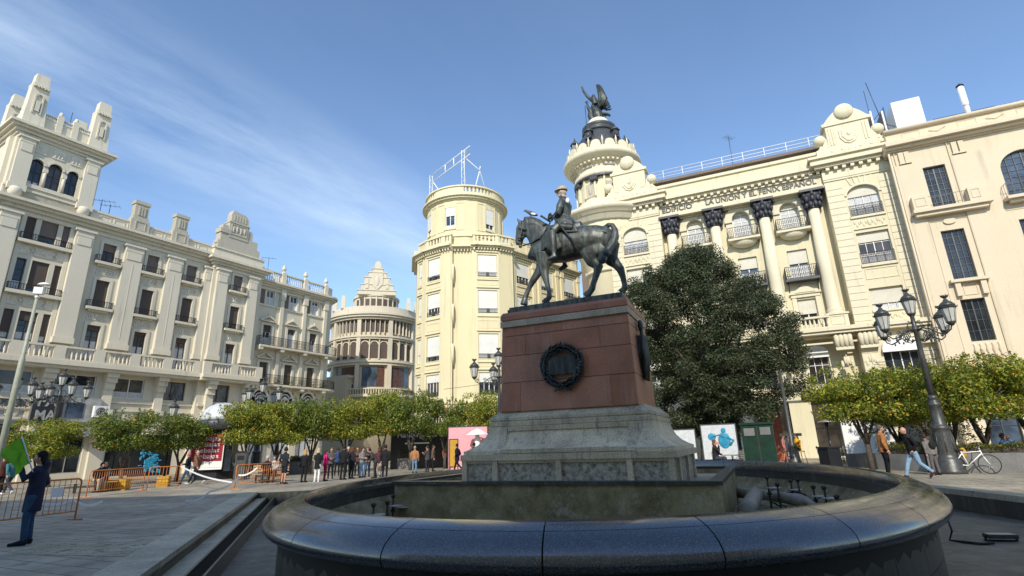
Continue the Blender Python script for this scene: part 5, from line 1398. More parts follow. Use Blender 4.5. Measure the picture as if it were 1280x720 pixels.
# the rider's body: one continuous figure
rb = MB()
tb([S(703, 282), S(704, 274), S(704.5, 266), S(705, 258), S(704.5, 252), S(702.8, 247)], [(.24, .23), (.19, .19), (.23, .21), (.26, .22), (.22, .15), (.08, .09)], 14, mb=rb)
tb([S(702.8, 249), S(702.5, 243)], [.085, .08], 12, mb=rb)
for sd_, kx in ((-1, 0), (1, 1)):
    dv = sd_*.22
    tb([S(703, 252, sd_*.2), S(699.5, 259, sd_*.33), S(697.5, 266, sd_*.32), S(693, 270, sd_*.22), S(688.8, 271.5, sd_*.1)], [.105, .095, .085, .065, .05], 10, mb=rb)
    tb([S(705, 280, sd_*.15), S(698, 283.5, sd_*.36), S(690.5, 289, sd_*.46)], [(.15, .18), (.14, .15), (.10, .11)], 12, mb=rb)
    if sd_ < 0: tb([S(690.5, 289, -.47), S(691, 298, -.52), S(692, 308, -.53), S(692.8, 317, -.52), S(692, 320.5, -.53)], [.10, .105, .085, .06, .065], 12, mb=rb); tb([S(695.5, 319.5, -.52), S(690, 322, -.54), S(684.3, 324.8, -.56)], [.07, .065, .04], 10, mb=rb)
    else: tb([S(692, 292, .47), S(697, 305, .53), S(703, 318, .53), S(706, 330, .5)], [.10, .105, .085, .06], 12, mb=rb); tb([S(708.5, 330.5, .5), S(705, 333.5, .5), S(699, 337.5, .5)], [.075, .075, .05], 10, mb=rb)
# coat skirt and belt, gathered folds
tb([S(704, 273), S(705, 279), S(708, 286), S(712, 291)], [(.22, .21), (.30, .30), (.38, .30), (.40, .16)], 16, mb=rb)
for k in range(8): tb([S(702+k*1.6, 275, -.22-.01*k), S(704+k*2.0, 283, -.36-.006*k), S(706+k*2.3, 290.5, -.42+.004*k)], [.02, .035, .03], 6, mb=rb)
bd = remesh(rb, .022, 3)
# hands with five curled fingers, modelled over the skin
fg = MB()
for c0, dv in (((689, 270.5), -.14), ((688.5, 272.5), .05)):
    c = S(*c0, dv); fg.ball(tuple(c), (.055, .045, .06), 10, 8)
    for k in range(4): zz = .045-.028*k; fg.tube([tuple(c+Vector((.0, -.035, zz))), tuple(c+Vector((-.06, -.035, zz))), tuple(c+Vector((-.085, 0, zz-.005))), tuple(c+Vector((-.05, .03, zz-.01)))], [.016, .016, .014, .01], 6)
    fg.tube([tuple(c+Vector((.01, -.02, .05))), tuple(c+Vector((-.04, -.03, .075))), tuple(c+Vector((-.075, -.01, .07)))], [.018, .016, .012], 6)
o = bpy.data.objects.new('rider', mesh_with(bd, fg, M['bronze'], 'rider')); COL.objects.link(o); o.parent = st
# marble head with cap
m = MB(); hc = S(702.6, 240.8)
m.ball(tuple(hc), (.125, .10, .145), 16, 12); m.ball(tuple(hc+Vector((-.035, 0, -.09))), (.085, .08, .075), 12, 8)
m.tube([tuple(hc+Vector((-.125, 0, .03))), tuple(hc+Vector((-.165, 0, -.025))), tuple(hc+Vector((-.12, 0, -.045)))], [.012, .026, .02], 8)
m.ball(tuple(hc+Vector((-.115, 0, -.08))), (.025, .045, .014), 8, 6)
for s in (-1, 1): m.ball(tuple(hc+Vector((.0, s*.1, -.01))), (.03, .018, .045), 8, 6); m.ball(tuple(hc+Vector((-.1, s*.045, .035))), (.03, .03, .014), 8, 6)
m.tube([tuple(hc+Vector((.02, 0, -.1))), tuple(hc+Vector((.04, 0, -.22)))], [.075, .085], 12)
hd = remesh(m, .014, 2); ho = bpy.data.objects.new('marble_head', mesh_with(hd, None, M['marble'], 'marble_head')); COL.objects.link(ho); ho.parent = st
m = MB()
for s in (-1, 1): m.ball(tuple(hc+Vector((-.112, s*.045, .012))), (.014, .018, .01), 8, 6)
m.build('eye', M['capital'], ho)
m = MB(); m.lathe([(.135, 0), (.15, .02), (.155, .06), (.13, .11), (.06, .14), (0, .145)], tuple(hc+Vector((0, 0, .05))), 18, True, 1.05, .85)
m.lathe([(.05, .0), (.2, .0), (.2, .03), (.05, .04)], tuple(hc+Vector((-.03, 0, .055))), 16, True, .95, .75); m.build('cap', M['palegranite'], ho)
m = MB(); tb([S(705, 262, -.28), S(711, 273, -.3), S(724, 305, -.52), S(730, 318, -.5)], .0, mb=MB())
a, b_ = S(688.5, 268.5, -.42), S(725.5, 311.5, -.55)
m.tube([tuple(a), tuple(a+(b_-a)*.5), tuple(b_)], [(.03, .022), (.035, .022), (.03, .02)], 8); q = a+(b_-a)*.1
m.tube([tuple(q+Vector((-.07, 0, -.09))), tuple(q+Vector((.06, 0, .1)))], .02, 6); m.ball(tuple(a-(b_-a).normalized()*.03), .04, 8, 6)
m.build('sword', M['bronze2'], st)
m = MB(); m.tube([tuple(S(676, 269.8, -.2)), tuple(S(688, 277, -.16))], .03, 10); m.build('baton', M['bronze2'], st)
m = MB(); m.ball(tuple(S(709.3, 250.5, -.26)), (.06, .03, .08), 8, 6); m.tube([tuple(S(709.3, 250.5, -.27)), tuple(S(710.5, 254, -.27))], [.03, .01], 6); m.build('bird_droppings', M['whitespot'], st)

# pigeon perched on the horse's mane
pg = empty('pigeon', mw(*[MO[0]+S(663.5, 272.5).x, VS, S(663.5, 272.5).z+4.97]), aM, 'grey and white pigeon perched on top of the horse head', 'pigeon')
m = MB(); m.tube([(-.2, 0, .26), (-.15, 0, .24), (-.08, 0, .19), (.02, 0, .12), (.14, 0, .06), (.22, 0, .02)], [(.01, .01), (.035, .035), (.04, .045), (.06, .07), (.05, .045), (.01, .01)], 10)
m.tube([(-.14, 0, .25), (-.22, 0, .235)], [.03, .006], 6); m.tube([(-.01, .02, .06), (-.01, .02, -.02)], .008, 4); m.tube([(.03, -.02, .06), (.03, -.02, -.02)], .008, 4); m.build('body', M['bird_grey'], pg)
m = MB(); m.ball((.1, -.05, .07), (.1, .012, .035), 8, 6, R=Matrix.Rotation(.4, 3, 'Y')); m.ball((.1, .05, .07), (.1, .012, .035), 8, 6, R=Matrix.Rotation(.4, 3, 'Y')); m.build('wing', M['bird_white'], pg)
# ------------------------------------------------------------------ fountain basin: an oval of polished black granite
EC = Vector((1.87, 12.9)); EA = 7.65; EB = 5.45; ET = 1.288   # long axis direction
ea = Vector((cos(ET), sin(ET))); eb = Vector((-sin(ET), cos(ET)))
def ell(t, off=0):
    """point on the oval, pushed outwards by off"""
    x, y = EA*cos(t), EB*sin(t); nx_, ny_ = cos(t)/EA, sin(t)/EB; l = hypot(nx_, ny_)
    p = ea*(x+off*nx_/l)+eb*(y+off*ny_/l); return p.x, p.y
fo = empty('fountain', (EC.x, EC.y, 0), 0, 'oval fountain basin with a thick polished black granite rim, drained of water', 'fountain')
prof = [(0, .60), (0, .835), (.012, .855), (.04, .86), (.12, .848), (.22, .825), (.32, .79), (.41, .745), (.485, .69), (.53, .635), (.55, .58), (.545, .53), (.515, .49), (.46, .465), (.38, .455), (.3, .455), (.3, .47)]
m = MB(); NS = 30; sub = 5
# equal arc length joints
L = [0]; NN = 720
for i in range(NN): a = Vector(ell(2*pi*i/NN)); b_ = Vector(ell(2*pi*(i+1)/NN)); L.append(L[-1]+(b_-a).length)
def tat(s):
    s = (s % 1)*L[-1]; lo, hi = 0, NN
    while hi-lo > 1:
        md = (lo+hi)//2
        if L[md] <= s: lo = md
        else: hi = md
    return 2*pi*(lo+(s-L[lo])/(L[lo+1]-L[lo]))/NN
for i in range(NS):
    g = .00016
    vs = []; ks = 8
    for j in range(ks+1):
        t = tat((i+j/ks*(1-2*g*NS)+g*NS)/NS+.013)
        for (o_, z) in prof: x, y = ell(t, o_); vs.append((x, y, z))
    n = len(prof); fs = [(j*n+k, (j+1)*n+k, (j+1)*n+k+1, j*n+k+1) for j in range(ks) for k in range(n-1)]
    fs += [(j*n+n-1, (j+1)*n+n-1, (j+1)*n, j*n) for j in range(ks)]
    fs += [tuple(range(n)), tuple(ks*n+k for k in reversed(range(n)))]
    m.add(vs, fs, True)
me = m.mesh('rim', M['rim']); o = inst('rim', me, fo); es = o.modifiers.new('e', 'EDGE_SPLIT'); es.split_angle = radians(50)
m = MB(); n = 120
def ring(mb, sec, cl=True):
    vs = []
    for i in range(n):
        for (o_, z) in sec: x, y = ell(2*pi*i/n, o_); vs.append((x, y, z))
    k = len(sec); mb.add(vs, [(i*k+j, ((i+1) % n)*k+j, ((i+1) % n)*k+j+1, i*k+j+1) for i in range(n) for j in range(k-1)], True)
ring(m, [(.3, .8), (.36, .47), (.33, .40), (.30, -.5)]); 
m.build('outer_wall', M['rubber'], fo)
for row, (za, zb) in enumerate(((-.5, -.03), (-.02, .46))):
    m = MB(); NP = 44
    for i in range(NP):
        vs = []
        for j in range(5):
            t = tat((i+.5*row+.006+(.988)*j/4)/NP)
            for z in (za, zb): x, y = ell(t, .325); vs.append((x, y, z))
            for z in (zb, za): x, y = ell(t, .29); vs.append((x, y, z))
        m.add(vs, [(j*4+k, (j+1)*4+k, (j+1)*4+(k+1) % 4, j*4+(k+1) % 4) for j in range(4) for k in range(4)]+[(0, 1, 2, 3), (19, 18, 17, 16)])
    m.build('wall_panels', M['darkstone'], fo)
m = MB(); ring(m, [(.02, .78), (.03, .38)]); m.build('inner_band', M['darkstone'], fo)
m = MB(); ring(m, [(.03, .40), (-.35, .05), (-.95, -.12)])
vs = [(ell(2*pi*i/n, -.94)[0], ell(2*pi*i/n, -.94)[1], -.12) for i in range(n)]; m.add(vs, [tuple(range(n))])
m.build('basin_floor', M['basin'], fo)
# inner platform wall carrying the pedestal
pf = empty('pedestal_platform', mw(-4.5, 13.8), aM, 'rectangular algae-stained platform wall standing inside the fountain basin', 'platform')
u0, u1, v0, v1 = -8.2, -.84, 11.05, 17.0
X0, X1, Y0_, Y1_ = u0+4.5, u1+4.5, v0-13.8, v1-13.8
m = MB(); m.box(X0, X1, Y0_, Y0_+.3, -.12, .72); m.box(X0, X0+.3, Y0_+.3, Y1_, -.12, .72); m.box(X1-.3, X1, Y0_+.3, Y1_, -.12, .72); m.box(X0+.3, X1-.3, Y1_-.3, Y1_, -.12, .72); m.build('wall', M['algae'], pf)
m = MB(); m.box(X0-.05, X1+.05, Y0_-.05, Y0_+.2, .72, .79); m.box(X0-.05, X0+.2, Y0_+.2, Y1_, .72, .79); m.box(X1-.2, X1+.05, Y0_+.2, Y1_, .72, .79); m.box(X0+.2, X1-.2, Y1_-.2, Y1_+.05, .72, .79); m.build('coping', M['darkstone'], pf)
m = MB(); m.box(X0+.3, X1-.3, Y0_+.3, Y1_-.3, .4, .61); m.build('top', M['kerbstone'], pf)
# pipes and nozzles inside the drained basin
def pipe(pts, r, label, grp=None, mat='pipe'):
    m = MB(); c = Vector(pts[0]); m.tube([tuple(Vector(p)-Vector((c.x, c.y, 0))) for p in pts], r, 12)
    o = m.build('water_pipe', M[mat]); o.location = (c.x, c.y, 0); return tag(o, label, 'pipe', grp)
def bez(a, b_, k=8, sag=.1):
    a, b_ = Vector(a), Vector(b_); return [tuple(a.lerp(b_, i/k)+Vector((0, 0, sag*sin(pi*i/k)))) for i in range(k+1)]
pipe(bez(G(932, 640, .12), G(945, 618, .22), 4, .0), .17, 'thick pale pipe standing toward the rim, right of the platform wall')
pipe(bez(G(922, 616, .12), G(1010, 628, .1), 6, .04), .13, 'thick grey pipe running right from the platform wall corner')
pipe(bez(G(985, 622, .1), G(1020, 634, .05), 6, .1), .08, 'thin curved hose-like pipe among the nozzles on the right side')
pipe(bez(G(1010, 622, .05), G(975, 627, .05), 6, .15), .05, 'thin dark pipe crossing behind the nozzles on the right side', mat='rustmetal')
pipe(bez(G(470, 637, .05), G(508, 622, .15), 6, .05), .11, 'ribbed grey pipe bending left beside the platform wall')
pipe(bez(G(455, 634, .05), G(500, 630, .05), 6, .03), .05, 'thin pale pipe lying left of the platform wall')
nz = []
for q, (x, y, zt, k) in enumerate([(963, 625, .62, 1), (975, 628, .5, 0), (990, 612, .5, 1), (1000, 618, .55, 0), (1018, 618, .45, 1), (1032, 622, .5, 1), (1046, 624, .4, 1), (1050, 628, .35, 0), (438, 617, .5, 1), (446, 612, .4, 0), (468, 612, .45, 1), (485, 606, .4, 0), (492, 608, .5, 1), (427, 628, .3, 1), (805, 628, .4, 0), (812, 640, .2, 0), (866, 634, .25, 0), (500, 625, .4, 1)]):
    D_ = hypot(G(x, y, .1).x, G(x, y, .1).y)
    while D_ > 3:
        p = PD(x, y, D_); q_ = Vector((p.x-EC.x, p.y-EC.y)); e1 = q_.dot(ea)/(EA-.75); e2 = q_.dot(eb)/(EB-.75)
        if e1*e1+e2*e2 < 1: break
        D_ -= .1
    side = 'right' if x > 900 else ('left' if x < 520 else 'near')
    nn_ = empty('water_nozzle', (p.x, p.y, -.1), 0, None, 'nozzle', 'rusty water nozzles standing in the drained basin')
    nn_['label'] = {'right': 'rusty water nozzle standing in the basin right of the platform', 'left': 'rusty water nozzle standing in the basin left of the platform', 'near': 'short rusty nozzle stub before the platform wall front'}[side]
    m = MB(); m.tube([(0, 0, 0), (0, 0, zt+.1)], .022, 7); m.lathe([(.05, 0), (.05, .06)], (0, 0, zt*.5), 8); m.lathe([(.04, 0), (.06, .05), (.03, .08)], (0, 0, zt+.05), 8)
    m.tube([(0, 0, .15), (.12, .05, .12), (.2, .02, .05)], .02, 6); m.build('riser', M['rustmetal'], nn_)
    if k: m = MB(); m.lathe([(.02, 0), (.17, .015), (.17, .035), (.02, .05)], (.1, -.05, zt*.72), 14); m.tube([(0, 0, zt*.6), (.1, -.05, zt*.72)], .015, 5); m.build('spray_plate', M['nozzle'], nn_)

# ------------------------------------------------------------------ sunken surround, kerbs and the plaza ground
L0 = G(178, 720); L1 = G(322, 616); R0 = G(1182, 612); R1 = G(1280, 623)
dl = (L1-L0).normalized(); dr = (R1-R0).normalized()
LA = L0-dl*3.5; RB = R0-dr*9.0+Vector((0, 0, 0)); RC = R1+dr*.5
NB = Vector((5.9, 6.2, 0)); NA = Vector((-3.9, 3.6, 0))
back1 = Vector((-9.3, 22.7, 0)); back2 = Vector((-4, 24.5, 0)); back3 = Vector((6, 24, 0))
moat = [LA, L1, L1+Vector((.9, .2, 0)), back2, back3, RB, R0, RC, Vector((11.5, 9.5, 0)), Vector((8.5, 7.3, 0)), NB, Vector((2.5, 4.0, 0)), Vector((0, 3.4, 0)), Vector((-2.2, 3.4, 0))]
bm = bmesh.new()
outer = [(-400, -400), (400, -400), (400, 900), (-400, 900)]
ov = [bm.verts.new((x, y, 0)) for x, y in outer]; iv = [bm.verts.new((p.x, p.y, 0)) for p in moat]
ed = [bm.edges.new((l[i], l[(i+1) % len(l)])) for l in (ov, iv) for i in range(len(l))]
bmesh.ops.triangle_fill(bm, use_beauty=True, use_dissolve=False, edges=ed)
def inside(p, poly):
    c = False
    for i in range(len(poly)):
        a, b_ = poly[i], poly[i-1]
        if (a.y > p.y) != (b_.y > p.y) and p.x < (b_.x-a.x)*(p.y-a.y)/(b_.y-a.y)+a.x: c = not c
    return c
for f in list(bm.faces):
    if inside(f.calc_center_median(), moat): bm.faces.remove(f)
bmesh.ops.recalc_face_normals(bm, faces=bm.faces)
for f in bm.faces:
    if f.normal.z < 0: f.normal_flip()
me = bpy.data.meshes.new('ground'); bm.to_mesh(me); bm.free(); me.materials.append(M['paving'])
inst('ground', me, kind='structure')
m = MB(); m.add([(p.x, p.y, -.5) for p in moat], [tuple(range(len(moat)))]); 
mf = m.build('sunken_floor', M['moat'], kind='structure')
if mf.data.polygons[0].normal.z < 0: mf.data.flip_normals()
# moat side walls
m = MB()
for i in range(len(moat)):
    a, b_ = moat[i], moat[(i+1) % len(moat)]
    m.add([(a.x, a.y, -.5), (b_.x, b_.y, -.5), (b_.x, b_.y, .0), (a.x, a.y, .0)], [(0, 1, 2, 3)])
m.build('sunken_wall_lining', M['darkstone'], kind='structure')
def strip(mb, a, b_, w0, w1, z0, z1, n):
    """slab along a->b between offsets w0,w1 to the left normal n"""
    q = [a+n*w0, b_+n*w0, b_+n*w1, a+n*w1]; mb.prism([(p.x, p.y) for p in q], z0, z1, 'z')
nl = Vector((-dl.y, dl.x, 0)); 
k1 = tag(MB().build('kerb', M['kerbstone']), 'wide worn granite kerb slabs along the left side of the sunken channel', 'kerb')
mm = MB(); Ln = (L1-LA).length; npc = 14
for i in range(npc): strip(mm, LA+dl*(Ln*i/npc+.006), LA+dl*(Ln*(i+1)/npc-.006), -.02, .62, -.05, .045, nl)
bpy.data.objects.remove(k1); k1 = tag(mm.build('kerb', M['kerbstone']), 'wide worn granite kerb slabs along the left side of the sunken channel', 'kerb')
mm = MB(); 
for i in range(npc): strip(mm, LA+dl*(Ln*i/npc+.006), LA+dl*(Ln*(i+1)/npc-.006), -.34, -.0, -.5, -.21, nl)
strip(mm, LA, L1, -.0, .02, -.5, -.06, nl)
tag(mm.build('stone_step', M['kerbstone']), 'narrow stone ledge below the left kerb inside the sunken channel', 'step')
mm = MB(); strip(mm, LA, L1, -.66, -.62, -.5, -.19, nl); strip(mm, LA, L1, -.37, -.33, -.5, -.2, nl)
tag(mm.build('channel_edge', M['darkstone']), 'dark thin upright slabs edging the left drainage channel', 'edging')
mm = MB(); nr = Vector((-dr.y, dr.x, 0)); LR = (RC-RB).length
for i in range(12): strip(mm, RB+(RC-RB)*(i/12+.0006), RB+(RC-RB)*((i+1)/12-.0006), -.03, .4, -.1, .04, nr)
tag(mm.build('kerb', M['kerbstone']), 'dark granite kerb on the right side of the sunken surround', 'kerb')
mm = MB(); pq = [RC, Vector((11.5, 9.5, 0)), Vector((8.5, 7.3, 0)), NB, Vector((2.5, 4.0, 0)), Vector((0, 3.4, 0)), Vector((-2.2, 3.4, 0)), LA]
for a, b_ in zip(pq[:-1], pq[1:]):
    d = (b_-a).normalized(); nn_ = Vector((-d.y, d.x, 0)); strip(mm, a, b_, -.03, .4, -.1, .04, nn_)
tag(mm.build('kerb', M['kerbstone']), 'pale kerb at the near bottom right corner of the sunken surround', 'kerb')
# flood light and cable on the sunken floor
fl = empty('floodlight', G(1252, 676, -.5), radians(-15), 'flat grey floodlight lying on the sunken floor at right', 'floodlight')
m = MB(); m.box(-.24, .24, -.12, .12, .05, .12); m.build('housing', M['lampgrey'], fl)
m = MB(); m.box(-.21, .21, -.1, .1, .12, .126); m.build('lens', M['lampglass'], fl)
m = MB(); m.box(-.26, -.24, -.03, .03, 0, .1); m.box(.24, .26, -.03, .03, 0, .1); m.box(-.26, .26, -.04, .04, 0, .015); m.build('mounting_bracket', M['rustmetal'], fl)
pts = [G(1184, 648, -.1), G(1190, 664, -.3), G(1187, 675, -.49), G(1205, 678, -.485), G(1225, 680, -.485), G(1243, 679, -.47)]
m = MB(); c = pts[2]; m.tube([tuple(p-c) for p in pts], [.018, .018, .02, .035, .03, .018], 7); o = m.build('electric_cable', M['rubber']); o.location = c; tag(o, 'black electric cable trailing from the basin wall to the floodlight', 'cable')
# strip of rough setts on the left pavement
q = [G(20, 676), G(120, 690), G(175, 700), G(60, 700), G(0, 690)]
m = MB(); r = random.Random(2)
for i in range(24):
    for k in range(9):
        p = G(15, 688)+Vector((i*.125, -.02*i+k*.12-.3-.012*i, 0)); 
        if r.random() < .93: m.box(p.x, p.x+.1, p.y, p.y+.095, -.01, .008+r.random()*.006)
o = m.build('cobble_strip', M['kerbstone'], kind='stuff'); tag(o, 'patch of small pale setts in the paving by the man with the flag', 'cobbles')
# ------------------------------------------------------------------ trees
def leaves(mb, cen, rad, n, size, r, shell=.55, squash=1.0):
    """n small folded leaves scattered through an ellipsoid, denser towards its surface"""
    for _ in range(n):
        d = Vector((r.gauss(0, 1), r.gauss(0, 1), r.gauss(0, 1))).normalized()
        k = shell+(1-shell)*r.random()**.6 if r.random() < .8 else r.random()
        k *= 1+.12*r.gauss(0, 1)*.5
        p = Vector((cen[0]+d.x*rad[0]*k, cen[1]+d.y*rad[1]*k, cen[2]+d.z*rad[2]*k))
        a = Vector((r.gauss(0, 1), r.gauss(0, 1), r.gauss(0, .7)-.25)).normalized(); nrm = (d*.7+Vector((r.gauss(0, .8), r.gauss(0, .8), r.gauss(0, .7)+.35))).normalized()
        b_ = nrm.cross(a).normalized(); a = b_.cross(nrm).normalized(); s = size*r.uniform(.65, 1.25)
        mb.add([tuple(p-a*s), tuple(p+b_*s*.42-nrm*s*.06), tuple(p+a*s), tuple(p-b_*s*.42-nrm*s*.06)], [(0, 1, 2, 3)])
def crown_lobes(r, R, H, n, cz, flat=.6):
    out = []
    for i in range(n):
        a = r.uniform(0, 2*pi); k = r.random()**.5*.72; z = cz+H*(r.uniform(-.45, .72)-.75*k*k)
        out.append(((R*k*cos(a), R*k*sin(a), z), (R*r.uniform(.28, .48), R*r.uniform(.28, .48), H*r.uniform(.28, .5))))
    return out
def orange_tree(seed, leafmat, R=2.2, H=1.6, cz=3.65, trunk=1.75, nl=12500, fork=True, bark='bark'):
    r = random.Random(seed); root = bpy.data.objects.new('orange_tree', None); COL.objects.link(root); root.empty_display_size = .2
    lobes = crown_lobes(r, R, H, 19, cz)+[((R*.5*cos(i*1.05+seed), R*.5*sin(i*1.05+seed), cz-H*.62), (R*.42, R*.42, H*.33)) for i in range(6)]
    m = MB(); lean = r.uniform(-.12, .12)
    top = (lean, 0, trunk*.62)
    m.tube([(0, 0, -.1), (.01, 0, trunk*.3), top], [.15, .12, .115], 9)
    for i in range(4):
        a = i*pi/2+r.uniform(-.5, .5); e = (top[0]+.7*cos(a), .7*sin(a), trunk+.95+r.uniform(-.1, .4))
        mid = (top[0]+.27*cos(a+.3), .27*sin(a+.3), trunk*.98)
        m.tube([top, mid, e], [.09, .07, .035], 7)
        for k in range(3):
            b_ = a+r.uniform(-.8, .8); m.tube([e, (e[0]+.5*cos(b_), e[1]+.5*sin(b_), e[2]+r.uniform(.2, .7))], [.03, .012], 5)
    m.build('trunk', M[bark], root)
    m = MB(); tot = sum(b_[0]*b_[2] for _, b_ in lobes)
    for c, b_ in lobes: leaves(m, c, b_, int(nl*b_[0]*b_[2]/tot), .085, r)
    for _ in range(40):     # stray shoots
        a = r.uniform(0, 2*pi); k = R*r.uniform(.5, 1.0); leaves(m, (k*cos(a), k*sin(a), cz+H*(.95-.45*(k/R)**2)*r.uniform(.8, 1.15)), (.13, .13, .25), 14, .08, r, 0)
    m.build('crown', leafmat, root)
    m = MB()
    for _ in range(34):
        c, b_ = r.choice(lobes); d = Vector((r.gauss(0, 1), r.gauss(0, 1), r.gauss(0, .8))).normalized()
        m.ball((c[0]+d.x*b_[0]*.93, c[1]+d.y*b_[1]*.93, c[2]+d.z*b_[2]*.9), .045, 7, 5)
    o = m.build('oranges', M['fruit'], root, kind='stuff')
    return root
T1 = orange_tree(1, M['orangeleaf']); T2 = orange_tree(2, M['orangeleafdark'], 2.3, 1.45); T3 = orange_tree(3, M['orangeleaf'], 2.1, 1.55); T4 = orange_tree(5, M['orangeleaf'], 2.35, 1.3, 3.35, 1.75, 12000)
protos = [T1, T2, T3, T4]; used = set()
def put_tree(k, p, s, rz, label, top=None):
    t = protos[k]
    if k in used: t = copy_tree(t, None, (p.x, p.y, 0), rz)
    else: used.add(k); t.location = (p.x, p.y, 0); t.rotation_euler = (0, 0, rz)
    t.scale = (s[0]*(.86 if p.x < 0 else .97), s[0]*(.9 if p.x < 0 else .97), s[1]); t['label'] = label; t['category'] = 'orange tree'; t['group'] = 'orange trees round the square'
    return t
put_tree(0, PD(50, 590, 38), (.9, .72), .4, 'small yellowing orange tree before the grey shop, leftmost of the square')
put_tree(1, PD(152, 590, 38.5), (.95, .84), 1.2, 'dark green orange tree behind the two men sitting left of the yellow box')
put_tree(1, PD(222, 590, 40), (1.0, .82), 2.9, 'dark green orange tree directly left of the domed kiosk')
put_tree(0, PD(305, 580, 39), (.98, .96), 3.6, 'orange tree directly right of the domed kiosk, behind the street lamp')
put_tree(2, PD(345, 580, 40), (1.0, .94), .5, 'orange tree second right of the domed kiosk')
put_tree(1, PD(388, 580, 41), (.98, 1.05), 2.2, 'orange tree behind the blonde women in dark jackets')
put_tree(0, PD(432, 578, 41.5), (1.05, 1.04), 5.5, 'orange tree behind the standing crowd, below the round-fronted building')
put_tree(2, PD(476, 578, 42), (1.02, 1.13), 4.1, 'orange tree over the square granite planter with the yellow bush')
put_tree(1, PD(513, 576, 41), (1.05, 1.15), .9, 'tall green orange tree behind the man in the tan jacket')
put_tree(1, PD(556, 575, 41.5), (1.0, 1.03), 3.9, 'dark green orange tree left of the pink panel')
put_tree(0, PD(605, 570, 39), (.95, 1.06), 1.1, 'yellow-green orange tree half hidden by the red pedestal')
put_tree(3, PD(1082, 545, 29.5), (.93, 1.0), 1.0, 'orange tree full of fruit left of the big right-hand street lamp')
put_tree(2, PD(1122, 545, 31.5), (.85, .9), 2.0, 'orange tree behind the two walking men')
put_tree(3, PD(1190, 545, 29.5), (.8, .97), 4.0, 'forked orange tree directly behind the big right-hand street lamp')
put_tree(0, PD(1232, 545, 28.5), (.92, .9), 5.0, 'orange tree laden with fruit at the right edge, before the green gate')
put_tree(3, PD(1290, 545, 30), (.9, 1.0), .2, 'orange tree cut by the right edge of the view')
# big evergreen oak behind the monument
r = random.Random(21)
po = PD(890, 560, 34.5)
oak = empty('evergreen_oak', (po.x, po.y, 0), 0, 'large dark evergreen oak with a dense crown behind the pedestal', 'tree')
m = MB()
m.tube([(-.4, 0, -.1), (-.35, 0, 1.3), (-.15, .1, 3.0)], [.36, .29, .26], 12); m.tube([(1.1, .3, -.1), (.95, .25, 1.4), (.7, .2, 3.2)], [.3, .25, .22], 12)
for i in range(14):
    a = i*.9; s = (-.15, .1, 2.9) if i % 2 else (.7, .2, 3.1); m.tube([s, (s[0]+1.2*cos(a), s[1]+1.2*sin(a), 5.0), (s[0]+2.7*cos(a), s[1]+2.7*sin(a), 6.8+(i % 4))], [.17, .11, .04], 7)
m.build('trunk', M['bark'], oak)
m = MB(); lob = []
# outline of the crown: (height, left extent, right extent) in metres from the trunk
outl = [(2.3, -2.8, 1.6), (3.0, -3.8, 4.0), (4.2, -4.6, 5.2), (5.6, -4.8, 5.9), (7.0, -4.8, 6.1), (8.4, -4.6, 6.0), (9.6, -4.5, 5.2), (10.6, -4.0, 4.0), (11.6, -2.9, 2.6), (12.4, -1.6, 1.8), (12.9, -.8, 1.1)]
for z, xl, xr in outl:
    n = int((xr-xl)*1.7)+2
    for i in range(n):
        x = xl+(xr-xl)*(i+r.uniform(-.1, 1.1))/n; w_ = (xr-xl)/2; yy = sqrt(max(.05, 1-((x-(xl+xr)/2)/w_)**2))*w_*.85
        for s in (-1, 1):
            if r.random() < .16 or (s < 0 and (abs(x+1.6)+abs(z-8.7) < 1.2 or abs(x-3.4)+abs(z-4.2) < .9 or abs(x+3.2)+abs(z-6.3) < .8)): continue
            lob.append(((x*.93, s*yy*r.uniform(.45, .95), z+r.uniform(-.35, .45)), (r.uniform(.5, .95), r.uniform(.5, .95), r.uniform(.4, .75))))
for _ in range(22): a = r.uniform(0, 6.28); lob.append(((r.uniform(-3, 3.6), r.uniform(-1.0, 2.5), r.uniform(3.5, 9.5)), (1.1, 1.0, .9)))
for c in ((-1.2, 0, 12.6), (-.3, .2, 13.2), (.5, 0, 13.0), (-3.6, 0, 11.2), (-4.4, .3, 10.2), (3.9, 0, 10.9), (4.8, .2, 10.0), (5.9, 0, 8.0), (6.4, .2, 6.4), (-5.1, 0, 7.4), (5.9, -.3, 4.6), (-2.6, .1, 12.0), (2.4, 0, 12.2), (-4.9, .2, 4.9)): lob.append((c, (r.uniform(.45, .7), r.uniform(.5, .8), r.uniform(.5, .8))))
for c, b_ in lob: leaves(m, c, b_, int(760*b_[0]*b_[2]/.45), .075, r, .3)
m.build('crown', M['oakleaf'], oak)
# second, more distant evergreen filling the left flank of the oak, and the dark mass behind the lamp
def bushy(name, p, lobes, nper, size, mat, label, cat, trunk=1.5, group=None):
    t = empty(name, (p.x, p.y, 0), 0, label, cat, group); r = random.Random(len(label)); m = MB(); m.tube([(0, 0, -.1), (.05, 0, trunk), (0, .1, trunk+1.2)], [.2, .16, .08], 8)
    for i in range(6): a = i*1.1; m.tube([(.05, 0, trunk), (.7*cos(a), .7*sin(a), trunk+1.3)], [.07, .02], 6)
    m.build('trunk', M['bark'], t); m = MB()
    for c, b_ in lobes: leaves(m, c, b_, nper, size, r, .45)
    m.build('crown', mat, t); return t
r = random.Random(3)
bushy('evergreen_tree', PD(1160, 560, 36), [((r.uniform(-2.0, 2.0), r.uniform(-1, 1), r.uniform(1.4, 4.3)), (.9, .8, .8)) for _ in range(20)], 420, .08, M['oakleaf'], 'dark round evergreen in the shade behind the walking men', 'tree', 1.2)

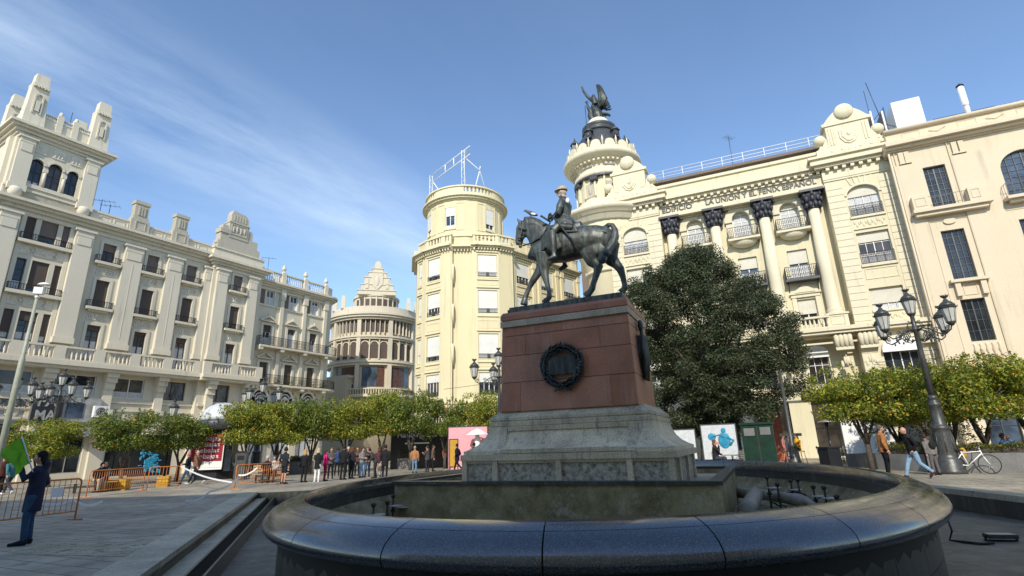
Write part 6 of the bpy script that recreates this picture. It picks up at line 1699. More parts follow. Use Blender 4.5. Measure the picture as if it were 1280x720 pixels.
# granite planters with clipped bushes
def planter(a, b_, w_, h, label, hedge=None, lean=0, mat='planter', group=None, far=None):
    """rectangular planter from a to b (front bottom edge) with depth w"""
    d = (b_-a); L_ = d.length; rz = atan2(d.y, d.x); o = empty('planter', (a.x, a.y, 0), rz, label, 'planter', group)
    m = MB(); t = .09
    m.box(0, L_, 0, t, 0, h); m.box(0, L_, w_-t, w_, 0, h); m.box(0, t, t, w_-t, 0, h); m.box(L_-t, L_, t, w_-t, 0, h); m.box(t, L_-t, t, w_-t, 0, h*.9)
    n = int(L_/1.3)
    for i in range(1, n+1):
        if L_*i/(n+1) < L_-.1: m.box(L_*i/(n+1)-.004, L_*i/(n+1)+.004, -.006, 0, .0, h)
    m.build('box', M[mat], o)
    if hedge:
        hh, cover = hedge; m = MB(); r = random.Random(int(L_*10)); nn_ = int(L_*w_*hh*2600)
        for _ in range(min(nn_, 16000)):
            x = r.uniform(.05, L_-.05); y = r.uniform(.0, w_); z = h*.85+hh*(r.random()**.45)*(1+.12*sin(x*5)+.08*r.gauss(0, 1)); s = .04*r.uniform(.7, 1.3)
            dv = Vector((r.gauss(0, 1), r.gauss(0, 1), r.gauss(0, 1))).normalized(); ev = dv.cross(Vector((r.gauss(0, 1), r.gauss(0, 1), r.gauss(0, 1)))).normalized(); p = Vector((x, y, z))
            m.add([tuple(p-dv*s), tuple(p+ev*s*.5), tuple(p+dv*s), tuple(p-ev*s*.5)], [(0, 1, 2, 3)])
        hg = m.build('bush', M['hedgeleaf'], o)
        m = MB(); m.box(.12, L_-.12, .12, w_-.12, h*.85, h*.85+hh*.7); m.build('soil_and_stems', M['bark'], o)
    return o
g1, g2 = G(1163, 591), G(1340, 592)
planter(g1, g2, 1.0, .72, 'long dark granite planter with a low hedge behind the big right-hand street lamp', (.42, 1))
planter(G(1060, 583), G(1098, 586.5), 1.0, .62, 'pale granite planter corner left of the man in the brown jacket', (.0, 0) if False else None)
planter(G(1098, 587), G(1160, 590), 1.2, .68, 'granite planter with a low bush behind the two walking men', (.5, 1))
planter(G(494, 586.5), G(512, 586), 1.3, .8, 'square granite planter with a rounded yellow-green bush, left of the tan-jacketed man', (.75, 1))
planter(G(545, 583), G(566, 582.5), 1.2, .8, 'square granite planter left of the pink panel', (.1, 1))
planter(G(358, 593), G(386, 592), 1.3, .85, 'square granite planter with a low bush behind the man in shorts', (.45, 1))

# antennas on the roofs
def antenna(p, h, label, el=6, w_=.9, rz=.5):
    o = empty('roof_antenna', p, rz, label, 'antenna'); m = MB(); m.tube([(0, 0, 0), (0, 0, h)], .025, 5)
    m.build('mast', M['lampgrey'], o)
    if el:
        m = MB(); m.tube([(-w_, 0, h-.15), (w_, 0, h-.1)], .018, 4)
        for i in range(el): x = -w_+2*w_*i/(el-1); m.tube([(x, -.35, h-.13), (x, .35, h-.13)], .012, 4)
        m.build('yagi_elements', M['lampgrey'], o)
def la(x, y, z): return (PA[0]+cos(rzA)*x-sin(rzA)*y, PA[1]+sin(rzA)*x+cos(rzA)*y, z)
antenna(la(17.6, 1.5, 20.3), 2.8, 'twin-armed TV antenna on the parapet just right of the square tower'); antenna(la(18.3, 1.6, 20.3), 2.6, 'TV antenna between the square tower and the first pylon', 5, .7)
antenna(la(14.4, 2.0, 26), 4.2, 'bare rod antenna rising from the square tower roof', 0); antenna(la(31.8, 3, 20.2), 5.2, 'tall TV antenna just right of the crest', 5, .5); antenna(la(35.5, 4, 19), 4.6, 'TV antenna above the second roof urn', 5, .7); antenna(la(33.8, 5, 19), 4.0, 'small TV antenna above the first roof urn', 4, .6)
antenna(fB(1.3, 3.2, 24.8), 3.4, 'TV antenna on the domed building roof by the white railing', 5, .5); antenna(fB(12.4, 4, 23.4), 6.5, 'thin mast leaning above the right-hand roof hut', 0)
m = MB(); m.box(0, 5.5, 2, 7, 20.3, 22.5); roof = None
# ------------------------------------------------------------------ five-lantern street lamps
def lantern(par, p):
    o = bpy.data.objects.new('lantern', None)
    body = MB(); n = 8
    body.lathe([(.13, 0), (.15, .03), (.245, .52), (.25, .55)], (0, 0, .12), n, False)
    me = body.mesh('glass', M['lampglass']); f = MB()
    for i in range(n):
        a = 2*pi*i/n; f.tube([(.152*cos(a), .152*sin(a), .14), (.252*cos(a), .252*sin(a), .67)], .011, 4)
    f.lathe([(.05, -.02), (.15, .1), (.165, .13), (.15, .15)], (0, 0, 0), 12); f.lathe([(.255, 0), (.30, .02), (.31, .06), (.26, .09)], (0, 0, .66), 8, False)
    for i in range(n):
        a = 2*pi*i/n; f.tube([(.29*cos(a), .29*sin(a), .7), (.33*cos(a), .33*sin(a), .77)], [.02, .006], 4)
    f.lathe([(.27, 0), (.25, .08), (.17, .17), (.09, .22), (.08, .27), (.05, .29), (.05, .33), (.1, .37), (.13, .44)], (0, 0, .74), 14)
    for i in range(6): a = 2*pi*i/6; f.tube([(.1*cos(a), .1*sin(a), 1.12), (.15*cos(a), .15*sin(a), 1.23)], [.02, .006], 4)
    return me, f.mesh('lantern', M['lampgrey'])
LG, LF = lantern(None, 0)
def street_lamp(p, rz, label, H=7.3, sc=1.0):
    L_ = empty('street_lamp', (p.x, p.y, 0), rz, label, 'street lamp', 'five-lantern lamps of the square'); k = H/7.3
    L_.scale = (sc,)*3
    m = MB()
    m.lathe([(.50, 0), (.50, .12), (.46, .16), (.44, .5), (.40, .56), (.36, .62), (.34, .7), (.345, .8), (.30, 1.5), (.285, 1.62), (.33, 1.66), (.33, 1.72), (.26, 1.78), (.22, 1.84), (.205, 2.3), (.19, 2.5), (.24, 2.54), (.24, 2.62), (.17, 2.68), (.16, 2.8), (.19, 2.84), (.13, 2.95)], (0, 0, 0), 20)
    for i in range(8): a = i*pi/4; m.tube([(.35*cos(a), .35*sin(a), .8), (.30*cos(a), .30*sin(a), 1.5)], .02, 4)
    m.build('base', M['lampgrey'], L_)
    m = MB(); m.lathe([(.125, 2.95), (.10, 4.6), (.085, 5.55), (.13, 5.6), (.13, 5.66), (.085, 5.7), (.075, 6.15), (.1, 6.2)], (0, 0, 0), 14); m.build('pole', M['lampgrey'], L_)
    arms = []
    for i in range(4):
        a = i*pi/2; m = MB(); m.T = Matrix.Rotation(a, 4, 'Z')
        m.tube([(.07, 0, 5.55), (.3, 0, 5.62), (.6, 0, 5.52), (.9, 0, 5.28), (1.2, 0, 5.2), (1.42, 0, 5.32), (1.5, 0, 5.5)], [.035, .035, .03, .03, .028, .026, .024], 7)
        for cx, cz, rr, n_ in ((.45, 5.35, .17, 1.4), (.85, 5.42, .12, 1.3), (1.3, 5.4, .1, 1.3)):
            sp = [(cx+rr*(1-q/16)*cos(q*.55*n_), 0, cz+rr*(1-q/16)*sin(q*.55*n_)) for q in range(15)]; m.tube(sp, .018, 5)
        m.tube([(.08, 0, 5.9), (.25, 0, 5.95), (.35, 0, 5.75), (.28, 0, 5.6)], .018, 5); m.tube([(.1, 0, 5.2), (.3, 0, 5.1), (.55, 0, 5.2), (.7, 0, 5.4)], .022, 5)
        for q in range(5): m.ball((.25+.2*q, 0, 5.16+.05*(q % 2)), (.045, .03, .06), 6, 5)
        m.T = None; arm = m.build('arm', M['lampgrey'], L_)
        o = inst('lantern', LF, L_, (1.5*cos(a), 1.5*sin(a), 5.46)); inst('lantern_glass', LG, o)
    o = inst('lantern', LF, L_, (0, 0, 6.15)); inst('lantern_glass', LG, o)
    return L_
lp = G(1190, 592); R1_ = street_lamp(lp, radians(12), 'big grey five-lantern street lamp leaning over the right-hand planter')
def lampcopy(p, rz, label, sc=.93):
    o = copy_tree(R1_, None, (p.x, p.y, 0), rz, label); o.scale = (sc,)*3; return o
lampcopy(PD(52, 600, 42.3), radians(-28), 'five-lantern street lamp at left, before the grey shop with big letters')
lampcopy(PD(318, 590, 43.3), radians(-10), 'five-lantern street lamp between the domed kiosk and the crowd')
lampcopy(PD(626, 570, 29.5), radians(15), 'five-lantern street lamp half hidden behind the left side of the red pedestal')
lampcopy(PD(-6, 600, 42), radians(5), 'five-lantern street lamp cut off by the left edge of the view', .88)
def wall_lamp(p, label, h=3.8):
    o = empty('lantern_post', (p.x, p.y, 0), 0, label, 'lamp post'); m = MB(); m.lathe([(.12, 0), (.12, .3), (.06, .4), (.045, h)], (0, 0, 0), 10); m.build('pole', M['iron'], o)
    q = inst('lantern', LF, o, (0, 0, h)); inst('lantern_glass', LG, q)
wall_lamp(PD(205, 595, 41), 'single black lantern post among the dark green orange trees')
# tall camera / light pole at the far left
pp = PD(-8, 600, 30)
M['polegreen'] = plain('pale_green_paint', (.36, .37, .28), .5)
pole = empty('security_camera_pole', (pp.x, pp.y, 0), radians(20), 'tall tapered pale green pole with white heads at the left edge', 'pole')
Hh = HZ(38, 372, 30)
m = MB(); m.tube([(0, 0, -.1), (0, 0, 5.6), (0, 0, 5.7), (0, 0, Hh)], [.12, .105, .075, .055], 12); m.build('mast', M['polegreen'], pole)
m = MB(); m.ball((.0, 0, Hh+.06), .09, 12, 8); m.box(-.13, .2, -.15, .05, Hh+.18, Hh+.48); m.build('camera_head', M['whitepaint'], pole)
m = MB(); m.tube([(0, 0, Hh+.1), (.1, 0, Hh+.5), (.15, 0, Hh+.62)], .02, 6); m.lathe([(.0, 0), (.25, .02), (.2, .08), (.08, .13), (0, .14)], (.15, 0, Hh+.6), 16, True, 1, .55); m.build('lamp_head', M['whitepaint'], pole)

# ------------------------------------------------------------------ orange crowd barriers
def barrier(a, b_, h, label, sign=False, hang=None):
    d = b_-a; L_ = d.length; o = empty('barrier', (a.x, a.y, 0), atan2(d.y, d.x), label, 'crowd barrier', 'orange metal crowd barriers'); r = .02
    m = MB(); R_ = .1
    pts = [(0, 0, .02), (0, 0, h-R_), (R_*.3, 0, h-R_*.3), (R_, 0, h), (L_-R_, 0, h), (L_-R_*.3, 0, h-R_*.3), (L_, 0, h-R_), (L_, 0, .02)]
    m.tube(pts, .022, 8); m.tube([(0, 0, .22), (L_, 0, .22)], .018, 7); m.build('frame', M['orange_paint'], o)
    m = MB(); n = int(L_/.14)
    for i in range(1, n): x = L_*i/n; m.tube([(x, 0, .22), (x, 0, h-.01)], .0085, 5)
    m.build('bars', M['orange_paint'], o)
    for x in (.0, L_): m = MB(); m.tube([(x, -.25, .02), (x, .25, .02)], .02, 6); m.build('foot', M['orange_paint'], o)
    if sign: m = MB(); m.box(L_*sign-.13, L_*sign+.17, -.035, -.025, .62, .84); m.build('notice', M['plasticwhite'], o)
    return o
bh = 1.03
b1a, b1b = G(-35, 668), G(93, 650); barrier(b1a, b1b, bh, 'faded orange barrier behind the man with the flag', .72)
b2a, b2b = G(107, 622), G(178, 613); barrier(b2a, b2b, bh, 'orange barrier before the two sitting men')
b3a, b3b = G(183, 613), G(222, 610); barrier(b3a, b3b, bh, 'orange barrier with a yellow box behind it, left of the walking men')
b4a, b4b = G(293, 611), G(350, 605); barrier(b4a, b4b, bh, 'rusty orange barrier left of the man in shorts')
def tape(pts, label, w_=.07):
    m = MB(); c = Vector(pts[0]); P = [Vector(p)-c for p in pts]
    for a, b_ in zip(P[:-1], P[1:]):
        n = 8
        for i in range(n):
            p, q = a.lerp(b_, i/n), a.lerp(b_, (i+1)/n); s0 = -.12*sin(pi*i/n); s1 = -.12*sin(pi*(i+1)/n)
            u_ = Vector((0, 0, w_)); t_ = Vector((0, .004, 0))
            m.add([tuple(p+Vector((0, 0, s0))), tuple(q+Vector((0, 0, s1))), tuple(q+Vector((0, 0, s1))+u_), tuple(p+Vector((0, 0, s0))+u_), tuple(p+Vector((0, 0, s0))+t_), tuple(q+Vector((0, 0, s1))+t_), tuple(q+Vector((0, 0, s1))+u_+t_), tuple(p+Vector((0, 0, s0))+u_+t_)], [(0,1,2,3), (7,6,5,4), (3,2,6,7), (0,4,5,1)])
    o = m.build('barrier_tape', M['plasticwhite']); o.location = c; tag(o, label, 'tape')
tape([b3b+Vector((0, 0, .98)), G(290, 604, .35), b4a+Vector((.1, 0, .55)), b4a+Vector((.9, .1, .85))], 'white plastic tape slung between two orange barriers')
tape([b4a+Vector((.3, -.1, .5)), G(262, 616, .25), G(232, 627, .02)], 'loose end of white tape trailing onto the paving')
tape([b1b+Vector((-1.3, 0, .5)), b1b+Vector((-.2, .1, .45)), G(128, 628, .2)], 'short white tape streaming from the nearest orange barrier')

# ------------------------------------------------------------------ kiosk, urinal hut, panels, bins
kp = PD(268, 598, 41); kz = atan2(-kp.x, kp.y)
k = empty('newspaper_kiosk', (kp.x, kp.y, 0), kz-.25, 'round dark kiosk with a pale grey ribbed dome and crimson sale poster', 'kiosk')
m = MB(); m.lathe([(1.25, 0), (1.25, .5), (1.2, .55), (1.2, 3.0)], (0, 0, 0), 10, False); m.build('body', M['shopdark'], k)
m = MB(); m.lathe([(1.3, 0), (1.45, .1), (1.5, .55), (1.4, .7)], (0, 0, 3.0), 24); m.build('fascia', M['slate'], k)
m = MB(); m.lathe([(1.35, 0), (1.3, .3), (1.12, .65), (.8, .95), (.4, 1.12), (0, 1.17)], (0, 0, 3.65), 24)
for i in range(12): a = i*pi/6; m.tube([(1.37*cos(a), 1.37*sin(a), 3.66), (1.14*cos(a), 1.14*sin(a), 4.31), (.42*cos(a), .42*sin(a), 4.78), (0, 0, 4.84)], .02, 4)
m.build('dome', M['kiosk_dome'], k)
m = MB(); m.box(-1.15, .65, -1.42, -1.32, .75, 2.75); ps = m.build('poster', M['red_poster'], k)
m = MB(); m.box(-1.2, .7, -1.44, -1.43, .62, .74); m.box(-1.2, -1.15, -1.44, -1.3, .62, 2.8); m.box(.65, .7, -1.44, -1.3, .62, 2.8); m.box(-1.15, .65, -1.44, -1.42, .75, 1.12); m.build('poster_frame', M['whitepaint'], k)
for i in range(4): text_obj('poster_lettering', 'Rebajas', .4, M['whitespot'], ps, (-.25, -1.43, 2.5-.36*i), .004, 1.35)
m = MB(); m.box(.75, 1.15, -1.3, -1.1, .5, 2.8); m.build('window', M['glass'], k)
# green automatic toilet cabin
gp = PD(953, 578, 27.5)
g_ = empty('toilet_cabin', (gp.x, gp.y, 0), radians(-26), 'shade-darkened green metal street cabin with two pale notices under the oak', 'cabin')
m = MB(); m.box(-.66, .66, -.6, .4, 0, 2.1); m.box(-.72, .72, -.66, .46, 2.1, 2.2); m.box(-.72, .72, -.66, .46, 0, .1); m.build('cabinet', M['greenkiosk'], g_)
m = MB(); m.box(-.55, -.1, -.63, -.6, 1.62, 1.95); m.build('notice', M['planter'], g_); m = MB(); m.box(.12, .55, -.63, -.6, 1.65, 1.98); m.build('notice', M['planter'], g_)
m = MB(); m.box(-.02, .02, -.62, -.6, .1, 2.05); m.build('door_seam', M['rustmetal'], g_)
def mposter(name, p, rz, w_, h, z0, mat, label, cat, parts=None):
    o = empty(name, (p.x, p.y, 0), rz, label, cat); m = MB(); m.box(-w_/2, w_/2, -.04, .04, z0, z0+h); m.build('panel', M[mat], o)
    m = MB(); m.box(-w_/2-.05, -w_/2, -.06, .06, 0, z0+h+.05); m.box(w_/2, w_/2+.05, -.06, .06, 0, z0+h+.05); m.box(-w_/2, w_/2, -.06, .06, z0+h, z0+h+.05); m.build('frame', M['slate'], o)
    return o
bp = mposter('poster_panel', PD(902, 570, 31), radians(-24), 1.7, 1.75, .5, 'kiosk_dome', 'grey poster panel with a cyan blue figure behind the seated woman', 'poster')
blue = plain('cyan_print', (.03, .26, .42), .4, var=.3, sc=6); M['blueposter'] = blue
m = MB(); m.ball((.25, -.05, 1.95), (.12, .02, .15), 12, 8); m.ball((.25, -.05, 1.45), (.3, .02, .42), 12, 8); m.tube([(-.4, -.05, 1.6), (0, -.05, 1.75), (.25, -.05, 1.6)], .06, 6, flat=.3, side=(0, 1, 0)); m.tube([(.4, -.05, 1.6), (.7, -.05, 1.45), (.5, -.05, 1.2)], .06, 6); m.ball((-.35, -.05, 1.65), (.2, .02, .2), 10, 8)
m.build('printed_figure', blue, bp)
mposter('poster_panel', PD(857, 570, 31), radians(-24), 1.2, 1.5, .55, 'kiosk_dome', 'plain pale grey panel right behind the pedestal base', 'poster')
mposter('shade_panel', PD(585, 575, 37), radians(0), 2.6, 2.7, .1, 'pink_panel', 'plain pink painted panel standing left of the pedestal', 'panel')
mposter('banner', PD(567, 575, 37), radians(10), .5, 1.7, .3, 'plasticyellow', 'narrow yellow banner beside the pink panel', 'banner')
mposter('info_board', PD(1078, 560, 36), radians(-24), 1.6, 2.2, .3, 'whitepaint', 'tall white menu board left of the forked orange tree', 'board')
mposter('info_board', PD(1105, 560, 36), radians(-24), 1.2, 2.2, .3, 'whitepaint', 'second white board between the trunks of the orange tree', 'board')
m = MB(); pbp = PD(968, 565, 40); o = empty('brick_pillar', (pbp.x, pbp.y, 0), radians(-24), 'reddish brick pillar between the green cabin and the pale facade', 'pillar'); m.box(-.7, .7, -.3, .3, 0, 3.1); m.build('shaft', M['reddoor'], o)
# market stall / blue-white display at left
sp = PD(186, 590, 44)
o = empty('shop_display', (sp.x, sp.y, 0), radians(50), 'bright cyan mural panel glimpsed between the dark orange trees', 'display'); m = MB(); m.box(-1.2, 1.2, -.05, .05, .3, 2.9); m.build('panel', M['shopdark'], o)
m = MB(); rr_ = random.Random(4)
for _ in range(70): m.ball((rr_.gauss(0, .28), -.06, 1.2+rr_.gauss(0, .42)), (rr_.uniform(.05, .16), .012, rr_.uniform(.04, .14)), 7, 5)
m.build('painted_splash', blue, o)
def crate(x, y, D, label, mat='plasticyellow', sz=(.5, .35, .32)):
    p = PD(x, y, D); o = empty('crate', (p.x, p.y, 0), .3, label, 'crate'); m = MB(); a, b_, c = sz; t = .03
    m.box(-a, a, -b_, b_, .0, .04)
    for zz in (.06, c*.5, c*.93): m.box(-a, a, -b_, -b_+t, zz, zz+c*.28); m.box(-a, a, b_-t, b_, zz, zz+c*.28); m.box(-a, -a+t, -b_+t, b_-t, zz, zz+c*.28); m.box(a-t, a, -b_+t, b_-t, zz, zz+c*.28)
    m.box(-a+t, a-t, -b_+t, b_-t, .04, c*1.1); m.build('box', M[mat], o); return o
crate(146, 603, 33.5, 'yellow box behind the barrier beside the two sitting men', sz=(.5, .35, .42)); crate(205, 600, 34.5, 'yellow box behind the barrier left of the walking men', sz=(.26, .25, .42)); crate(325, 592, 34, 'grey-blue crate behind the rusty barrier', 'planter', (.45, .35, .45))
def bin_(x, y, D, label, h=1.15, mat='lampgrey'):
    p = PD(x, y, D); o = empty('litter_bin', (p.x, p.y, 0), .2, label, 'litter bin'); m = MB(); m.box(-.3, .3, -.3, .3, 0, h); m.build('casing', M[mat], o); m = MB(); m.box(-.34, .34, -.34, .34, h, h+.07); m.box(-.2, .2, -.31, -.3, h*.72, h*.88); m.build('lid', M['shopdark'], o)
bin_(300, 596, 38, 'tall grey litter bin between the kiosk and the street lamp', 1.6)
bin_(1040, 584, 27.5, 'dark square box at the left end of the right-hand planters', 1.0, 'shopdark')
def bench(p, rz, label, back=True):
    o = empty('bench', (p.x, p.y, 0), rz, label, 'bench'); m = MB()
    for i in range(4): m.box(-.9, .9, -.22+.12*i, -.13+.12*i, .42, .45)
    m.build('seat', M['wood'], o)
    for x in (-.7, .7): m = MB(); m.box(x-.03, x+.03, -.2, .22, 0, .42); m.build('leg', M['iron'], o)
    if back: m = MB(); [m.box(-.9, .9, .26, .29, .55+.13*i, .64+.13*i) for i in range(3)]; m.box(-.72, -.68, .24, .29, .42, .95); m.box(.68, .72, .24, .29, .42, .95); m.build('backrest', M['wood'], o)
    return o
def table(p, label, h=.74, r_=.38, grp='cafe tables'):
    o = empty('cafe_table', (p.x, p.y, 0), 0, label, 'table', grp); m = MB(); m.lathe([(r_, 0), (r_, .03)], (0, 0, h-.03), 20, False); m.build('table_top', M['wicker'], o)
    m = MB(); m.lathe([(.25, 0), (.22, .03), (.03, .06), (.03, h-.03)], (0, 0, 0), 12); m.build('pedestal_leg', M['iron'], o)
def chair(p, rz, label, mat='wicker', h=.45):
    o = empty('cafe_chair', (p.x, p.y, 0), rz, label, 'chair', 'cafe chairs'); m = MB(); m.box(-.23, .23, -.22, .22, h, h+.04); m.build('seat', M[mat], o)
    m = MB(); m.tube([(-.22, .22, h), (-.24, .27, h+.42), (0, .3, h+.5), (.24, .27, h+.42), (.22, .22, h)], .02, 6)
    for i in range(4): m.box(-.2, .2, .25, .275, h+.1+.09*i, h+.16+.09*i)
    m.build('backrest', M[mat], o)
    for sx in (-1, 1):
        for sy in (-1, 1): m = MB(); m.tube([(sx*.21, sy*.2, h), (sx*.23, sy*.23, 0)], .016, 6); m.build('leg', M[mat], o)
    for sx in (-1, 1): m = MB(); m.tube([(sx*.24, -.2, h), (sx*.26, -.2, h+.22), (sx*.25, .24, h+.24)], .016, 6); m.build('armrest', M[mat], o)
bench(PD(118, 605, 33), radians(30), 'low bench under the two sitting men', False)
bench(PD(338, 595, 33), radians(20), 'wooden bench behind the rusty orange barrier')
for i, (x, D, lb) in enumerate(((1042, 37, 'round cafe table before the black shopfront, left one'), (1050, 40, 'round cafe table deeper under the black shopfront'), (1062, 38, 'round cafe table behind the dark square box'), (915, 30, 'cafe table beside the seated woman by the poster panel'), (1268, 29, 'terrace table at the right edge behind the hedge'))): table(PD(x, 570, D), lb)
for i, (x, D, rz, lb) in enumerate(((1030, 36.5, .9, 'grey cafe chair left of the black shopfront tables'), (1048, 36.2, -2.0, 'grey cafe chair before the black shopfront'), (1056, 38.5, -1.2, 'grey cafe chair right of the black shopfront tables'), (1072, 36.5, 1.6, 'grey cafe chair above the dark square box'), (1082, 37, -1, 'grey cafe chair left of the forked tree'), (899, 29.5, .8, 'dark chair under the seated woman by the poster panel'), (925, 30.5, -1, 'empty chair right of the seated woman by the poster panel'), (1262, 29.5, 1.2, 'wicker chair at the right edge of the hedge'), (1275, 28.5, 0, 'wicker chair nearest the right edge'))): chair(PD(x, 570, D), rz, lb)
for x, lb in ((1001, 'tall pale stool under the person in the yellow coat'), (988, 'tall pale stool under the person in pale clothes')):
    p = PD(x, 575, 34); o = empty('bar_stool', (p.x, p.y, 0), 0, lb, 'stool'); m = MB(); m.box(-.2, .2, -.2, .2, .72, .77); m.build('seat', M['wood'], o)
    for sx in (-1, 1):
        for sy in (-1, 1): m = MB(); m.tube([(sx*.17, sy*.17, .72), (sx*.24, sy*.24, 0)], .02, 5); m.build('leg', M['wood'], o)
# patio heater and bollards
hp = PD(1041, 570, 38.5); o = empty('patio_heater', (hp.x, hp.y, 0), 0, 'steel mushroom patio heater before the black shopfront', 'patio heater'); m = MB(); m.lathe([(.25, 0), (.25, .7), (.05, .75), (.04, 2.0), (.12, 2.02), (.12, 2.3)], (0, 0, 0), 14); m.build('stand', M['shopdark'], o); m = MB(); m.lathe([(.5, 0), (.48, .03), (.1, .14), (0, .15)], (0, 0, 2.32), 20); m.build('reflector', M['steel'], o)
hp = PD(1122, 565, 37); o = empty('patio_heater', (hp.x, hp.y, 0), 0, 'steel mushroom patio heater behind the man in the dark coat', 'patio heater'); m = MB(); m.lathe([(.25, 0), (.25, .7), (.05, .75), (.04, 2.2)], (0, 0, 0), 14); m.build('stand', M['shopdark'], o); m = MB(); m.lathe([(.5, 0), (.48, .03), (.1, .14), (0, .15)], (0, 0, 2.2), 20); m.build('reflector', M['steel'], o)
cp = PD(993, 572, 33); o = empty('iron_column', (cp.x, cp.y, 0), 0, 'grey cast iron lamp base by the people on stools', 'lamp post'); m = MB(); m.lathe([(.32, 0), (.32, .3), (.24, .4), (.2, 1.0), (.24, 1.05), (.12, 1.2), (.08, 5)], (0, 0, 0), 16); m.build('shaft', M['lampgrey'], o)
m = MB(); m.box(-.6, .6, -.02, .02, 1.55, 1.7); m.build('cross_plate', M['lampgrey'], o)
# umbrella, overhead wires and illuminated script sign
up_ = PD(597, 570, 36); o = empty('parasol', (up_.x, up_.y, 0), 0, 'closed white parasol beside the pink panel', 'parasol'); m = MB(); m.tube([(0, 0, 0), (0, 0, 2.6)], .03, 6); m.build('pole', M['steel'], o); m = MB(); m.lathe([(.75, 2.25), (.4, 2.5), (.05, 2.65)], (0, 0, 0), 8, False, cap=False); m.lathe([(.12, 1.2), (.22, 1.6), (.12, 2.4)], (0, 0, 0), 8); m.build('canopy', M['awning'], o)
ss = PD(530, 570, 44); o = empty('script_sign', (ss.x, ss.y, 0), radians(8), 'white cursive shop sign glowing between the orange tree trunks', 'sign'); m = MB(); m.box(-2.6, 2.6, .1, .3, 0, 3.0); m.build('shopfront', M['shopdark'], o); text_obj('sign_lettering', 'Hamburguesas  L', .62, M['whitespot'], o, (-.3, .08, 2.55), .01, 3.6)
m = MB(); m.box(-1.5, .4, .04, .1, 1.85, 1.95); m.build('light_strip', M['whitespot'], o)
def wire(a, b_, label, sag=.5, r_=.012):
    a, b_ = Vector(a), Vector(b_); m = MB(); n = 20; m.tube([tuple((b_-a)*(i/n)+Vector((0, 0, -sag*4*(i/n)*(1-i/n)))) for i in range(n+1)], r_, 5); o = m.build('overhead_wire', M['rubber']); o.location = a; tag(o, label, 'wire', 'overhead wires')
wire(fB(9, -.2, 6.9), fB(24, -1.4, 7.2), 'upper overhead wire along the right-hand facades', .25, .02); wire(fB(8, -.2, 6.3), fB(24, -1.4, 6.3), 'lower overhead wire along the right-hand facades', .1, .02)
wire(PD(555, 490, 47)+Vector((0, 0, 6.4)), PD(900, 430, 43)+Vector((0, 0, 8.8)), 'overhead wire crossing low before the yellow building', .3, .018)

# ------------------------------------------------------------------ parked bicycle
bc = G(1218, 592.5); bk = empty('bicycle', (bc.x, bc.y, 0), radians(-28), 'white framed bicycle leaning behind the big right-hand street lamp', 'bicycle')
def wheel(x):
    m = MB(); R_ = .33
    m.tube([(R_*cos(i*pi/12), 0, R_*sin(i*pi/12)) for i in range(25)], .017, 6); w_ = m.build('wheel', M['rubber'], bk); w_.location = (x, 0, R_+.015)
    m = MB()
    for i in range(10): a = i*pi/5; m.tube([(0, 0, 0), (R_*cos(a), 0, R_*sin(a))], .003, 3)
    m.ball((0, 0, 0), .03, 8, 6); m.build('spokes', M['steel'], w_)
wheel(-.52); wheel(.52)
m = MB()
for p in (((-.52, 0, .345), (-.08, 0, .3), (.1, 0, .0)), ): pass
for a, b_ in (((-.52, 0, .345), (-.1, 0, .30)), ((-.52, 0, .345), (-.2, 0, .75)), ((-.1, 0, .3), (-.23, 0, .82)), ((-.1, 0, .3), (.36, 0, .72)), ((-.21, 0, .76), (.34, 0, .8)), ((.34, 0, .85), (.4, 0, .6)), ((.4, 0, .6), (.52, 0, .345))): m.tube([a, b_], .02, 7)
m.build('frame', M['whitepaint'], bk); m = MB(); m.ball((-.25, 0, .86), (.13, .06, .03), 10, 6); m.build('saddle', M['rubber'], bk); m = MB(); m.tube([(.3, -.25, .98), (.33, 0, .95), (.3, .25, .98)], .014, 6); m.tube([(.34, 0, .8), (.33, 0, .95)], .015, 6); m.build('handlebar', M['steel'], bk)
m = MB(); m.ball((-.15, .1, .75), (.12, .1, .2), 8, 6); m.build('basket_bag', M['orangeleaf'] if False else M['plasticyellow'], bk)
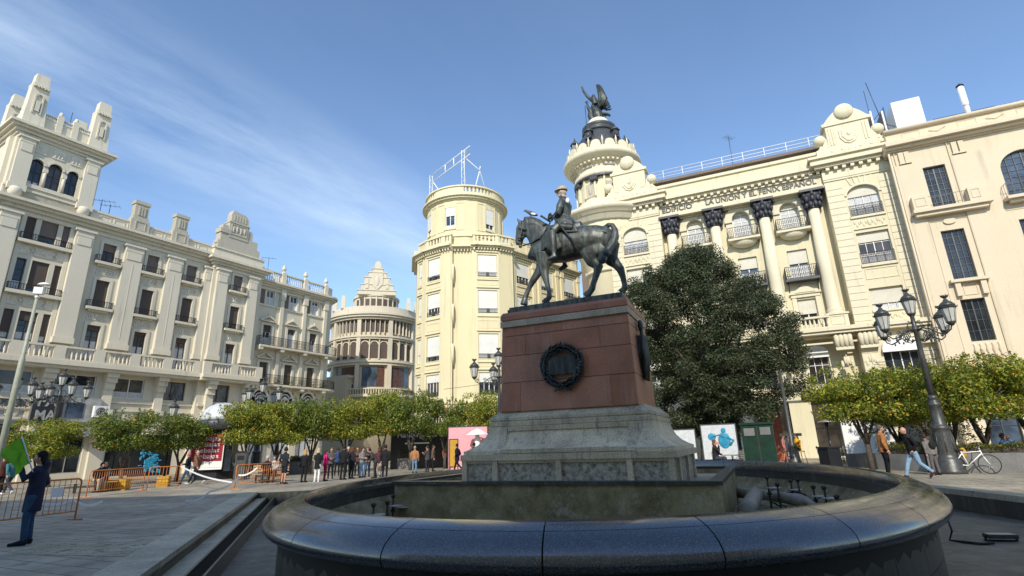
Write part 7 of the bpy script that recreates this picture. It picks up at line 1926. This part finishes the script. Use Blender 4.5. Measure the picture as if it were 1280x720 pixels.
# ------------------------------------------------------------------ people
PM = {}
def cloth(c):
    k = tuple(round(x, 3) for x in c)
    if k not in PM: PM[k] = plain('cloth_%d' % len(PM), c, .85, var=.2, sc=9, bmp=.2, spec=.2)
    return PM[k]
def lerp3(a, b_, t): return tuple(a[i]+(b_[i]-a[i])*t for i in range(3))
def person(p, face, label, top=(.03,.03,.035), legs=(.02,.02,.025), hair=(.03,.02,.015), shoe=(.02,.02,.02), h=1.72, pose='stand', arms='down', hem=.82, hairlen=0, fine=False, group=None, skirt=False, shorts=False, bald=False, hood=False, bag=None, head=(0, 0), stride=.32, female=False, seat=.47, bend=0.0, mask=False, bulk=1.0):
    """face: heading in degrees, 0 = towards the camera side (-y), 90 = towards +x"""
    s = h/1.75
    o = empty('person', (p.x, p.y, 0), radians(face), label, 'person', group); o.scale = (s, s, s)
    vox = .017 if fine else .03
    W = .185 if female else .205; W *= bulk
    hz = .93; off = Vector((0, 0, 0))
    if pose == 'sit': hz = seat+.12
    if pose == 'walk': hz = .91
    # torso leans forward by bend (radians)
    def tor(x, y, z):
        dz = z-.93; return Vector((x, y*cos(bend)-dz*sin(bend), hz+dz*cos(bend)+y*sin(bend)))
    neck = tor(0, .0, 1.47); hd = tor(0, -.03, 1.63)
    hipL, hipR = [(Vector((sx*.095, 0, hz-.02))) for sx in (-1, 1)]
    if pose == 'stand': kn = [Vector((-.1, -.02, .5)), Vector((.105, -.03, .5))]; an = [Vector((-.115, .03, .085)), Vector((.12, .0, .085))]; to = [v+Vector((0, -.2, -.045)) for v in an]
    elif pose == 'walk':
        kn = [Vector((-.09, -stride*.62, .50)), Vector((.09, stride*.35, .50))]; an = [Vector((-.09, -stride*1.05, .10)), Vector((.09, stride*1.45, .22))]
        to = [an[0]+Vector((0, -.2, .0)), an[1]+Vector((0, -.11, -.17))]
    elif pose == 'sit':
        kn = [Vector((-.13, -.42, seat+.1)), Vector((.13, -.42, seat+.1))]; an = [Vector((-.12, -.4, .085)), Vector((.12, -.46, .085))]; to = [v+Vector((0, -.2, -.045)) for v in an]
    sh = [tor(-W+.015, 0, 1.42), tor(W-.015, 0, 1.42)]
    A = arms if isinstance(arms, (tuple, list)) and isinstance(arms[0], str) else (arms, arms)
    el = []; wr_ = []
    for i, sx in ((0, -1), (1, 1)):
        a = A[i]
        q = {'down': ((sx*(W+.06), .03, 1.13), (sx*(W+.05), -.06, .88)), 'pocket': ((sx*(W+.09), .09, 1.13), (sx*(W-.0), -.06, .95)), 'front': ((sx*(W+.05), .0, 1.14), (sx*.07, -.27, 1.12)), 'swingf': ((sx*(W+.05), -.10, 1.15), (sx*(W+.03), -.32, 1.0)), 'swingb': ((sx*(W+.05), .18, 1.16), (sx*(W+.05), .24, .92)), 'up': ((sx*(W+.1), -.16, 1.22), (sx*.13, -.28, 1.48)), 'phone': ((sx*(W+.05), -.07, 1.16), (sx*.09, -.28, 1.26)), 'raise': ((sx*(W+.08), -.05, 1.62), (sx*(W+.02), -.1, 1.86)), 'chin': ((sx*(W+.02), -.22, 1.2), (sx*.06, -.2, 1.5)), 'lap': ((sx*(W+.05), -.05, 1.16), (sx*.1, -.3, 1.04))}[a]
        el.append(tor(*q[0])); wr_.append(tor(*q[1]))
    def T(mb, pts, r, n=12): mb.tube([tuple(v) for v in pts], r, n)
    b = MB()
    T(b, [Vector((0, 0, hz-.06)), tor(0, 0, .95), tor(0, 0, 1.12), tor(0, -.01, 1.28), tor(0, 0, 1.42), tor(0, .0, 1.49)], [(.15, .11), (.165, .12), (.135, .105), (W-.035, .12), (W-.05, .09), (.06, .06)], 14)
    T(b, [neck, tor(0, -.02, 1.57)], [.056, .052])
    b.ball(tuple(hd), (.076, .095, .118), 14, 10); b.ball(tuple(hd+Vector((0, -.028, -.055))), (.055, .06, .06), 10, 8)
    b.tube([tuple(hd+Vector((0, -.085, .02))), tuple(hd+Vector((0, -.118, -.02))), tuple(hd+Vector((0, -.088, -.035)))], [.008, .018, .014], 7)
    for sx in (-1, 1): b.ball(tuple(hd+Vector((sx*.078, .005, -.01))), (.012, .022, .032), 8, 6)
    for i in range(2):
        T(b, [sh[i], el[i], lerpv(el[i], wr_[i], .5) if False else (el[i]+wr_[i])/2, wr_[i]], [.05, .04, .036, .027], 10)
        hp_ = (hipL, hipR)[i]
        T(b, [hp_, (hp_+kn[i])/2, kn[i], (kn[i]*.65+an[i]*.35), an[i]], [.085, .07, .052, .052, .035], 10)
        T(b, [an[i]+Vector((0, .04, -.03)), (an[i]+to[i])/2+Vector((0, 0, -.01)), to[i]], [.035, .038, .025], 8)
    bm_ = remesh(b, vox, 2)
    f = MB()
    for i, sx in ((0, -1), (1, 1)):
        d = (wr_[i]-el[i]).normalized(); c = wr_[i]+d*.045; side = Vector((0, 1, 0)) if abs(d.y) < .8 else Vector((0, 0, 1)); side = (side-d*side.dot(d)).normalized(); nn_ = d.cross(side)*(-sx)
        f.tube([tuple(wr_[i]), tuple(c), tuple(c+d*.045)], [(.027, .022), (.02, .04), (.016, .038)], 8, side=tuple(nn_))
        for k in range(4):
            u_ = side*(.03-.02*k); L_ = (.07, .08, .075, .058)[k]; q = c+d*.04+u_
            f.tube([tuple(q), tuple(q+d*L_*.5+nn_*.006), tuple(q+d*L_*.9+nn_*.024)], [.0095, .009, .006], 5)
        q = c-d*.01+side*.032; f.tube([tuple(q), tuple(q+side*.028+d*.025+nn_*.008), tuple(q+side*.03+d*.055+nn_*.016)], [.012, .010, .007], 5)
    me = mesh_with(bm_, f, M['skin'], 'body'); bo = inst('body', me, o)
    # clothes
    c = MB(); e = .022
    zb = hem
    T(c, [tor(0, 0, zb), tor(0, 0, .98), tor(0, 0, 1.13), tor(0, -.01, 1.28), tor(0, 0, 1.41), tor(0, .01, 1.475)], [((.185 if not skirt else .21)*bulk, .15*bulk), (.175*bulk, .145*bulk), (.16*bulk, .135*bulk), (W-.01, .145*bulk), (W-.02, .115), (.075, .075)], 16)
    for i in range(2): T(c, [sh[i]+Vector((0, 0, -.01)), el[i], (el[i]+wr_[i])/2, wr_[i]*.96+el[i]*.04], [.076*bulk, .062*bulk, .056*bulk, .046], 12)
    if hood: T(c, [tor(0, .09, 1.42), tor(0, .10, 1.52), tor(0, .06, 1.56)], [(.09, .05), (.11, .06), (.08, .03)], 10)
    else: T(c, [tor(0, .0, 1.46), tor(0, -.005, 1.53)], [(.075, .075), (.066, .066)], 12)
    inst('jacket', mesh_with(remesh(c, vox, 3), None, cloth(top), 'jacket'), o)
    c = MB()
    T(c, [Vector((0, 0, hz-.1)), tor(0, 0, .95), tor(0, 0, 1.02)], [(.165, .125), (.17, .13), (.15, .12)], 14)
    for i in range(2):
        hp_ = (hipL, hipR)[i]; end = an[i]+Vector((0, 0, .0)) if not shorts else kn[i]*1.0+Vector((0, 0, .02))
        if shorts: T(c, [hp_, (hp_+kn[i])/2, end], [.10, .092, .082], 12)
        else: T(c, [hp_, (hp_+kn[i])/2, kn[i], (kn[i]+an[i])/2, end], [.10, .088, .07, .062, .054], 12)
    inst('trousers', mesh_with(remesh(c, vox, 3), None, cloth(legs), 'trousers'), o)
    for i in range(2):
        c = MB(); T(c, [an[i]+Vector((0, .055, -.04)), an[i]+Vector((0, -.02, -.03)), (an[i]+to[i])/2+Vector((0, -.02, -.025)), to[i]+Vector((0, -.02, -.01))], [(.042, .045), (.046, .055), (.048, .042), (.035, .026)], 10); c.build('shoe', cloth(shoe), o)
    if not bald or hairlen:
        c = MB(); hc_ = hd+Vector((0, .02, .025)); c.ball(tuple(hc_), (.09, .102, .118), 14, 10)
        vv = [v for v in c.v]; keep = []
        # cut the cap away from the face
        c.v = [(x, min(y, 99), z) if not (y < hd.y-.045 and z < hd.z+.05) else (x*.92+hd.x*.08, max(y, hd.y-.05), max(z, hd.z+.045)) for x, y, z in c.v]
        if hairlen: T(c, [hd+Vector((0, .05, .03)), hd+Vector((0, .085, -.1)), hd+Vector((0, .10, -hairlen))], [(.085, .06), (.10, .05), (.085, .03)], 12)
        c.build('hair', cloth(hair), o)
    if fine:
        c = MB()
        for sx in (-1, 1): c.ball(tuple(hd+Vector((sx*.03, -.088, .015))), (.011, .008, .007), 8, 6)
        c.build('eyes', cloth((.02, .015, .01)), bo)
        c = MB(); c.ball(tuple(hd+Vector((0, -.088, -.055))), (.024, .008, .006), 8, 6); c.build('mouth', cloth((.28, .09, .07)), bo)
    if mask: c = MB(); c.ball(tuple(hd+Vector((0, -.07, -.05))), (.055, .045, .045), 10, 8); c.build('face_mask', cloth((.5, .55, .6)), o)
    if bag:
        kind, bc_ = bag; c = MB()
        if kind == 'back': c.ball(tuple(tor(0, .2, 1.22)), (.15, .09, .2), 12, 8)
        else:
            c.ball(tuple(tor(.26, .02, .92)), (.06, .14, .13), 10, 8); T(c, [tor(.25, 0, 1.02), tor(.1, -.12, 1.3), tor(-.1, -.02, 1.47)], .012, 6)
        c.build('bag', cloth(bc_), o)
    return o
BK, NV = (.014, .014, .017), (.016, .02, .035)
DJ, LJ, BJ = (.03, .05, .09), (.22, .36, .48), (.06, .10, .17)
GP = 'people standing in a group by the fountain'
# nearest figure: carrying a lime green flag over the shoulder
pf_ = G(30, 681); pf_.y += .0
person(pf_, -62, 'person in a long navy coat and jeans holding a lime green flag', (.022, .026, .05), (.03, .07, .13), (.012, .01, .01), (.015, .015, .02), 1.70, 'stand', ('pocket', 'up'), .60, .14, True, female=True, hood=True)
fl_ = empty('flag', (pf_.x+.02, pf_.y-.1, 1.30), radians(-62), 'lime green pointed flag held over the shoulder of the person in navy', 'flag')
def fpt(x, y): q = onD(x, y); return q
Dn = hypot(pf_.x, pf_.y)-.25
def onD(x, y): p = PD(x, y, Dn); return Vector((p.x, p.y, HZ(x, y, Dn)))
c4 = [onD(2, 563), onD(21, 547), onD(32, 566), onD(35, 582), onD(24, 592), onD(21, 577)]
m = MB(); O = fl_.location; inv = Matrix.Rotation(radians(62), 4, 'Z')
def L2(p): return inv @ (p-O)
# cloth: bilinear patch with folds between four corners
A0, A1, B0, B1 = onD(1, 566), onD(21, 599), onD(27, 547), onD(37, 577)
def fn(u_, v_):
    p = (A0*(1-v_)+B0*v_)*(1-u_)+(A1*(1-v_)+B1*v_)*u_; w_ = .05*sin(u_*7+v_*3)+.02*sin(v_*11)
    n_ = Vector((-.3, -1, 0)).normalized(); q = L2(p+n_*w_+Vector((0, 0, .05*sin(pi*u_)*(1-v_)))); return tuple(q)
m.grid(fn, 16, 10); m.build('cloth', M['green_flag'], fl_)
m = MB(); a_, b_ = L2(onD(27, 545)), L2(onD(41, 590)); m.tube([tuple(a_), tuple(b_)], .012, 6); m.build('stick', M['whitepaint'], fl_)
# the two walking men at right
g0 = G(1150, 601)
person(PD(1149, 600, 24.0), 255, 'man in a black jacket and light blue jeans striding left beside the fountain', (.012, .012, .014), (.22, .34, .46), (.2, .18, .16), (.05, .02, .02), 1.78, 'walk', ('pocket', 'pocket'), .84, 0, True, bald=True, stride=.30, bend=.16)
person(PD(1113, 600, 25.4), 70, 'man in a tan brown jacket and black trousers, talking to the man in black', (.36, .15, .055), (.010, .010, .013), (.10, .08, .07), (.015, .015, .015), 1.86, 'stand', ('down', 'down'), .80, 0, True)
def crowd(x, yf, **k):
    pass
def at_ground(x, D): return PD(x, 590, D)
P_ = [
 (355, 30.5, 150, 'man in a dark jacket and shorts, leftmost of the standing crowd', dict(top=(.02, .022, .028), legs=(.018, .018, .022), shorts=True, arms='pocket', h=1.78, hair=(.03, .02, .015))),
 (380, 31.0, 170, 'woman with long blonde hair in black jacket and leggings, seen from behind', dict(top=BK, legs=BK, hair=(.45, .27, .12), hairlen=.26, female=True, h=1.66, arms='phone', bag=('side', (.02, .02, .02)))),
 (396.5, 30.6, 172, 'woman with fair hair in long black padded coat and white trousers', dict(top=(.012, .015, .016), legs=(.72, .72, .70), shoe=(.7, .7, .7), hair=(.50, .38, .22), hairlen=.12, female=True, hem=.68, h=1.67, arms='phone')),
 (406, 31.4, 120, 'woman in a bright magenta pink tracksuit', dict(top=(.55, .02, .16), legs=(.22, .012, .06), hair=(.06, .03, .02), hairlen=.15, female=True, h=1.60, arms=('down', 'phone'))),
 (413, 33.5, 20, 'person in a grey top standing behind the woman in pink', dict(top=(.09, .08, .08), legs=(.012, .012, .015), h=1.70, hair=(.12, .08, .05), arms='front')),
 (428.5, 31.8, 165, 'tall man in black seen from behind beside the woman in pink', dict(top=BK, legs=(.016, .016, .018), h=1.80, hair=(.03, .02, .015), arms='front', bulk=1.08)),
 (439, 32.5, 150, 'person with auburn hair in a black coat, right of the tall man in black', dict(top=(.02, .02, .024), legs=BK, hair=(.14, .055, .025), hairlen=.2, female=True, h=1.70)),
 (452, 33.2, 60, 'person in a black and white patterned jacket with light jeans', dict(top=(.22, .21, .21), legs=LJ, hair=(.05, .03, .02), h=1.66, female=True, arms='front', bag=('side', (.4, .45, .5)))),
 (459, 34.2, 10, 'person in dark clothes in the middle of the crowd beside the patterned jacket', dict(top=(.03, .03, .035), legs=BJ, h=1.68, arms='phone', hair=(.10, .06, .04))),
 (446, 36.0, 0, 'person facing the camera at the back of the crowd', dict(top=(.10, .05, .04), legs=BK, h=1.72, hair=(.04, .03, .02), arms='phone')),
 (434, 36.5, 30, 'pale-haired person at the back of the crowd', dict(top=(.06, .06, .07), legs=BK, h=1.74, hair=(.45, .42, .38))),
 (421, 37.0, 200, 'person in blue at the back of the crowd', dict(top=(.03, .06, .16), legs=BK, h=1.70, hair=(.04, .03, .02))),
 (469, 32.0, 275, 'person in dark grey coat leaning forward with arms reaching out', dict(top=(.05, .05, .05), legs=(.03, .03, .035), h=1.72, bend=.55, arms='front', hair=(.03, .02, .02))),
 (473, 33.4, 200, 'person in pale beige trousers behind the leaning figure', dict(top=(.10, .03, .04), legs=(.48, .38, .30), h=1.66, female=True, hair=(.10, .05, .03), hairlen=.15)),
 (481, 31.6, 175, 'tall person in a long black coat at the right end of the crowd', dict(top=(.014, .014, .016), legs=BK, h=1.76, hem=.62, hair=(.03, .02, .02))),
 (518, 36.5, 178, 'man in a tan jacket and jeans with his back to the camera', dict(top=(.36, .17, .08), legs=(.13, .24, .36), h=1.66, hair=(.35, .28, .2))),
 (534, 35.6, 250, 'person in a dark grey hooded jacket beside the man in the tan jacket', dict(top=(.07, .06, .062), legs=(.03, .03, .035), h=1.66, hood=True, hair=(.05, .03, .02), arms='phone', bulk=1.1)),
 (541, 37.5, 100, 'person in a brown coat behind the grey hooded jacket', dict(top=(.12, .08, .06), legs=BK, h=1.68, hair=(.06, .04, .03))),
 (571.5, 35.0, 250, 'person in navy walking before the pink panel', dict(top=(.012, .012, .03), legs=(.012, .012, .02), h=1.74, pose='walk', stride=.25, arms='pocket', hem=.7, hair=(.02, .015, .01))),
 (593, 33.5, 210, 'person in black close to the left edge of the pedestal base', dict(top=BK, legs=BK, h=1.74, hair=(.02, .015, .01), arms='front')),
 (557, 42, 30, 'person in a reddish brown coat in the shade left of the pink panel', dict(top=(.22, .07, .04), legs=BK, h=1.68, hair=(.08, .05, .04), female=True, hairlen=.2)),
 (245, 34.5, 262, 'bald man in a brown leather jacket walking left past the kiosk', dict(top=(.20, .09, .05), legs=(.02, .02, .022), shoe=(.5, .48, .45), h=1.80, pose='walk', stride=.42, arms=('down', 'swingb'), bald=True)),
 (234, 35.4, 280, 'person in dark blue with a pink scarf walking beside the man in brown leather', dict(top=(.02, .022, .035), legs=(.05, .08, .13), h=1.68, pose='walk', stride=.3, arms='front', hair=(.45, .12, .14), female=True)),
 (294, 38.5, 160, 'person in grey-blue jacket standing right of the kiosk window', dict(top=(.06, .10, .12), legs=(.02, .02, .025), h=1.72, hair=(.03, .02, .02), bag=('back', (.015, .015, .015)))),
 (14, 35, 250, 'person in a teal jacket and jeans striding behind the flag', dict(top=(.05, .16, .18), legs=(.03, .045, .07), h=1.74, pose='walk', stride=.4, arms='swingb', hair=(.04, .03, .02), shoe=(.6, .6, .6))),
 (2, 36, 60, 'person in dark red at the left edge beside the person in teal', dict(top=(.09, .03, .025), legs=BK, h=1.74, hair=(.03, .02, .02))),
 (1171, 26.0, 190, 'person in a grey hooded jacket with backpack beside the bicycle', dict(top=(.16, .15, .14), legs=(.12, .11, .11), h=1.5, hair=(.05, .03, .03), bag=('back', (.02, .02, .02)), bend=.3)),
 (985, 35.5, 60, 'person in a pink top with black bag beside the iron column', dict(top=(.40, .16, .15), legs=(.35, .10, .09), h=1.66, female=True, hair=(.03, .02, .02), hairlen=.2)),
]
for x, D, fc, lb, kw in P_:
    q = at_ground(x, D); person(q, fc+az0(x) if False else fc, lb, group=GP if 350 < x < 490 else None, **kw)
sit_ = [
 (124, 33.0, 70, 'man in dark jacket sitting and looking down, left of the two on the bench', dict(top=(.04, .04, .04), legs=(.42, .38, .28), hair=(.03, .02, .02), arms='lap', bend=.35, seat=.45)),
 (134, 33.0, 10, 'bald man in dark brown sitting, right of the two on the bench', dict(top=(.05, .035, .03), legs=(.05, .05, .055), bald=True, arms='lap', bend=.12, seat=.45)),
 (334, 33.0, 20, 'person in black sitting on the bench behind the rusty barrier', dict(top=BK, legs=(.03, .03, .03), hair=(.5, .45, .4), arms='lap', seat=.45)),
 (343, 33.0, 10, 'person in a pale coat sitting on the bench behind the rusty barrier', dict(top=(.45, .38, .32), legs=(.05, .05, .05), hair=(.10, .05, .03), hairlen=.15, female=True, arms='lap', seat=.45)),
 (896, 29.4, 60, 'woman with auburn hair in black sitting at a table with her hand to her face', dict(top=(.02, .018, .02), legs=(.03, .04, .07), hair=(.16, .06, .03), hairlen=.14, female=True, arms=('chin', 'lap'), seat=.47, h=1.85)),
 (1001, 34.0, 290, 'person in a bright yellow coat on the tall stool', dict(top=(.75, .38, .02), legs=(.02, .02, .02), hair=(.12, .07, .04), hairlen=.2, female=True, arms='lap', seat=.76)),
 (989, 34.0, 60, 'person in white and black on the other tall stool', dict(top=(.5, .46, .42), legs=(.02, .02, .022), hair=(.03, .02, .02), arms='lap', seat=.76)),
 (1262, 29.0, 80, 'person in a blue shirt sitting behind the hedge with a hand to the face', dict(top=(.08, .17, .36), legs=(.03, .03, .04), hair=(.08, .05, .03), arms='chin', seat=.5)),
]
for x, D, fc, lb, kw in sit_:
    person(PD(x, 580, D), fc, lb, pose='sit', **kw)
m = MB(); m.box(-.05, .05, -.02, .02, 0, .01)
# ------------------------------------------------------------------ buildings behind the camera (they shade the foreground and show in the polished rim)
def back_building(x0, x1, y, h, label, mat='cream', rz=0):
    o = empty('square_side_building', (x0, y, 0), rz, label, 'building'); L_ = x1-x0; m = MB(); hs = []
    n = max(1, int(L_/3.2)); fl = max(1, int(h/3.7))
    for i in range(n):
        for k in range(fl): cx = (i+.5)*L_/n; hs.append((cx-.6, cx+.6, 1.0+k*3.7, 3.2+k*3.7))
    wall(m, 0, L_, 0, h, -.4, 0, hs); m.box(0, L_, -9, -.9, 0, h-.1); m.box(0, .3, -.9, -.4, 0, h); m.box(L_-.3, L_, -.9, -.4, 0, h); m.build('wall', M[mat], o)
    m = MB(); m.box(-.2, L_+.2, -.4, .5, h, h+.4); m.box(-.1, L_+.1, -.4, .2, h+.4, h+1.1); m.build('cornice', M['cream_trim'], o)
    for q in hs: window(o, q[0], q[1], q[2], q[3], -.55, 2, 3, 'whitepaint')
back_building(-46, -8, -15, 26.5, 'tall cream block closing the square behind the viewer on the left')
back_building(-8, 6, -15, 25.5, 'middle block closing the square behind the viewer', 'yellow')
back_building(6, 40, -15, 19.5, 'lower pale block closing the square behind the viewer on the right', 'pale')

# ------------------------------------------------------------------ light, sky and camera
SUN_AZ = radians(191); SUN_EL = radians(36)      # azimuth clockwise from +y
sd = Vector((sin(SUN_AZ)*cos(SUN_EL), cos(SUN_AZ)*cos(SUN_EL), sin(SUN_EL)))
sl = bpy.data.lights.new('sun', 'SUN'); sl.energy = 3.1; sl.angle = radians(.5); sl.color = (1, .93, .80)
so = bpy.data.objects.new('sun', sl); COL.objects.link(so); so.rotation_euler = (-sd).to_track_quat('-Z', 'Y').to_euler(); so.location = (0, -10, 60)
wd = bpy.data.worlds.new('World'); SC.world = wd; wd.use_nodes = True
nt = wd.node_tree; nt.nodes.clear()
out = nt.nodes.new('ShaderNodeOutputWorld'); bg = nt.nodes.new('ShaderNodeBackground'); sk = nt.nodes.new('ShaderNodeTexSky')
sk.sky_type = 'NISHITA'; sk.sun_disc = False; sk.sun_elevation = SUN_EL; sk.sun_rotation = SUN_AZ
sk.altitude = 100; sk.air_density = 1.0; sk.dust_density = .3; sk.ozone_density = 2.2
bg.inputs[1].default_value = .15
tc = nt.nodes.new('ShaderNodeTexCoord')
# thin cirrus: noise stretched along one direction on the sky dome
sx = nt.nodes.new('ShaderNodeSeparateXYZ'); nt.links.new(tc.outputs['Generated'], sx.inputs[0])
dv = []
for ax in (0, 1):
    d_ = N(nt, 'ShaderNodeMath', operation='DIVIDE'); nt.links.new(sx.outputs[ax], d_.inputs[0])
    mx = N(nt, 'ShaderNodeMath', operation='MAXIMUM'); nt.links.new(sx.outputs[2], mx.inputs[0]); mx.inputs[1].default_value = .06
    nt.links.new(mx.outputs[0], d_.inputs[1]); dv.append(d_)
cb = nt.nodes.new('ShaderNodeCombineXYZ'); nt.links.new(dv[0].outputs[0], cb.inputs[0]); nt.links.new(dv[1].outputs[0], cb.inputs[1])
m0 = nt.nodes.new('ShaderNodeMapping'); m0.inputs['Rotation'].default_value = (0, 0, radians(-60)); nt.links.new(cb.outputs[0], m0.inputs[0])
mp = nt.nodes.new('ShaderNodeMapping'); mp.inputs['Scale'].default_value = (.55, 1.5, 1); mp.inputs['Location'].default_value = (.35, .2, 0); nt.links.new(m0.outputs[0], mp.inputs[0])
sp_ = nt.nodes.new('ShaderNodeSeparateXYZ'); nt.links.new(m0.outputs[0], sp_.inputs[0])
n1 = noise(nt, mp.outputs[0], 1.1, 9, .62)
n2 = noise(nt, cb.outputs[0], .38, 3, .5)
r1 = ramp(nt, n1, [(.37, 0), (.70, .68)]); band = N(nt, 'ShaderNodeMapRange'); nt.links.new(sp_.outputs[1], band.inputs[0]); band.inputs[1].default_value = 0; band.inputs[2].default_value = 4
r2 = ramp(nt, band.outputs[0], [(.0, .04), (.29, .05), (.395, 1), (.48, .6), (.60, .12), (1, .05)])
mu = N(nt, 'ShaderNodeMath', operation='MULTIPLY'); nt.links.new(r1.outputs[0], mu.inputs[0]); nt.links.new(r2.outputs[0], mu.inputs[1])
ad = N(nt, 'ShaderNodeMath', operation='ADD'); nt.links.new(mu.outputs[0], ad.inputs[0]); ad.inputs[1].default_value = .0; ad.use_clamp = True
blue = mixc(nt, 1.0, sk.outputs[0], (.95, 1.0, 1.04), 'MULTIPLY')
col = mixc(nt, ad.outputs[0], blue, (3.9, 4.7, 5.6))
nt.links.new(col, bg.inputs[0]); nt.links.new(bg.outputs[0], out.inputs[0])

cam = bpy.data.cameras.new('camera'); co = bpy.data.objects.new('camera', cam); COL.objects.link(co)
cam.sensor_width = 36; cam.lens = FPX/1280*36; cam.clip_start = .05; cam.clip_end = 3000
mt = CM.to_4x4(); mt.translation = (0, 0, EYE); co.matrix_world = mt
SC.camera = co
SC.view_settings.view_transform = 'Standard'; SC.view_settings.look = 'None'; SC.view_settings.exposure = .54; SC.view_settings.gamma = 1; SC.view_settings.use_curve_mapping = False
SC.cycles.use_denoising = True
SC.cycles.max_bounces = 6; SC.cycles.diffuse_bounces = 3; SC.cycles.glossy_bounces = 3
